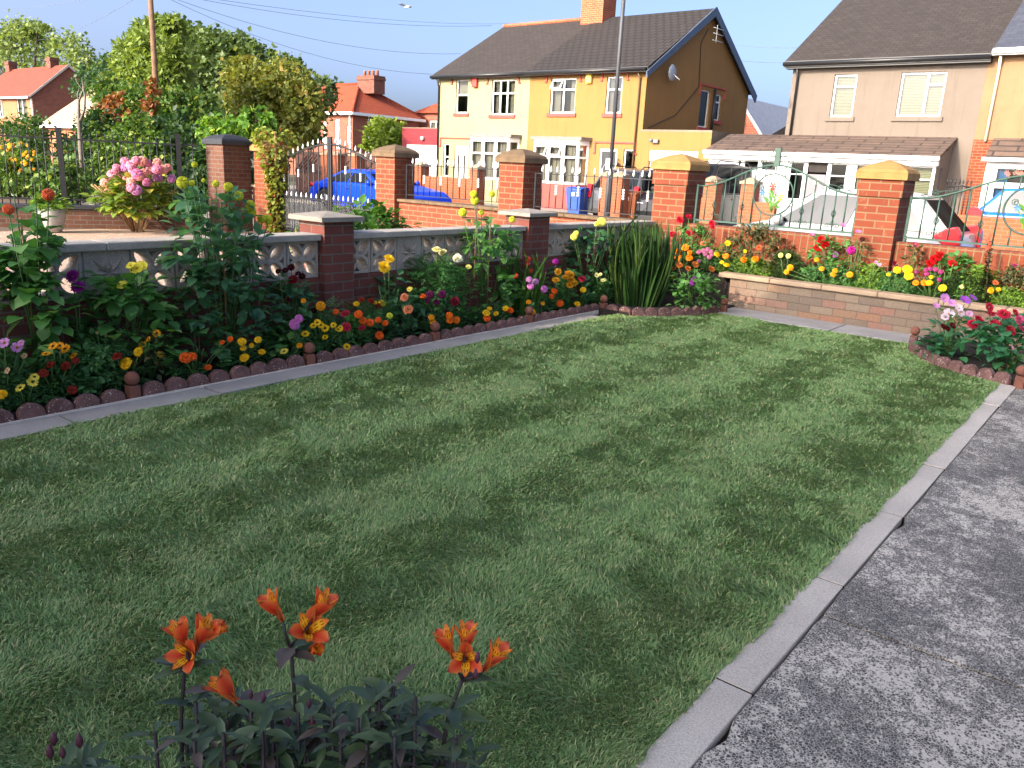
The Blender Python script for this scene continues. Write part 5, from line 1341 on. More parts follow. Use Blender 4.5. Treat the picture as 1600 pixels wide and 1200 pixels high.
def plant(name, label, cat, plane, rect, style, blooms=(), n=None, dens=1.0, group=None, soil=.045, stake=0, size=None, shape=1.0, upf=.55):
    """rect: xl, ytop, xr, ybottom in the photograph; plane: ('x', X) or ('y', Y)"""
    at = (lambda x, y: at_x(x, y, plane[1])) if plane[0] == 'x' else (lambda x, y: at_y(x, y, plane[1]))
    xl, yt, xr, yb = rect; xm = (xl + xr) / 2
    bpt = at(xm, yb); c = Vector((bpt.x, bpt.y, soil)); d = depth(bpt); wid = (xr - xl) / 2 * d / FPX
    top = at(xm, yt); h = max(.08, top.z - soil)
    r = thing(name, label, cat, (c.x, c.y, soil), group)
    mt, T, sz, W, dn = LEAF[style]; sz = size or sz
    nn = n or int(dens * dn * 480 * (wid * 2 * h) / (sz * sz) * .02 + 40)
    z0 = .35 * max(0.0, bpt.z - soil) if bpt.z - soil > .18 else 0.0
    lf = LF(); dome(lf, c, h, wid, nn, sz, T, W, z0=z0, shape=shape)
    if plane[0] == 'x':
        for v_ in lf.V: hi_ = -4.955 - .05 * rg.random(len(v_)); v_[:, 0] = np.where(v_[:, 0] > hi_, hi_ - .2 * np.abs(v_[:, 0] - hi_), v_[:, 0]); v_[:, 2] = np.maximum(v_[:, 2], .05)
    if soil > .2:
        for v_ in lf.V: lo_ = 9.545 + .05 * rg.random(len(v_)); v_[:, 1] = np.where(v_[:, 1] < lo_, lo_ + .2 * np.abs(v_[:, 1] - lo_), v_[:, 1]); v_[:, 2] = np.maximum(v_[:, 2], .385)
    lf.build('foliage', mt, r)
    sm = MB(); k = 5 if h > .3 else 3
    for i in range(k):
        a = rnd.uniform(0, 6.28); q = c + Vector((math.cos(a) * wid * .5, math.sin(a) * wid * .5, h * rnd.uniform(.6, .95)))
        sm.tube([c + Vector((math.cos(a), math.sin(a), 0)) * .02, c.lerp(q, .5) + Vector((0, 0, .03)), q], .005 if h > .4 else .003, 5)
    out = []
    out_ = min(.8 * wid, .13)
    for b in blooms:
        x, y, rp, kind, col = b[:5]; p = at_x(x, y, min(plane[1] + out_, -4.93)) if plane[0] == 'x' else at_y(x, y, plane[1] - (min(out_, .06) if soil > .2 else out_))
        
        rad = rp * depth(p) / FPX * .87
        f = Vector((.45, -.5, upf)) + Vector((rnd.uniform(-.4, .4), rnd.uniform(-.4, .4), rnd.uniform(-.15, .3)))
        mid = Vector((c.x * .5 + p.x * .5, c.y * .5 + p.y * .5, c.z + (p.z - c.z) * .5))
        sm.tube([Vector((c.x * .8 + p.x * .2, c.y * .8 + p.y * .2, c.z + .01)), mid, p - Vector((0, 0, rad * .6))], .0035, 5)
        out.append((p, rad, kind, col, f))
    sm.build('stem', STEM, r)
    for p, rad, kind, col, f in out: put_bloom(r, p, rad, kind, col, f)
    for s in range(stake):
        q = c + Vector((rnd.uniform(-.05, .05), rnd.uniform(-.05, .05), 0)); MB().tube([q, q + Vector((rnd.uniform(-.02, .02), 0, h * 1.02))], .006, 6).build('cane', STAKE, r)
    return r
OR, YE, YO, RU, PY, LI, PK, CR_, BU, RA, PE, MG, LM = '#e8661a', '#f0c41c', '#eba31c', '#8c2a1c', '#ead95a', '#c487c9', '#d37fcf', '#c61f3f', '#4a0f1e', '#bf2f52', '#e59b73', '#9c2a9c', '#c9cf3a'
XB, XF = ('x', -5.22), ('x', -5.05)
LB = 'flowering plants of the long left border'
def pl(label, cat, plane, rect, style, bl, **k):
    nm = {'marigold': 'marigold', 'dahlia': 'dahlia', 'daisy': 'daisy_plant'}.get(cat, cat.replace(' ', '_'))
    return plant(nm, label, cat, plane, rect, style, bl, **k)
F = lambda kind, col, *pts: [(x, y, r, kind, col) for x, y, r in pts]
# -- long left border, from the near end
pl('lilac daisies at the near left end of the border', 'daisy', XF, (-25, 540, 42, 625), 'small', F('daisy', LI, (7, 536, 11), (27, 543, 11), (33, 536, 7)) + F('daisy', '#d8b48f', (12, 579, 7), (38, 556, 6)))
pl('yellow daisies with dark eyes above rust red flowers', 'daisy', XF, (62, 548, 122, 610), 'small', F('daisyd', YO, (83, 541, 9), (102, 545, 10), (72, 553, 8), (115, 556, 8), (94, 540, 7)))
pl('rust red marigold below the dark eyed yellow daisies', 'marigold', XF, (55, 575, 125, 630), 'fern', F('marigold', RU, (79, 570, 8), (103, 572, 9), (68, 583, 9), (118, 563, 7), (113, 609, 9)))
pl('pale yellow dark eyed daisies near the edging at the left end', 'daisy', ('x', -4.98), (10, 600, 72, 645), 'small', F('daisyd', PY, (32, 606, 10), (51, 597, 10), (54, 589, 8)))
pl('yellow marigold cut by the left edge of the photo', 'marigold', ('x', -4.98), (-30, 618, 18, 655), 'fern', F('marigold', YE, (2, 617, 11)))
pl('fleshy pale green sedum without flowers near the first ball post', 'sedum', XF, (122, 552, 188, 622), 'sedum', [], dens=1.5)
pl('double yellow marigold beside the green sedum', 'marigold', XF, (165, 572, 238, 622), 'fern', F('marigold', YE, (197, 568, 12), (216, 550, 9)) + F('marigold', RU, (183, 557, 9)))
pl('wilting rudbeckia with small orange dark eyed flowers', 'rudbeckia', ('x', -5.1), (208, 528, 266, 610), 'wilt', F('daisyd', YO, (245, 521, 8), (223, 539, 8), (250, 554, 7), (232, 530, 6), (228, 545, 6)))
pl('tall staked dahlia with orange and terracotta ball blooms at the left', 'dahlia', XB, (18, 345, 108, 545), 'dahlia', F('pompon', '#d8663a', (13, 327, 10), (75, 304, 12)) + F('pompon', '#8fae5a', (19, 288, 5), (54, 281, 6)), stake=1, n=300, size=.11, shape=0)
pl('thin stemmed dahlia with one magenta spiky bloom before the star block', 'dahlia', XB, (100, 520, 150, 560), 'small', F('cactus', MG, (114, 432, 13), (122, 449, 12)), n=60)
pl('dark ferny plant with tiny pale buds behind the sedum', 'ferny plant', ('x', -5.2), (118, 518, 205, 575), 'fern', F('pompon', '#cfc48a', (152, 520, 3), (165, 524, 3), (178, 530, 3), (185, 520, 3)))
pl('leafy dahlia with pale yellow lily shaped blooms before the screen wall', 'dahlia', XB, (145, 430, 262, 540), 'dahlia', F('open', '#e3d94a', (214, 420, 12), (205, 416, 9), (222, 416, 10), (192, 447, 10), (210, 428, 8)), n=330, size=.105)
pl('big dark bush of yellow pompon dahlias rising above the wall', 'dahlia', XB, (268, 312, 432, 545), 'dark', F('pompon', LM, (285, 285, 11), (300, 286, 6), (304, 257, 6), (337, 287, 7), (357, 292, 9), (373, 306, 9), (391, 320, 9), (393, 332, 9), (409, 342, 9), (419, 343, 9), (318, 282, 4)), n=820, size=.10, stake=2, dens=1.2)
pl('broad leaved plant without flowers below the yellow pompon dahlias', 'leafy plant', XF, (280, 515, 345, 585), 'broad', [], n=40)
pl('orange marigold right of the first ball post', 'marigold', ('x', -4.98), (272, 565, 335, 605), 'fern', F('marigold', OR, (290, 559, 11), (300, 557, 9), (325, 574, 7), (347, 535, 5), (360, 530, 6)))
pl('yellow marigold cluster under the right side of the pompon dahlias', 'marigold', XF, (345, 540, 422, 590), 'fern', F('marigold', YE, (378, 534, 8), (380, 544, 6), (382, 559, 9), (403, 531, 7), (409, 550, 7), (393, 540, 5)))
pl('single pale yellow dark eyed daisy by the second ball post', 'daisy', ('x', -4.98), (425, 550, 478, 585), 'fern', F('daisyd', PY, (444, 549, 8)) + F('marigold', YO, (468, 540, 6)))
pl('burgundy dahlia with near black flowers left of the grey capped pillar', 'dahlia', XB, (420, 440, 492, 545), 'dark', F('decor', BU, (446, 423, 7), (455, 418, 7), (472, 432, 7), (435, 424, 6), (452, 468, 6), (490, 486, 6), (466, 428, 6)) + F('decor', '#7c1626', (458, 437, 9)))
pl('orchid pink pompon dahlia left of the grey capped pillar', 'dahlia', XF, (425, 505, 490, 565), 'dahlia', F('pompon', PK, (460, 507, 10), (467, 498, 8)), n=90)
pl('orange yellow marigold at the foot of the grey capped pillar', 'marigold', ('x', -5.15), (470, 482, 535, 520), 'fern', F('marigold', YO, (501, 478, 9), (474, 470, 5)) + F('marigold', OR, (525, 487, 6)))
pl('golden rudbeckia drift right of the second ball post', 'rudbeckia', XF, (462, 505, 552, 562), 'small', F('daisyd', YE, (490, 509, 7), (496, 504, 7), (501, 508, 7), (508, 513, 8), (521, 508, 6), (529, 515, 8), (477, 522, 8), (508, 527, 6), (542, 542, 7), (532, 512, 5)))
pl('raspberry red zinnia between the golden rudbeckia and orange marigolds', 'zinnia', XF, (528, 492, 585, 555), 'dahlia', F('decor', RA, (540, 491, 9), (541, 511, 9), (566, 513, 7)), n=90)
pl('orange marigolds in a loose row before the peach dahlia', 'marigold', XF, (552, 500, 622, 545), 'fern', F('marigold', OR, (560, 491, 8), (567, 501, 7), (578, 504, 8), (591, 500, 6), (602, 505, 6), (593, 524, 8)) + F('marigold', LM, (609, 493, 6)))
pl('low tagetes with mixed rust and yellow flowers beside the pillar base', 'marigold', ('x', -5.2), (552, 473, 612, 500), 'fern', F('marigold', YE, (597, 474, 7), (557, 475, 6), (586, 473, 4)) + F('marigold', RU, (565, 468, 6), (580, 470, 6), (591, 477, 5)))
pl('big lemon yellow cactus dahlia right of the grey capped pillar', 'dahlia', XB, (574, 432, 640, 490), 'dark', F('decor', '#efcf30', (600, 418, 12), (608, 405, 10)), n=110)
pl('peach dahlia with two open blooms in mid border', 'dahlia', XF, (608, 465, 672, 540), 'dark', F('decor', PE, (632, 465, 8), (638, 484, 10)) + F('open', PY, (640, 453, 6)), n=150)
pl('light green feathery dahlia with cream white yellow eyed blooms', 'dahlia', XB, (628, 412, 735, 485), 'feather', F('decor', '#e9e6b4', (682, 391, 9), (692, 395, 8)) + F('decor', '#efeedc', (715, 404, 9)) + F('open', '#e6dd7a', (732, 418, 6)), dens=1.6)
pl('plum purple dahlia with two globe blooms and a dark red one', 'dahlia', XF, (645, 462, 735, 525), 'dark', F('pompon', '#6b1a4e', (672, 460, 8), (691, 460, 8), (668, 470, 5), (682, 472, 6)) + F('decor', '#7c1a30', (711, 471, 9)) + F('marigold', OR, (661, 463, 6)), n=170)
pl('bright orange marigold right of the third ball post', 'marigold', ('x', -4.98), (680, 500, 728, 525), 'fern', F('marigold', '#ee7a14', (702, 493, 7), (703, 500, 7), (713, 500, 7)))
pl('small golden marigold just left of the third ball post', 'marigold', ('x', -4.98), (660, 500, 690, 525), 'fern', F('marigold', YO, (674, 496, 6), (676, 503, 6)))
pl('tall bright green dahlia with lime yellow blooms inside a wire support', 'dahlia', XB, (700, 352, 815, 500), 'dahlia', F('pompon', LM, (740, 303, 7), (742, 313, 8), (769, 303, 6), (723, 332, 8), (800, 343, 6), (752, 332, 5)), n=420, size=.095, stake=1)
pl('yellow and orange marigolds by the fourth ball post', 'marigold', ('x', -4.98), (738, 487, 815, 522), 'fern', F('marigold', YE, (760, 489, 7), (765, 482, 5), (775, 490, 5), (790, 482, 6)) + F('marigold', OR, (761, 497, 7), (797, 485, 7)))
pl('lilac pompon dahlia before the second dark wall pillar', 'dahlia', XF, (802, 445, 868, 505), 'dahlia', F('pompon', PK, (829, 447, 7), (850, 452, 7)) + F('pompon', LI, (827, 437, 6), (837, 440, 6)), n=130)
pl('golden chrysanthemum dahlias right of the second dark wall pillar', 'chrysanthemum', XF, (848, 432, 918, 492), 'dahlia', F('decor', '#dfa92c', (872, 425, 7), (868, 438, 7), (888, 427, 7), (883, 434, 7), (892, 438, 8), (897, 442, 7), (890, 446, 7), (870, 437, 6), (893, 430, 6)), n=170)
pl('single magenta globe dahlia on a thin stem beside the second wall pillar', 'dahlia', XB, (855, 425, 885, 470), 'dark', F('pompon', '#a3269c', (868, 409, 6)), n=40)
pl('raspberry dahlia beside the golden chrysanthemums', 'dahlia', ('x', -5.1), (895, 440, 930, 490), 'dark', F('decor', '#b82a4a', (909, 436, 7)), n=60)
pl('orange marigold under the golden chrysanthemums', 'marigold', ('x', -4.98), (855, 465, 900, 495), 'fern', F('marigold', OR, (866, 455, 6), (875, 474, 7), (862, 463, 5)))
pl('scattered yellow marigolds before the corner ball post', 'marigold', ('x', -4.98), (822, 478, 862, 505), 'fern', F('marigold', YO, (832, 487, 6), (848, 474, 4), (826, 472, 5)))
pl('yellow marigold nearest the corner ball post', 'marigold', ('x', -4.98), (888, 470, 935, 492), 'fern', F('marigold', YE, (911, 453, 6), (902, 475, 6)))
pl('dark dahlia bush with pale yellow pompons by the end of the screen wall', 'dahlia', XB, (868, 362, 965, 480), 'dark', F('pompon', '#d9d763', (940, 347, 9), (897, 370, 7), (900, 365, 6), (932, 350, 5)), n=330, size=.09, stake=1)
pl('small pale yellow daisies in front of the dark dahlia bush', 'daisy', XF, (918, 440, 962, 480), 'small', F('daisy', '#e0df9a', (932, 430, 5), (943, 438, 6), (938, 429, 4)))
# sword leaved clumps
def sword(name, label, cat, pos, h, r, n, colr, w=.022, blooms=(), tip=None):
    t = thing(name, label, cat, pos); m_ = leafmat('sword leaf ' + colr, colr, hue=.3, trans=.3, tip=tip); lf = LF(); seg = 6
    tv = []; tf = []
    for i in range(seg + 1):
        u = i / seg; ww = (.5 * (1 - u) ** .55 + .08 * (1 - u)) if i < seg else 0.0
        tv += [(u, ww, .03 * (ww > 0)), (u, 0, 0), (u, -ww, .03 * (ww > 0))]
    for i in range(seg):
        a = i * 3; tf += [(a, a + 1, a + 4, a + 3), (a + 1, a + 2, a + 5, a + 4)]
    base = np.array(tv)
    for k in range(n):
        a = rnd.uniform(0, 6.28); rr = rnd.uniform(0, 1) ** .6; lean = rr * .36 + rnd.uniform(-.06, .08)
        P = np.array([[pos[0] + math.cos(a) * r * .45 * rr, pos[1] + math.sin(a) * r * .45 * rr, pos[2]]])
        L = h * rnd.uniform(.55, 1.05); T2 = base.copy(); bend = rnd.uniform(.0, .22) + (.5 if rnd.random() < .12 else 0)
        T2[:, 2] += -bend * base[:, 0] ** 3
        A = np.array([[math.cos(a) * math.sin(lean), math.sin(a) * math.sin(lean), math.cos(lean)]])
        fa = rnd.uniform(0, 6.28); N = np.array([[math.cos(a) + .8 * math.cos(fa), math.sin(a) + .8 * math.sin(fa), .1]])
        lf.add((T2, tf), P, A, N, L, w / L * rnd.uniform(.7, 1.2) * 2)
    lf.build('foliage', m_, t)
    for (p, rad, kind, col) in blooms: put_bloom(t, p, rad, kind, col, (.5, -.5, .5))
    return t
gp = at_y(1000, 470, 8.42)
sword('gladiolus', 'tall clump of sword leaved gladiolus in the far left corner', 'gladiolus', (gp.x - .05, 8.42, .04), 1.0, .62, 250, '#34552a', .016, tip='#5f7a3c')
gp = at_x(812, 470, -5.2)
sword('crocosmia', 'sword leaved crocosmia with small red flowers before the second wall pillar', 'crocosmia', (-5.2, gp.y, .04), .70, .35, 34, '#4a7430', .026, [(at_x(x, y, -5.12), .028, 'open', '#c43a2a') for x, y in ((826, 405), (829, 424), (800, 435), (806, 431), (824, 412))], tip='#9aa24a')
pl('dusty orange and purple dahlia bush leaning over the edging beside the gladiolus', 'dahlia', ('y', 8.62), (1040, 425, 1118, 495), 'dahlia', F('decor', '#c0743a', (1061, 415, 7), (1086, 414, 7), (1111, 421, 7), (1052, 420, 6), (1075, 420, 6)) + F('pompon', '#7d2f8e', (1084, 437, 6), (1082, 442, 6)) + F('marigold', YO, (1048, 432, 5)), n=330, size=.075)
# -- raised bed
RB = ('y', 9.66); RF = ('y', 9.58); RS = .38
def rp(label, cat, plane, rect, style, bl, **k):
    k['dens'] = k.get('dens', 1.0) * 1.5
    if 'n' in k: k['n'] = int(k['n'] * 1.5)
    return pl(label, cat, plane, rect, style, bl, soil=RS, **k)
rp('crimson dahlias in front of the big yellow capped pillar by the gladiolus', 'dahlia', RB, (1045, 352, 1112, 425), 'dahlia', F('decor', CR_, (1062, 344, 7), (1051, 367, 8), (1077, 365, 8), (1112, 349, 6), (1076, 339, 6), (1113, 356, 5)) + F('decor', '#d98a60', (1099, 381, 6)), n=220, size=.07)
rp('orange marigolds at the left end of the raised bed', 'marigold', RF, (1040, 395, 1092, 428), 'fern', F('marigold', '#f08a14', (1071, 387, 7), (1059, 393, 6), (1060, 403, 7), (1077, 403, 7), (1078, 395, 5), (1046, 402, 5)))
rp('pink phlox with clustered small flowers at the left of the raised bed', 'phlox', RF, (1088, 398, 1124, 425), 'small', F('mop', '#c2749c', (1092, 394, 5), (1099, 392, 5), (1106, 390, 5), (1111, 394, 5), (1102, 397, 5), (1108, 402, 5), (1092, 408, 4), (1113, 398, 4)))
rp('lime leaved marigolds with yellow and orange flowers on the raised bed edge', 'marigold', ('y', 9.53), (1118, 408, 1205, 432), 'lime', F('marigold', '#f08a14', (1134, 400, 6), (1162, 406, 6), (1180, 405, 7)) + F('marigold', YE, (1120, 398, 6), (1135, 414, 6), (1128, 410, 4)), dens=2.4)
rp('tall bronze leaved bush with salmon flowers on the raised bed', 'flowering shrub', RB, (1122, 356, 1232, 425), 'bronze', F('decor', '#cf7048', (1186, 387, 6), (1172, 372, 4), (1150, 366, 4)), n=560)
rp('pale lime bush with a yellow flower between phlox and bronze bush', 'flowering shrub', RF, (1112, 378, 1152, 425), 'lime', F('open', YE, (1136, 381, 6), (1163, 393, 4)), n=120)
rp('silvery green santolina mound left of the red dahlias', 'santolina', RF, (1205, 398, 1248, 436), 'grey', F('pompon', '#e6df8a', (1220, 399, 5), (1232, 400, 5)), dens=1.8)
rp('scarlet dahlia with stacked blooms in the middle of the raised bed', 'dahlia', RB, (1250, 376, 1322, 432), 'dahlia', F('decor', '#c91522', (1283, 375, 8), (1278, 388, 9), (1290, 381, 8), (1300, 376, 6), (1287, 384, 7)) + F('decor', '#b06ab8', (1305, 398, 6)), n=190, size=.07)
rp('feathery cosmos with a magenta bloom left of the big yellow capped pillar', 'cosmos', RB, (1312, 376, 1352, 432), 'wilt', F('pompon', '#b31f8e', (1330, 391, 8)) + F('open', '#c878b4', (1318, 353, 6), (1341, 363, 6), (1268, 367, 5)) + F('pompon', '#4a2620', (1347, 374, 5)), n=170)
rp('dark green marigolds with small yellow flowers along the raised coping', 'marigold', ('y', 9.54), (1240, 422, 1348, 452), 'small', F('marigold', YO, (1235, 418, 6), (1229, 425, 5), (1284, 420, 5), (1305, 423, 5), (1302, 429, 5), (1328, 429, 6), (1276, 406, 5)), dens=1.5)
rp('round leaved light green plant between the yellow marigolds', 'leafy plant', RF, (1330, 418, 1375, 450), 'lime', F('open', '#c98ab0', (1368, 410, 4), (1374, 414, 4)), size=.07, dens=1.2)
rp('large double lemon yellow marigolds right of the big yellow capped pillar', 'marigold', ('y', 9.54), (1360, 430, 1425, 462), 'small', F('marigold', '#f2d71e', (1402, 422, 7), (1418, 421, 9), (1420, 431, 8), (1388, 429, 4)), dens=1.4)
rp('scarlet dahlia with several blooms right of the big yellow capped pillar', 'dahlia', RB, (1442, 402, 1515, 455), 'dahlia', F('decor', '#c81a26', (1468, 398, 8), (1459, 406, 9), (1452, 412, 8), (1488, 412, 8), (1465, 402, 7)), n=200, size=.07)
rp('magenta cosmos leaning on the right side of the big yellow capped pillar', 'cosmos', RB, (1398, 385, 1442, 440), 'bronze', F('decor', '#a3284e', (1398, 413, 7)) + F('daisy', '#97305f', (1430, 382, 6)), n=90)
rp('mauve pink chrysanthemum cluster in front of the scarlet dahlia', 'chrysanthemum', RF, (1432, 428, 1482, 455), 'small', F('mop', '#a8407a', (1447, 422, 5), (1454, 420, 5), (1462, 421, 5), (1470, 425, 5), (1448, 428, 5), (1468, 437, 5), (1432, 425, 4)), n=110)
rp('orange and yellow marigolds on the raised edge under the mauve cluster', 'marigold', ('y', 9.54), (1422, 446, 1482, 472), 'fern', F('marigold', YE, (1452, 442, 6), (1473, 450, 7), (1455, 433, 4)) + F('marigold', '#f08a14', (1431, 442, 6), (1444, 442, 6)), dens=1.4)
rp('big grey green santolina mound left of the dark snapdragon spire', 'santolina', ('y', 9.57), (1474, 430, 1536, 474), 'grey', F('pompon', '#e6df8a', (1503, 448, 4)), dens=2.0)
rp('yellow and orange daisies behind the grey green santolina mound', 'daisy', RB, (1500, 420, 1552, 455), 'lime', F('daisy', YE, (1514, 426, 6), (1536, 423, 5), (1530, 434, 7), (1546, 423, 5), (1528, 428, 6)))
rp('bushy plant with a magenta flower at the right edge of the raised bed', 'flowering shrub', RB, (1556, 415, 1625, 486), 'bronze', F('decor', '#c2478a', (1586, 416, 6)) + F('decor', '#d97a50', (1555, 442, 6)), n=340)
rp('lime leaved plant with an orange flower right of the snapdragon spire', 'marigold', ('y', 9.54), (1540, 455, 1600, 488), 'lime', F('marigold', '#f0a414', (1548, 454, 6), (1560, 452, 4)), dens=1.6)
# snapdragon spire
p0 = at_y(1537, 484, 9.56); p1 = at_y(1547, 366, 9.56)
t = thing('snapdragon', 'tall dark snapdragon spire with coral tip at the right of the raised bed', 'snapdragon', (p0.x, 9.56, .38)); b0 = Vector((p0.x, 9.56, .38))
MB().tube([b0, b0.lerp(p1, .5) + Vector((.01, 0, 0)), p1], [.009, .007, .003], 6).build('stem', M('dark stem', '#33291f', 0.8, 0.2, 20), t)
lf = LF(); n = 300; u = rg.uniform(0.04, .9, n); th = rg.uniform(0, 6.28, n); D = np.stack([np.cos(th), np.sin(th), np.full(n, .4)], 1)
P = np.array(b0)[None] + u[:, None] * np.array(p1 - b0)[None] + D * .01
lf.add(OV, P, D, np.tile((0, 0, 1.0), (n, 1)), .055 * (1.2 - .6 * u), .35); lf.build('foliage', leafmat('dark spire leaf', '#33402a', hue=.4, tip='#5a4632'), t)
for k in range(9): put_bloom(t, b0.lerp(p1, .80 + .2 * k / 8) + Vector((rnd.uniform(-.02, .02), -.02, 0)), .018, 'open', '#c9604e', (rnd.uniform(-.6, .6), -.8, .3))
# -- right corner bed
CB = ('y', 8.15)
pl('raspberry red chrysanthemum dahlias crowding the right corner bed', 'dahlia', CB, (1502, 500, 1612, 592), 'deep', F('decor', '#c4304e', (1545, 480, 9), (1528, 501, 11), (1519, 507, 10), (1568, 492, 12), (1555, 507, 10), (1578, 517, 11), (1548, 491, 8), (1586, 489, 8)) + F('decor', '#cf5f8c', (1592, 500, 9), (1598, 515, 9)), n=330, size=.10)
pl('dark green broad leaved plant with dark red flowers at the corner bed', 'leafy plant', CB, (1446, 512, 1508, 575), 'deep', F('decor', '#6e1626', (1474, 511, 7), (1488, 509, 7), (1480, 514, 6)), n=110, size=.10)
pl('white and lilac cosmos standing over the corner bed', 'cosmos', ('y', 8.5), (1440, 485, 1512, 545), 'small', F('open', LI, (1475, 466, 9), (1487, 474, 7), (1463, 478, 6)) + F('open', '#9a52c4', (1508, 470, 10), (1519, 466, 8)) + F('open', '#d9c9dc', (1482, 491, 10), (1477, 496, 8), (1500, 489, 8), (1498, 482, 8)) + F('open', '#c99ac4', (1514, 491, 7)), n=120)
pl('small plant with one pale pink flower at the front of the corner bed', 'daisy', ('y', 7.95), (1560, 545, 1605, 590), 'wilt', F('open', '#cf8fc0', (1581, 544, 5)), n=90)
# plant support ring
q = at_x(742, 341, -5.2); q2 = at_x(747, 303, -5.2)
t = thing('plant_support', 'rusty wire plant support ring around the tall bright green dahlia', 'plant support', (q.x, q.y, .04)); RUST = M('rusty wire', '#5c4236', 0.8, 0.3, 20)
MB().tube([(q.x + .13 * math.cos(i * math.pi / 10), q.y + .13 * math.sin(i * math.pi / 10), q.z) for i in range(20)], .005, 5, closed=True).build('ring', RUST, t)
MB().tube([(q.x + .02, q.y, .04), (q.x + .02, q.y, q.z + .16)], .006, 6).build('stake', RUST, t)

# ------------------------------------------------------------------ neighbour's side
hp = at_z(215, 362, 0)
t = thing('hydrangea', 'hydrangea bush covered in pink mophead flowers by the neighbouring plinth wall', 'hydrangea', (hp.x, hp.y, 0)); hd = depth(hp); k_ = hd / FPX
lf = LF(); dome(lf, (hp.x, hp.y, .0), 85 * k_, 60 * k_, 900, .17, OV, .8, z0=.3); lf.build('foliage', leafmat('hydrangea leaf', '#6f8a34', hue=.35, tip='#b7b04a'), t)
mb = MB()
for k in range(22):
    a = rnd.uniform(0, 6.28); mb.tube([(hp.x + .1 * math.cos(a), hp.y + .1 * math.sin(a), 0), (hp.x + .35 * math.cos(a), hp.y + .35 * math.sin(a), .45), (hp.x + .75 * math.cos(a), hp.y + .75 * math.sin(a), .85)], .012, 5)
mb.build('stem', M('woody stem', '#8a6a45', 0.9, 0.2, 12), t)
for x, y in ((182, 262), (195, 252), (205, 258), (212, 250), (222, 252), (230, 255), (188, 268), (208, 266), (214, 272), (246, 254), (245, 264), (255, 265), (262, 262), (235, 266), (176, 273), (185, 280), (165, 285), (205, 284), (218, 276), (225, 270), (246, 278), (268, 279), (200, 282), (205, 293), (213, 297), (190, 290), (172, 300), (230, 285), (238, 262), (196, 262)):
    dpt = hd - .75 - rnd.uniform(0, .3) + abs(x - 215) * .008
    put_bloom(t, at_w(x, y, dpt), rnd.uniform(7.0, 10.0) * dpt / FPX, 'mop', rnd.choice(['#dc93b2', '#d888a6', '#cf7fae', '#d8958e', '#bd80b4', '#dfa398']), (.5, -.6, .6), 'flower_head')
POT = M('pale grey pot', '#a5a199', 0.9, 0.12, 5, 0.4, 50, fine=.1)
pp = at_z(82, 363, 0); kk = depth(pp) / FPX
t = thing('plant_pot', 'rounded pale stone pot with orange flowers by the neighbouring wall', 'plant pot', tuple(pp))
MB().lathe([(13 * kk, 0), (17 * kk, 10 * kk), (21 * kk, 26 * kk), (21 * kk, 36 * kk), (19 * kk, 36 * kk), (17 * kk, 32 * kk)], tuple(pp), 20).build('pot', POT, t)
t = thing('potted_plant', 'small leafy potted plant with terracotta flowers in the rounded stone pot', 'potted plant', (pp.x, pp.y, 33 * kk))
lf = LF(); dome(lf, (pp.x, pp.y, 33 * kk), 18 * kk, 20 * kk, 160, .13, OV, .8); lf.build('foliage', LEAF['lime'][0], t)
for x, y in ((68, 306), (75, 304), (80, 308)): put_bloom(t, at_w(x, y, depth(pp) - .1), 5 * kk, 'marigold', '#b8663f', (.4, -.6, .6))
pq = at_z(362, 340, 0); kk = depth(pq) / FPX
t = thing('planter', 'square slatted cream planter standing in front of the dark corner pillar', 'planter', tuple(pq)); w = 11 * kk
mb = MB()
for i in range(5): mb.box(pq.x - w, pq.x + w, pq.y - w, pq.y + w, i * 5.2 * kk + .02, (i + 1) * 5.2 * kk)
mb.build('slats', M('cream painted wood', '#c9b996', 0.8, 0.1), t, bevel=.01)
lf = LF(); dome(lf, (pq.x, pq.y, 25 * kk), .35, .4, 90, .13); lf.build('foliage', LEAF['dahlia'][0], t)
# green shrub behind the screen wall and creeper
def bush(name, label, cat, c, h, r, n, size, mat_, W=.7, T=OV, group=None, stem=True):
    t = thing(name, label, cat, c, group); lf = LF()
    for k in range(max(1, int(r / .5))):
        a = rnd.uniform(0, 6.28); q = rnd.uniform(0, r * .5)
        dome(lf, (c[0] + math.cos(a) * q, c[1] + math.sin(a) * q, c[2]), h * rnd.uniform(.75, 1.02), r * rnd.uniform(.6, .8), n // max(1, int(r / .5)), size, T, W)
    lf.build('crown', mat_, t)
    if stem:
        mb = MB()
        for k in range(6):
            a = rnd.uniform(0, 6.28); mb.tube([c, (c[0] + math.cos(a) * r * .25, c[1] + math.sin(a) * r * .25, c[2] + h * .35), (c[0] + math.cos(a) * r * .5, c[1] + math.sin(a) * r * .5, c[2] + h * .7)], .012 if h < 2 else .03, 5)
        mb.build('stem', M('woody stem', '#8a6a45'), t)
    return t
bp = at_y(545, 350, 6.9)
bush('peony_bush', 'leafy green peony bush behind the grey capped wall pillar', 'bush', (bp.x + .15, 6.9, 0), 1.22, .95, 1300, .13, leafmat('peony leaf', '#47752f', hue=.35), .62)
bp = at_y(480, 350, 6.3)
bush('peony_bush', 'smaller green bush left of the grey capped wall pillar behind the screen wall', 'bush', (bp.x, 6.3, 0), .95, .6, 600, .11, leafmat('peony leaf', '#47752f'), .62)
cp_ = at_y(438, 330, 9.95); t = thing('creeper', 'yellow green creeper climbing between the gatepost and the arched gate', 'creeper', (cp_.x, 9.95, 0)); lf = LF()
n = 1500; u = rg.uniform(0, 1, n); cx = np.array([at_y(430 + 8 * 1, 330 - 125 * 1, 9.95).x] * n); hh = u * 2.05
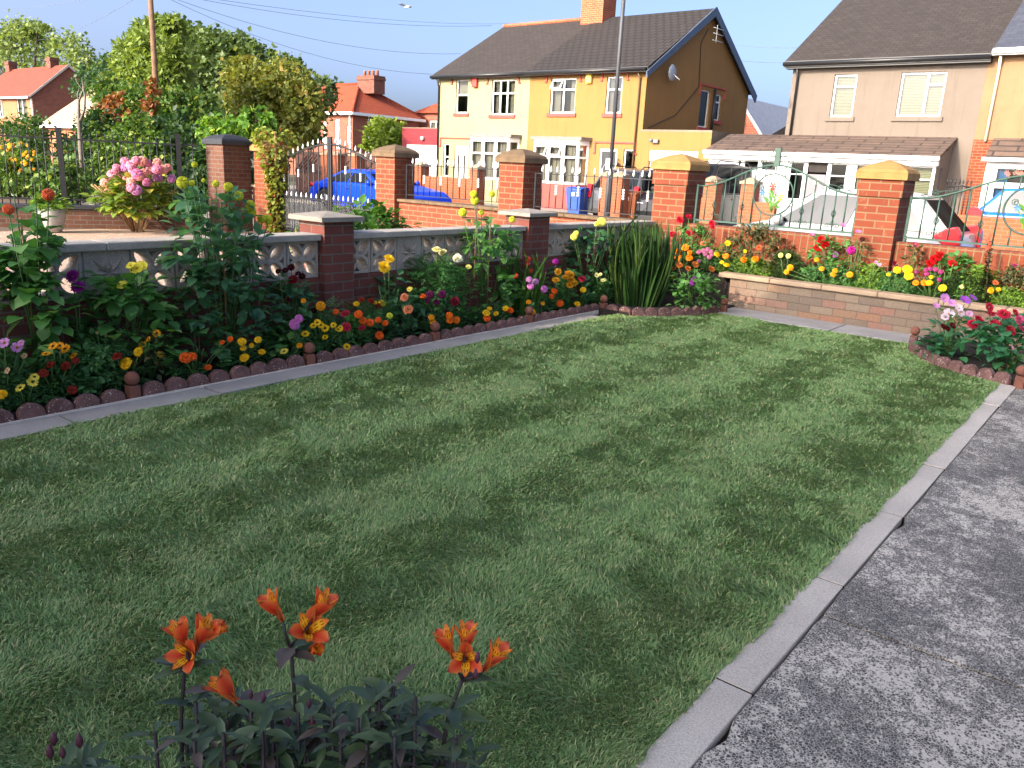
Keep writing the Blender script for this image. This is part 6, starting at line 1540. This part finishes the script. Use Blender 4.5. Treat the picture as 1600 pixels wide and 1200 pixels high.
rad = .16 + .26 * np.clip((u - .55) / .3, 0, 1) * (1 - .5 * np.clip((u - .9) / .1, 0, 1)); th = rg.uniform(0, 6.28, n); rr = rad * rg.uniform(.5, 1, n)
P = np.stack([cp_.x - .12 + rr * np.cos(th) * 1.1, 9.95 + rr * np.sin(th), hh], 1); D = np.stack([np.cos(th), np.sin(th), rg.normal(size=n) * .4 - .2], 1)
lf.add(OV, P, D + rdir(n) * .5, D + (0, 0, .6), .10 * rg.uniform(.6, 1.2, n), .8); lf.build('foliage', leafmat('creeper leaf', '#7d8a34', hue=.45, tip='#8a4a2c'), t)
MB().tube([(cp_.x - .1, 9.95, 0), (cp_.x - .14, 9.97, 1.0), (cp_.x - .1, 9.95, 2.0)], .03, 6).build('stem', M('woody stem', '#8a6a45'), t)

# ------------------------------------------------------------------ trees
BARK = M('tree bark', '#5a4a3c', 0.95, 0.3, 10, 0.6, 40); PALEBARK = M('pale dead bark', '#6d655c', 0.95, 0.2, 10, 0.5, 40)
def tree(name, label, Y, blobs, size, mat_, n, trunk_px, W=.75, group='trees behind the neighbouring railings', tr=.16, T=DM):
    """blobs: (x, y, rx, ry) of each crown lobe in the photograph at distance plane Y"""
    base = at_y(trunk_px, 300, Y); base = Vector((base.x, Y, -.1))
    t = thing(name, label, 'tree', tuple(base), group); lf = LF(); k = depth(at_y(trunk_px, 200, Y)) / FPX
    area = sum(b[2] * b[3] for b in blobs); limb = MB(); lo = None
    for (x, y, rx, ry) in blobs:
        c = at_y(x, y, Y); rx_, ry_ = rx * k, ry * k; m = int(n * rx * ry / area); nc = max(4, m // 22)
        c = c + Vector((0, rnd.uniform(-.3, .3) * rx_, 0))
        D = rdir(nc); rad = rg.uniform(.35, 1, nc) ** .45; C = np.array(c)[None] + D * rad[:, None] * np.array([rx_, rx_ * .8, ry_])
        i = rg.integers(0, nc, m); cs = np.full(nc, 1.0) * min(rx_, ry_) * rg.uniform(.12, .3, nc)
        P = C[i] + rg.normal(size=(m, 3)) * cs[i][:, None] * np.array([1, 1, .75])
        A = unit(D[i] * .7 + rdir(m) + np.array([0, 0, -.25])); N = unit(np.array([0, 0, .8]) + rdir(m) * .8 + D[i] * .3)
        lf.add(T, P, A, N, size * .78 * rg.uniform(.35, 1.5, m), W)
        j = Vector((base.x, base.y, max(.6, c.z * .35))); limb.tube([j, j.lerp(c, .55) + Vector((0, 0, -.1 * ry_)), c, c + Vector((rnd.uniform(-.3, .3) * rx_, 0, ry_ * .6))], [tr * .55, tr * .4, tr * .25, tr * .06], 6)
        for b in range(6):
            q = C[rg.integers(0, nc)]; limb.tube([c, c.lerp(Vector(q), .6) + Vector((0, 0, .05)), Vector(q)], [tr * .16, tr * .1, tr * .04], 4)
    lf.build('crown', mat_, t); hz = max(.8, min(b_z for b_z in [at_y(b[0], b[1], Y).z for b in blobs]))
    tk = MB(); tk.tube([base, base + Vector((.03, 0, hz * .4)), base + Vector((0, .02, hz * .8))], [tr, tr * .8, tr * .6], 9); tk.build('trunk', BARK, t); limb.build('limb', BARK, t)
    return t
tree('ash_tree', 'light green feathery tree with the telegraph pole rising through it', 17, [(232, 130, 42, 40), (250, 80, 36, 34), (222, 62, 16, 24), (265, 42, 16, 14), (205, 95, 22, 26), (275, 110, 28, 40), (225, 175, 50, 30), (243, 40, 12, 12)], .30, leafmat('ash leaf', '#7c9248', hue=.35), 17000, 240, .5)
tree('sycamore_tree', 'large dark green round crowned tree right of the telegraph pole', 25, [(330, 120, 55, 55), (310, 75, 34, 30), (350, 70, 30, 20), (375, 100, 30, 35), (300, 150, 40, 40), (395, 88, 14, 12), (285, 55, 18, 16), (360, 160, 45, 40)], .34, leafmat('sycamore leaf', '#5a7040', hue=.35), 20000, 330)
tree('hawthorn_tree', 'olive green bushy tree with a yellowing side left of the hipped brick house', 22, [(405, 150, 50, 45), (385, 120, 30, 26), (430, 185, 45, 35), (440, 130, 36, 30), (470, 175, 30, 40), (400, 195, 45, 25)], .26, leafmat('hawthorn leaf', '#7c853c', hue=.3, tip='#94863f'), 17000, 415)
tree('dark_tree', 'dark green tree half hidden behind the olive bushy tree', 30, [(470, 140, 32, 25), (500, 150, 26, 22), (450, 115, 30, 24), (425, 100, 26, 22), (485, 190, 25, 40)], .34, leafmat('sycamore leaf', '#46652e'), 4200, 470)
tree('distant_tree', 'pale distant tree beyond the brick house at the far left', 55, [(40, 75, 50, 38), (95, 85, 40, 30), (20, 60, 30, 24), (60, 50, 22, 16), (130, 105, 26, 24), (0, 95, 30, 30)], .7, leafmat('pale distant leaf', '#7c9050', hue=.3), 6000, 60, tr=.4)
tree('distant_tree', 'distant dark treetop showing above the roof left of the hipped house', 70, [(515, 140, 20, 16), (535, 150, 16, 12), (500, 132, 12, 10)], .7, leafmat('sycamore leaf', '#46652e'), 1200, 515, tr=.4)
tree('dark_tree', 'bluish green tree between the far left house and the pole', 27, [(165, 120, 30, 34), (150, 150, 30, 34), (185, 160, 36, 40), (130, 130, 18, 22)], .32, leafmat('bluish leaf', '#3f5f3a', hue=.35), 4500, 165)
tree('shrub', 'round light green bush in front of the hipped brick house', 38, [(597, 207, 30, 20), (580, 215, 18, 16), (615, 208, 20, 20), (600, 225, 36, 14)], .36, leafmat('light bush leaf', '#7d9436', hue=.3), 2600, 597)
# undergrowth right behind the railings: separate shrubs
for lab, Y, bl, sz, mt, n, px in (
        ('dense dark hedge shrub behind the railings right of the hydrangea', 13.2, [(300, 245, 55, 45), (340, 225, 40, 35), (270, 215, 45, 35), (310, 285, 55, 30), (250, 270, 40, 40)], .19, leafmat('hedge leaf', '#2d4a26', hue=.4, tip='#5f7a34'), 9000, 300),
        ('mid green shrub with small pale leaves above the hydrangea', 12.2, [(215, 225, 42, 34), (240, 245, 34, 34), (190, 250, 32, 40), (225, 285, 44, 34)], .16, leafmat('shrub leaf', '#55752f', hue=.45, tip='#9aa850'), 6500, 215),
        ('dark shrub beside the pale dead trunk', 12.6, [(140, 240, 34, 46), (165, 215, 34, 40), (110, 250, 30, 40), (150, 285, 46, 30)], .18, leafmat('hedge leaf', '#2d4a26'), 6500, 140),
        ('brown leaved bush behind the dead trunk', 14.0, [(165, 185, 18, 20), (160, 200, 16, 16), (240, 150, 12, 22), (190, 165, 20, 14)], .20, leafmat('brown leaf', '#8a5a34', hue=.3), 1300, 165),
        ('tall shaggy shrub with mixed foliage in front of the ash tree', 15.0, [(210, 170, 50, 38), (260, 175, 50, 36), (300, 180, 46, 34), (170, 150, 28, 30)], .20, leafmat('mixed leaf', '#4a6a2c', hue=.5, tip='#8f9a4a'), 7500, 230),
        ('green conifer like shrub below the far left house', 14.5, [(30, 205, 36, 26), (15, 225, 36, 34), (50, 230, 26, 36)], .18, leafmat('conifer leaf', '#46662f', hue=.3), 4200, 30),
        ('leafy undergrowth behind the railings below the goldenrod', 9.6, [(15, 285, 40, 26), (70, 288, 42, 26), (112, 285, 36, 30), (45, 262, 44, 22)], .16, leafmat('undergrowth leaf', '#4f6f30', hue=.4, tip='#8a9a48'), 5200, 60),
        ('ivy covered shrub hanging over the dark corner pillar', 11.2, [(375, 200, 36, 14), (350, 212, 28, 14), (400, 190, 26, 16), (330, 205, 22, 20)], .15, leafmat('ivy leaf', '#5f8a34', hue=.4, tip='#9ab04a'), 3600, 350),
        ('dark bushes in the shade between the railings and the corner pillar', 12.0, [(330, 290, 34, 40), (365, 270, 30, 40), (345, 250, 34, 30)], .17, leafmat('hedge leaf', '#2d4a26'), 4500, 340)):
    tree('shrub', lab, Y, bl, sz, mt, n, px, group='shrubs behind the neighbouring railings', tr=.05, T=OV if sz < .18 else DM)
# yellow flowers behind the railings at the left
gq = at_y(30, 300, 9.4)
t = thing('goldenrod', 'yellow flowering goldenrod clump behind the railings at the left edge', 'goldenrod', (gq.x, 9.4, 0)); lf = LF(); dome(lf, (gq.x, 9.4, 0), 1.2, 1.1, 700, .17, OV, .35, up=.9); lf.build('foliage', leafmat('goldenrod leaf', '#5f7d34', hue=.35), t)
for k in range(34):
    p = at_y(rnd.uniform(2, 54), rnd.uniform(222, 268), 9.2); put_bloom(t, p, rnd.uniform(.045, .08), 'mop', rnd.choice(['#d9a51c', '#e0b82a', '#c98f1c']), (.4, -.5, .6), 'flower_spray')
# dead trunk
dq = at_y(127, 250, 11.0); kx = depth(dq) / FPX
t = thing('dead_tree', 'bare pale forked dead trunk standing behind the railings', 'tree', (dq.x, 11.0, 0))
mb = MB(); A_ = lambda x, y: at_y(x, y, 11.0)
mb.tube([Vector((A_(127, 250).x, 11, 0)), A_(126, 230), A_(124, 200), A_(123, 175), A_(123, 155)], [.075, .065, .055, .045, .035], 8); mb.build('trunk', PALEBARK, t)
mb = MB(); mb.tube([A_(126, 188), A_(132, 172), A_(133, 150), A_(130, 138), A_(128, 122)], [.04, .03, .025, .02, .006], 6); mb.tube([A_(123, 160), A_(128, 145), A_(133, 128)], [.03, .02, .006], 6); mb.tube([A_(129, 140), A_(121, 130), A_(116, 118)], [.016, .01, .004], 5); mb.tube([A_(123, 158), A_(121, 148), A_(124, 138)], [.03, .02, .01], 6); mb.build('branch', PALEBARK, t)

# ------------------------------------------------------------------ alstroemeria in the foreground
def striped(name, stops, streak):
    t = NT(name); uv = t.coord('UV'); sp = t.n('SeparateXYZ'); t.put(sp.inputs[0], uv)
    col = t.ramp(sp.outputs[1], stops)
    if streak:
        st_ = t.math('MULTIPLY', t.math('GREATER_THAN', t.math('SINE', t.math('MULTIPLY', sp.outputs[0], 19.0)), .72), t.math('GREATER_THAN', t.math('SINE', t.math('MULTIPLY', sp.outputs[1], 26.0)), -.3))
        st_ = t.math('MULTIPLY', st_, t.math('LESS_THAN', sp.outputs[1], .82)); col = t.mix(st_, col, lin('#4a1210'))
    else:
        e = t.math('POWER', t.math('ABSOLUTE', t.math('SUBTRACT', sp.outputs[0], .5)), 1.5); col = t.mix(t.math('MINIMUM', t.math('MULTIPLY', e, 1.6), .5), col, lin('#f2a04a'))
    t.put(t.b.inputs['Base Color'], col); t.b.inputs['Roughness'].default_value = .5; tr = t.n('BsdfTranslucent'); t.put(tr.inputs[0], col); ms = t.n('MixShader'); ms.inputs[0].default_value = .4
    t.t.links.new(t.b.outputs[0], ms.inputs[1]); t.t.links.new(tr.outputs[0], ms.inputs[2]); t.t.links.new(ms.outputs[0], t.out.inputs[0]); return t.mat
OUTER = striped('alstroemeria outer petal', [(0, lin('#7c1a2c')), (.25, lin('#a01f1f')), (.55, lin('#d23c24')), (.88, lin('#e0542c')), (1, lin('#5a1420'))], False)
INNER = striped('alstroemeria inner petal', [(0, lin('#c23a22')), (.3, lin('#f0a01e')), (.6, lin('#f7c22a')), (1, lin('#e06a30'))], True)
def alst_mesh(openness):
    V, Fc, UV, MI = [], [], [], []
    def petal(ang, L, wmax, op, mi, lift=0.):
        nu, nv = 7, 5; b = len(V)
        for i in range(nu):
            u = i / (nu - 1); r = .006 + L * (op * u ** 1.5); z = L * (u - .22 * op * u ** 3) + lift * u
            w = wmax * (.16 + .84 * math.sin(math.pi * .5 * min(1, u / .62)) ** 1.6) * (1 if u < .7 else math.sqrt(max(.10, 1 - ((u - .7) / .31) ** 2)))
            for j in range(nv):
                s = (j / (nv - 1) - .5) * 2; rr = r - .22 * wmax * s * s * (1 - .4 * u); x, y = rr, s * w * .5
                V.append((x * math.cos(ang) - y * math.sin(ang), x * math.sin(ang) + y * math.cos(ang), z)); UV.append((j / (nv - 1), u))
        for i in range(nu - 1):
            for j in range(nv - 1): Fc.append((b + i * nv + j, b + i * nv + j + 1, b + (i + 1) * nv + j + 1, b + (i + 1) * nv + j)); MI.append(mi)
    for k in range(3):
        petal(2 * math.pi * k / 3, 1.0, .52, openness, 0); 
    for k in range(3): petal(2 * math.pi * (k + .5) / 3, 1.02, .30, openness * .72, 1)
    me = bpy.data.meshes.new('flower'); me.from_pydata(V, [], Fc); me.materials.append(OUTER); me.materials.append(INNER)
    me.polygons.foreach_set('material_index', MI); me.polygons.foreach_set('use_smooth', [True] * len(Fc)); lay = me.uv_layers.new(name='UVMap')
    for p in me.polygons:
        for li in p.loop_indices: lay.data[li].uv = UV[me.loops[li].vertex_index]
    me.update(); return me
AM = [alst_mesh(.30), alst_mesh(.48), alst_mesh(.72)]
AW = 1.45
ac = at_w(480, 1240, AW + .05); AC = Vector((ac.x, ac.y, .0))
LANCE = (np.array([(0, .05, 0), (0, -.05, 0), (.25, .42, .06), (.25, 0, 0), (.25, -.42, .06), (.55, .5, .02), (.55, 0, -.04), (.55, -.5, .02), (.82, .25, -.08), (.82, 0, -.12), (.82, -.25, -.08), (1, 0, -.22)]),
         [(0, 1, 3), (0, 3, 2), (1, 4, 3), (2, 3, 6, 5), (3, 4, 7, 6), (5, 6, 9, 8), (6, 7, 10, 9), (8, 9, 11), (9, 10, 11)])
ALEAF = leafmat('alstroemeria leaf', '#455c3e', hue=.5, trans=.15, rough=.42, spec=.5, tip='#5a5048'); ASTEM = M('dark purple stem', '#251c20', 0.6, 0.2, 20); BUDM = M('dark purple bud', '#4a1c30', 0.6, 0.25, 20)
def alstro(label, stems, heads, buds, leafy):
    """stems: polylines in px; heads: (x, y, dirx, diry, dirz_towards, size px, mesh)"""
    b0 = at_w(stems[0][0][0], stems[0][0][1], AW); r = thing('alstroemeria', label, 'alstroemeria', (b0.x, b0.y, 0.0), 'alstroemeria plants in the foreground')
    mb = MB(); lf = LF()
    for st in stems:
        pts = [at_w(x, y, AW) for x, y in st]; foot = Vector((pts[0].x, pts[0].y, 0)).lerp(Vector((AC.x, AC.y, 0)), .25)
        mb.tube([foot] + pts, [.004] * 2 + [.0034] * (len(pts) - 1), 7)
        for k in range(10):
            i = rnd.randrange(len(pts) - 1); p = pts[i].lerp(pts[i + 1], rnd.random()); a = rnd.uniform(0, 6.28)
            lf.add(LANCE, [p], [(math.cos(a), math.sin(a), .35)], [(0, 0, 1)], rnd.uniform(.05, .08), .42)
    for (x, y, w) in leafy:
        for k in range(w):
            px, py = x + rnd.gauss(0, 28), y + rnd.gauss(0, 16); p = at_w(px, py, AW + rnd.uniform(-.12, .10)); a0 = rnd.uniform(0, 6.28); nl = rnd.randint(5, 8)
            for q in range(nl):
                a = a0 + q * 2.4; el = rnd.uniform(-.1, .75)
                lf.add(LANCE, [p - Vector((0, 0, .012 * q))], [(math.cos(a) * math.cos(el), math.sin(a) * math.cos(el), math.sin(el))], [(rnd.gauss(0, .2), rnd.gauss(0, .2), 1)], rnd.uniform(.040, .074), rnd.uniform(.24, .36))
            mb.tube([Vector((p.x, p.y, 0)).lerp(Vector((AC.x, AC.y, 0)), .3), p.lerp(Vector((p.x, p.y, 0)), .5), p], .0035, 5)
    for (x, y, dx, dy, dz, s, mi) in heads:
        L = s * AW / FPX; d = CR * dx - CU * dy - CW * dz; d.normalize(); p = at_w(x, y, AW)
        o = link_mesh('flower', AM[mi], r); o.location = p - d * L * .5 - ORG[r.name]; e = d.to_track_quat('Z', 'Y').to_euler(); e.rotate_axis('Z', rnd.uniform(0, 6.28)); o.rotation_euler = e; o.scale = (L * .90, L * .90, L * 1.08)
        sx, sy, _ = min(((q[-1][0], q[-1][1], (q[-1][0] - x) ** 2 + (q[-1][1] - y) ** 2) for q in stems), key=lambda q: q[2]); tp_ = at_w(sx, sy, AW); mb.tube([tp_, tp_.lerp(p - d * L * .5, .6) + Vector((0, 0, -.004)), p - d * L * .5], .0026, 6)
    lf.build('foliage', ALEAF, r); mb.build('stem', ASTEM, r)
    for (x, y, s) in buds:
        L = s * AW / FPX; p = at_w(x, y, AW - .06); MB().lathe([(.001, -L), (L * .45, -.3 * L), (L * .4, .3 * L), (.002, L)], tuple(p), 8).build('bud', BUDM, r)
alstro('alstroemeria with a cluster of orange trumpets at the left of the foreground group', [[(284, 1190), (283, 1120), (288, 1050), (291, 1035)]],
       [(283, 994, -.35, -1, .15, 52, 1), (316, 992, .45, -.9, .1, 56, 1), (293, 1024, -.1, -.25, .95, 46, 2), (332, 990, .85, -.6, .0, 44, 0)], [], [(300, 1100, 2), (275, 1160, 2)])
alstro('alstroemeria with tall central orange and yellow trumpets in the foreground', [[(463, 1185), (461, 1100), (456, 1030), (452, 1010)]],
       [(428, 949, -.5, -.9, .2, 52, 1), (500, 950, .55, -.85, .15, 54, 1), (483, 984, .35, -.5, .75, 56, 2), (489, 1016, .6, -.3, .6, 40, 0)], [(450, 1128, 9), (488, 1128, 10), (412, 1090, 8), (483, 1100, 8)], [(440, 1105, 5), (500, 1110, 6), (470, 1165, 8), (420, 1165, 6)])
alstro('alstroemeria with one red trumpet leaning left amid the foreground leaves', [[(395, 1190), (390, 1130), (380, 1095)]],
       [(354, 1078, -.6, -.75, .1, 58, 1)], [(375, 1148, 9), (392, 1085, 8)], [(350, 1120, 6), (380, 1170, 8), (330, 1175, 7)])
alstro('alstroemeria with four red and orange trumpets at the right of the foreground group', [[(690, 1185), (700, 1120), (716, 1080), (722, 1062)]],
       [(700, 1006, -.35, -.9, .1, 50, 1), (728, 1000, .1, -1, .1, 52, 1), (728, 1030, 0, -.2, .98, 48, 2), (771, 1028, .55, -.8, .25, 54, 1)], [(746, 1028, 10), (743, 1054, 9)], [(590, 1120, 6), (620, 1100, 5), (560, 1165, 8), (640, 1165, 8), (700, 1180, 6), (550, 1085, 3)])
alstro('low alstroemeria shoot with dark purple buds in the bottom left corner', [[(105, 1230), (100, 1195)]], [], [(84, 1155, 12), (78, 1175, 13), (98, 1177, 10), (124, 1158, 13)], [(112, 1188, 2)])

# ------------------------------------------------------------------ lawn
def vnoise(x, y, s, seed):
    r = np.random.default_rng(seed); g = r.uniform(-1, 1, (64, 64)); X, Y = x * s, y * s
    i, j = np.floor(X).astype(int), np.floor(Y).astype(int); fx, fy = X - i, Y - j; fx = fx * fx * (3 - 2 * fx); fy = fy * fy * (3 - 2 * fy)
    G = lambda a, b: g[a % 64, b % 64]
    return (G(i, j) * (1 - fx) + G(i + 1, j) * fx) * (1 - fy) + (G(i, j + 1) * (1 - fx) + G(i + 1, j + 1) * fx) * fy
def lawn_mats():
    t = NT('lawn thatch'); v = t.coord(); col = t.mix(t.ramp(t.noise(v, 30, 5), [(.35, 0.0), (.65, 1.0)]), lin('#4d5c36'), lin('#6e7a4c')); t.put(t.b.inputs['Base Color'], col); t.b.inputs['Roughness'].default_value = 1
    a = t.mat
    t = NT('grass blade'); geo = t.n('NewGeometry'); v = t.coord(); rp_ = geo.outputs['Random Per Island']
    base = t.ramp(rp_, [(0, lin('#5e7f45')), (.5, lin('#769856')), (.84, lin('#8fa76a')), (.95, lin('#adae7a')), (1, lin('#c6b888'))])
    base = t.mix(t.ramp(t.noise(v, 1.5, 5, .6), [(.50, 0.0), (.75, .30)]), base, lin('#8d8c60'))
    base = t.mix(t.ramp(t.noise(v, 4.0, 4, .6), [(.35, .0), (.7, .35)]), base, lin('#6f9a5c'))
    t.put(t.b.inputs['Base Color'], base); t.b.inputs['Roughness'].default_value = .42; t.b.inputs['Specular IOR Level'].default_value = .5
    tr = t.n('BsdfTranslucent'); t.put(tr.inputs[0], base); ms = t.n('MixShader'); ms.inputs[0].default_value = .3
    t.t.links.new(t.b.outputs[0], ms.inputs[1]); t.t.links.new(tr.outputs[0], ms.inputs[2]); t.t.links.new(ms.outputs[0], t.out.inputs[0]); return a, t.mat
LA, LB_ = lawn_mats()
lawn = struct('lawn_base', MB().prism([(-4.64, -.8), (-4.64, 7.70), (-4.50, 7.74), (-4.3, 7.98), (-4.12, 8.28), (-4.04, 8.56), (-3.97, 8.80), (-1.79, 8.80), (-1.74, 8.44), (-1.56, 8.12), (-1.40, 7.92), (-1.15, 7.76), (-.83, 7.63), (-.83, -.8)], 'z', -.029, .004), LA)
def grass():
    N0 = 2600000
    x = rg.uniform(-4.655, -.825, N0); y = rg.uniform(-.1, 8.815, N0)
    ins = ~((x < -3.95) & (y > 7.72) & (y - 7.72 > (x + 4.63) * 1.55 - .02)) & ~((x > -1.80) & (y > 7.60) & ((y - 8.8) > -1.18 * ((x + 1.80) / .97) ** .62))
    edge = vnoise(x, y, 9, 5) * .018
    ins &= (x > -4.64 + edge) & (x < -.838 + edge + .012) & (y < 8.805 + edge)
    vx, vy = x, y
    w = -math.sin(YAW) * vx + math.cos(YAW) * vy; s = math.cos(YAW) * vx + math.sin(YAW) * vy
    D = np.sqrt(x * x + y * y + 2.2)
    vis = (w > -.3) & (np.abs(s) < w * .78 + 2.2)
    dens = np.clip((2.1 / D) ** 1.35, .12, 1) * (.82 + .18 * vnoise(x, y, 3, 9))
    keep = ins & vis & (rg.uniform(0, 1, N0) < dens * .85)
    x, y, D = x[keep], y[keep], D[keep]; n = len(x)
    stripe = np.tanh(2.5 * np.sin((x + 2.815 + .025 * vnoise(x, y, 1.2, 3)) * 2 * math.pi / .93))
    ax = -stripe * .14 + vnoise(x, y, 3.2, 21) * .6 + vnoise(x, y, 9, 22) * 1.0 + rg.normal(size=n) * .75; ay = stripe * .56 + vnoise(x, y, 3.5, 23) * .5 + vnoise(x, y, 10, 24) * 1.0 + rg.normal(size=n) * .75
    H = rg.uniform(.013, .032, n) * (1 + .25 * vnoise(x, y, 4, 31)); long_ = rg.random(n) < .03; H[long_] *= 1.5
    al = np.hypot(ax, ay) + 1e-6; lean = np.clip(.35 + .35 * al, .2, 1.45)
    ux, uy = ax / al, ay / al; wd = (.0013 + .00060 * np.clip(D - 1.6, 0, 9)) * rg.uniform(.7, 1.3, n)
    px, py = -uy, ux; fl = rg.uniform(-1.0, 1.0, n); c, s_ = np.cos(fl), np.sin(fl); qx, qy = px * c - py * s_, px * s_ + py * c
    B = np.stack([x, y, np.zeros(n)], 1); Q = np.stack([qx, qy, np.zeros(n)], 1) * wd[:, None]
    mid = B + np.stack([ux * H * lean * .28, uy * H * lean * .28, H * .62], 1); tip = B + np.stack([ux * H * lean, uy * H * lean, H * (1.02 - .32 * lean * .7)], 1)
    V = np.stack([B - Q, B + Q, mid + Q * .85, mid - Q * .85, tip], 1).reshape(-1, 3)
    o = np.arange(n)[:, None] * 5; F4 = o + np.array([[0, 1, 2, 3]]); F3 = o + np.array([[3, 2, 4]])
    lf = LF(); lf.V = [V]; lf.F4 = [F4]; lf.F3 = [F3]; lf.m4 = [np.zeros(n)]; lf.m3 = [np.zeros(n)]; lf.n = len(V)
    ob = lf.build('grass', LB_, None); ob['kind'] = 'stuff'; ob['label'] = 'short mown lawn grass with faint light and dark stripes'; print('blades', n)
grass()
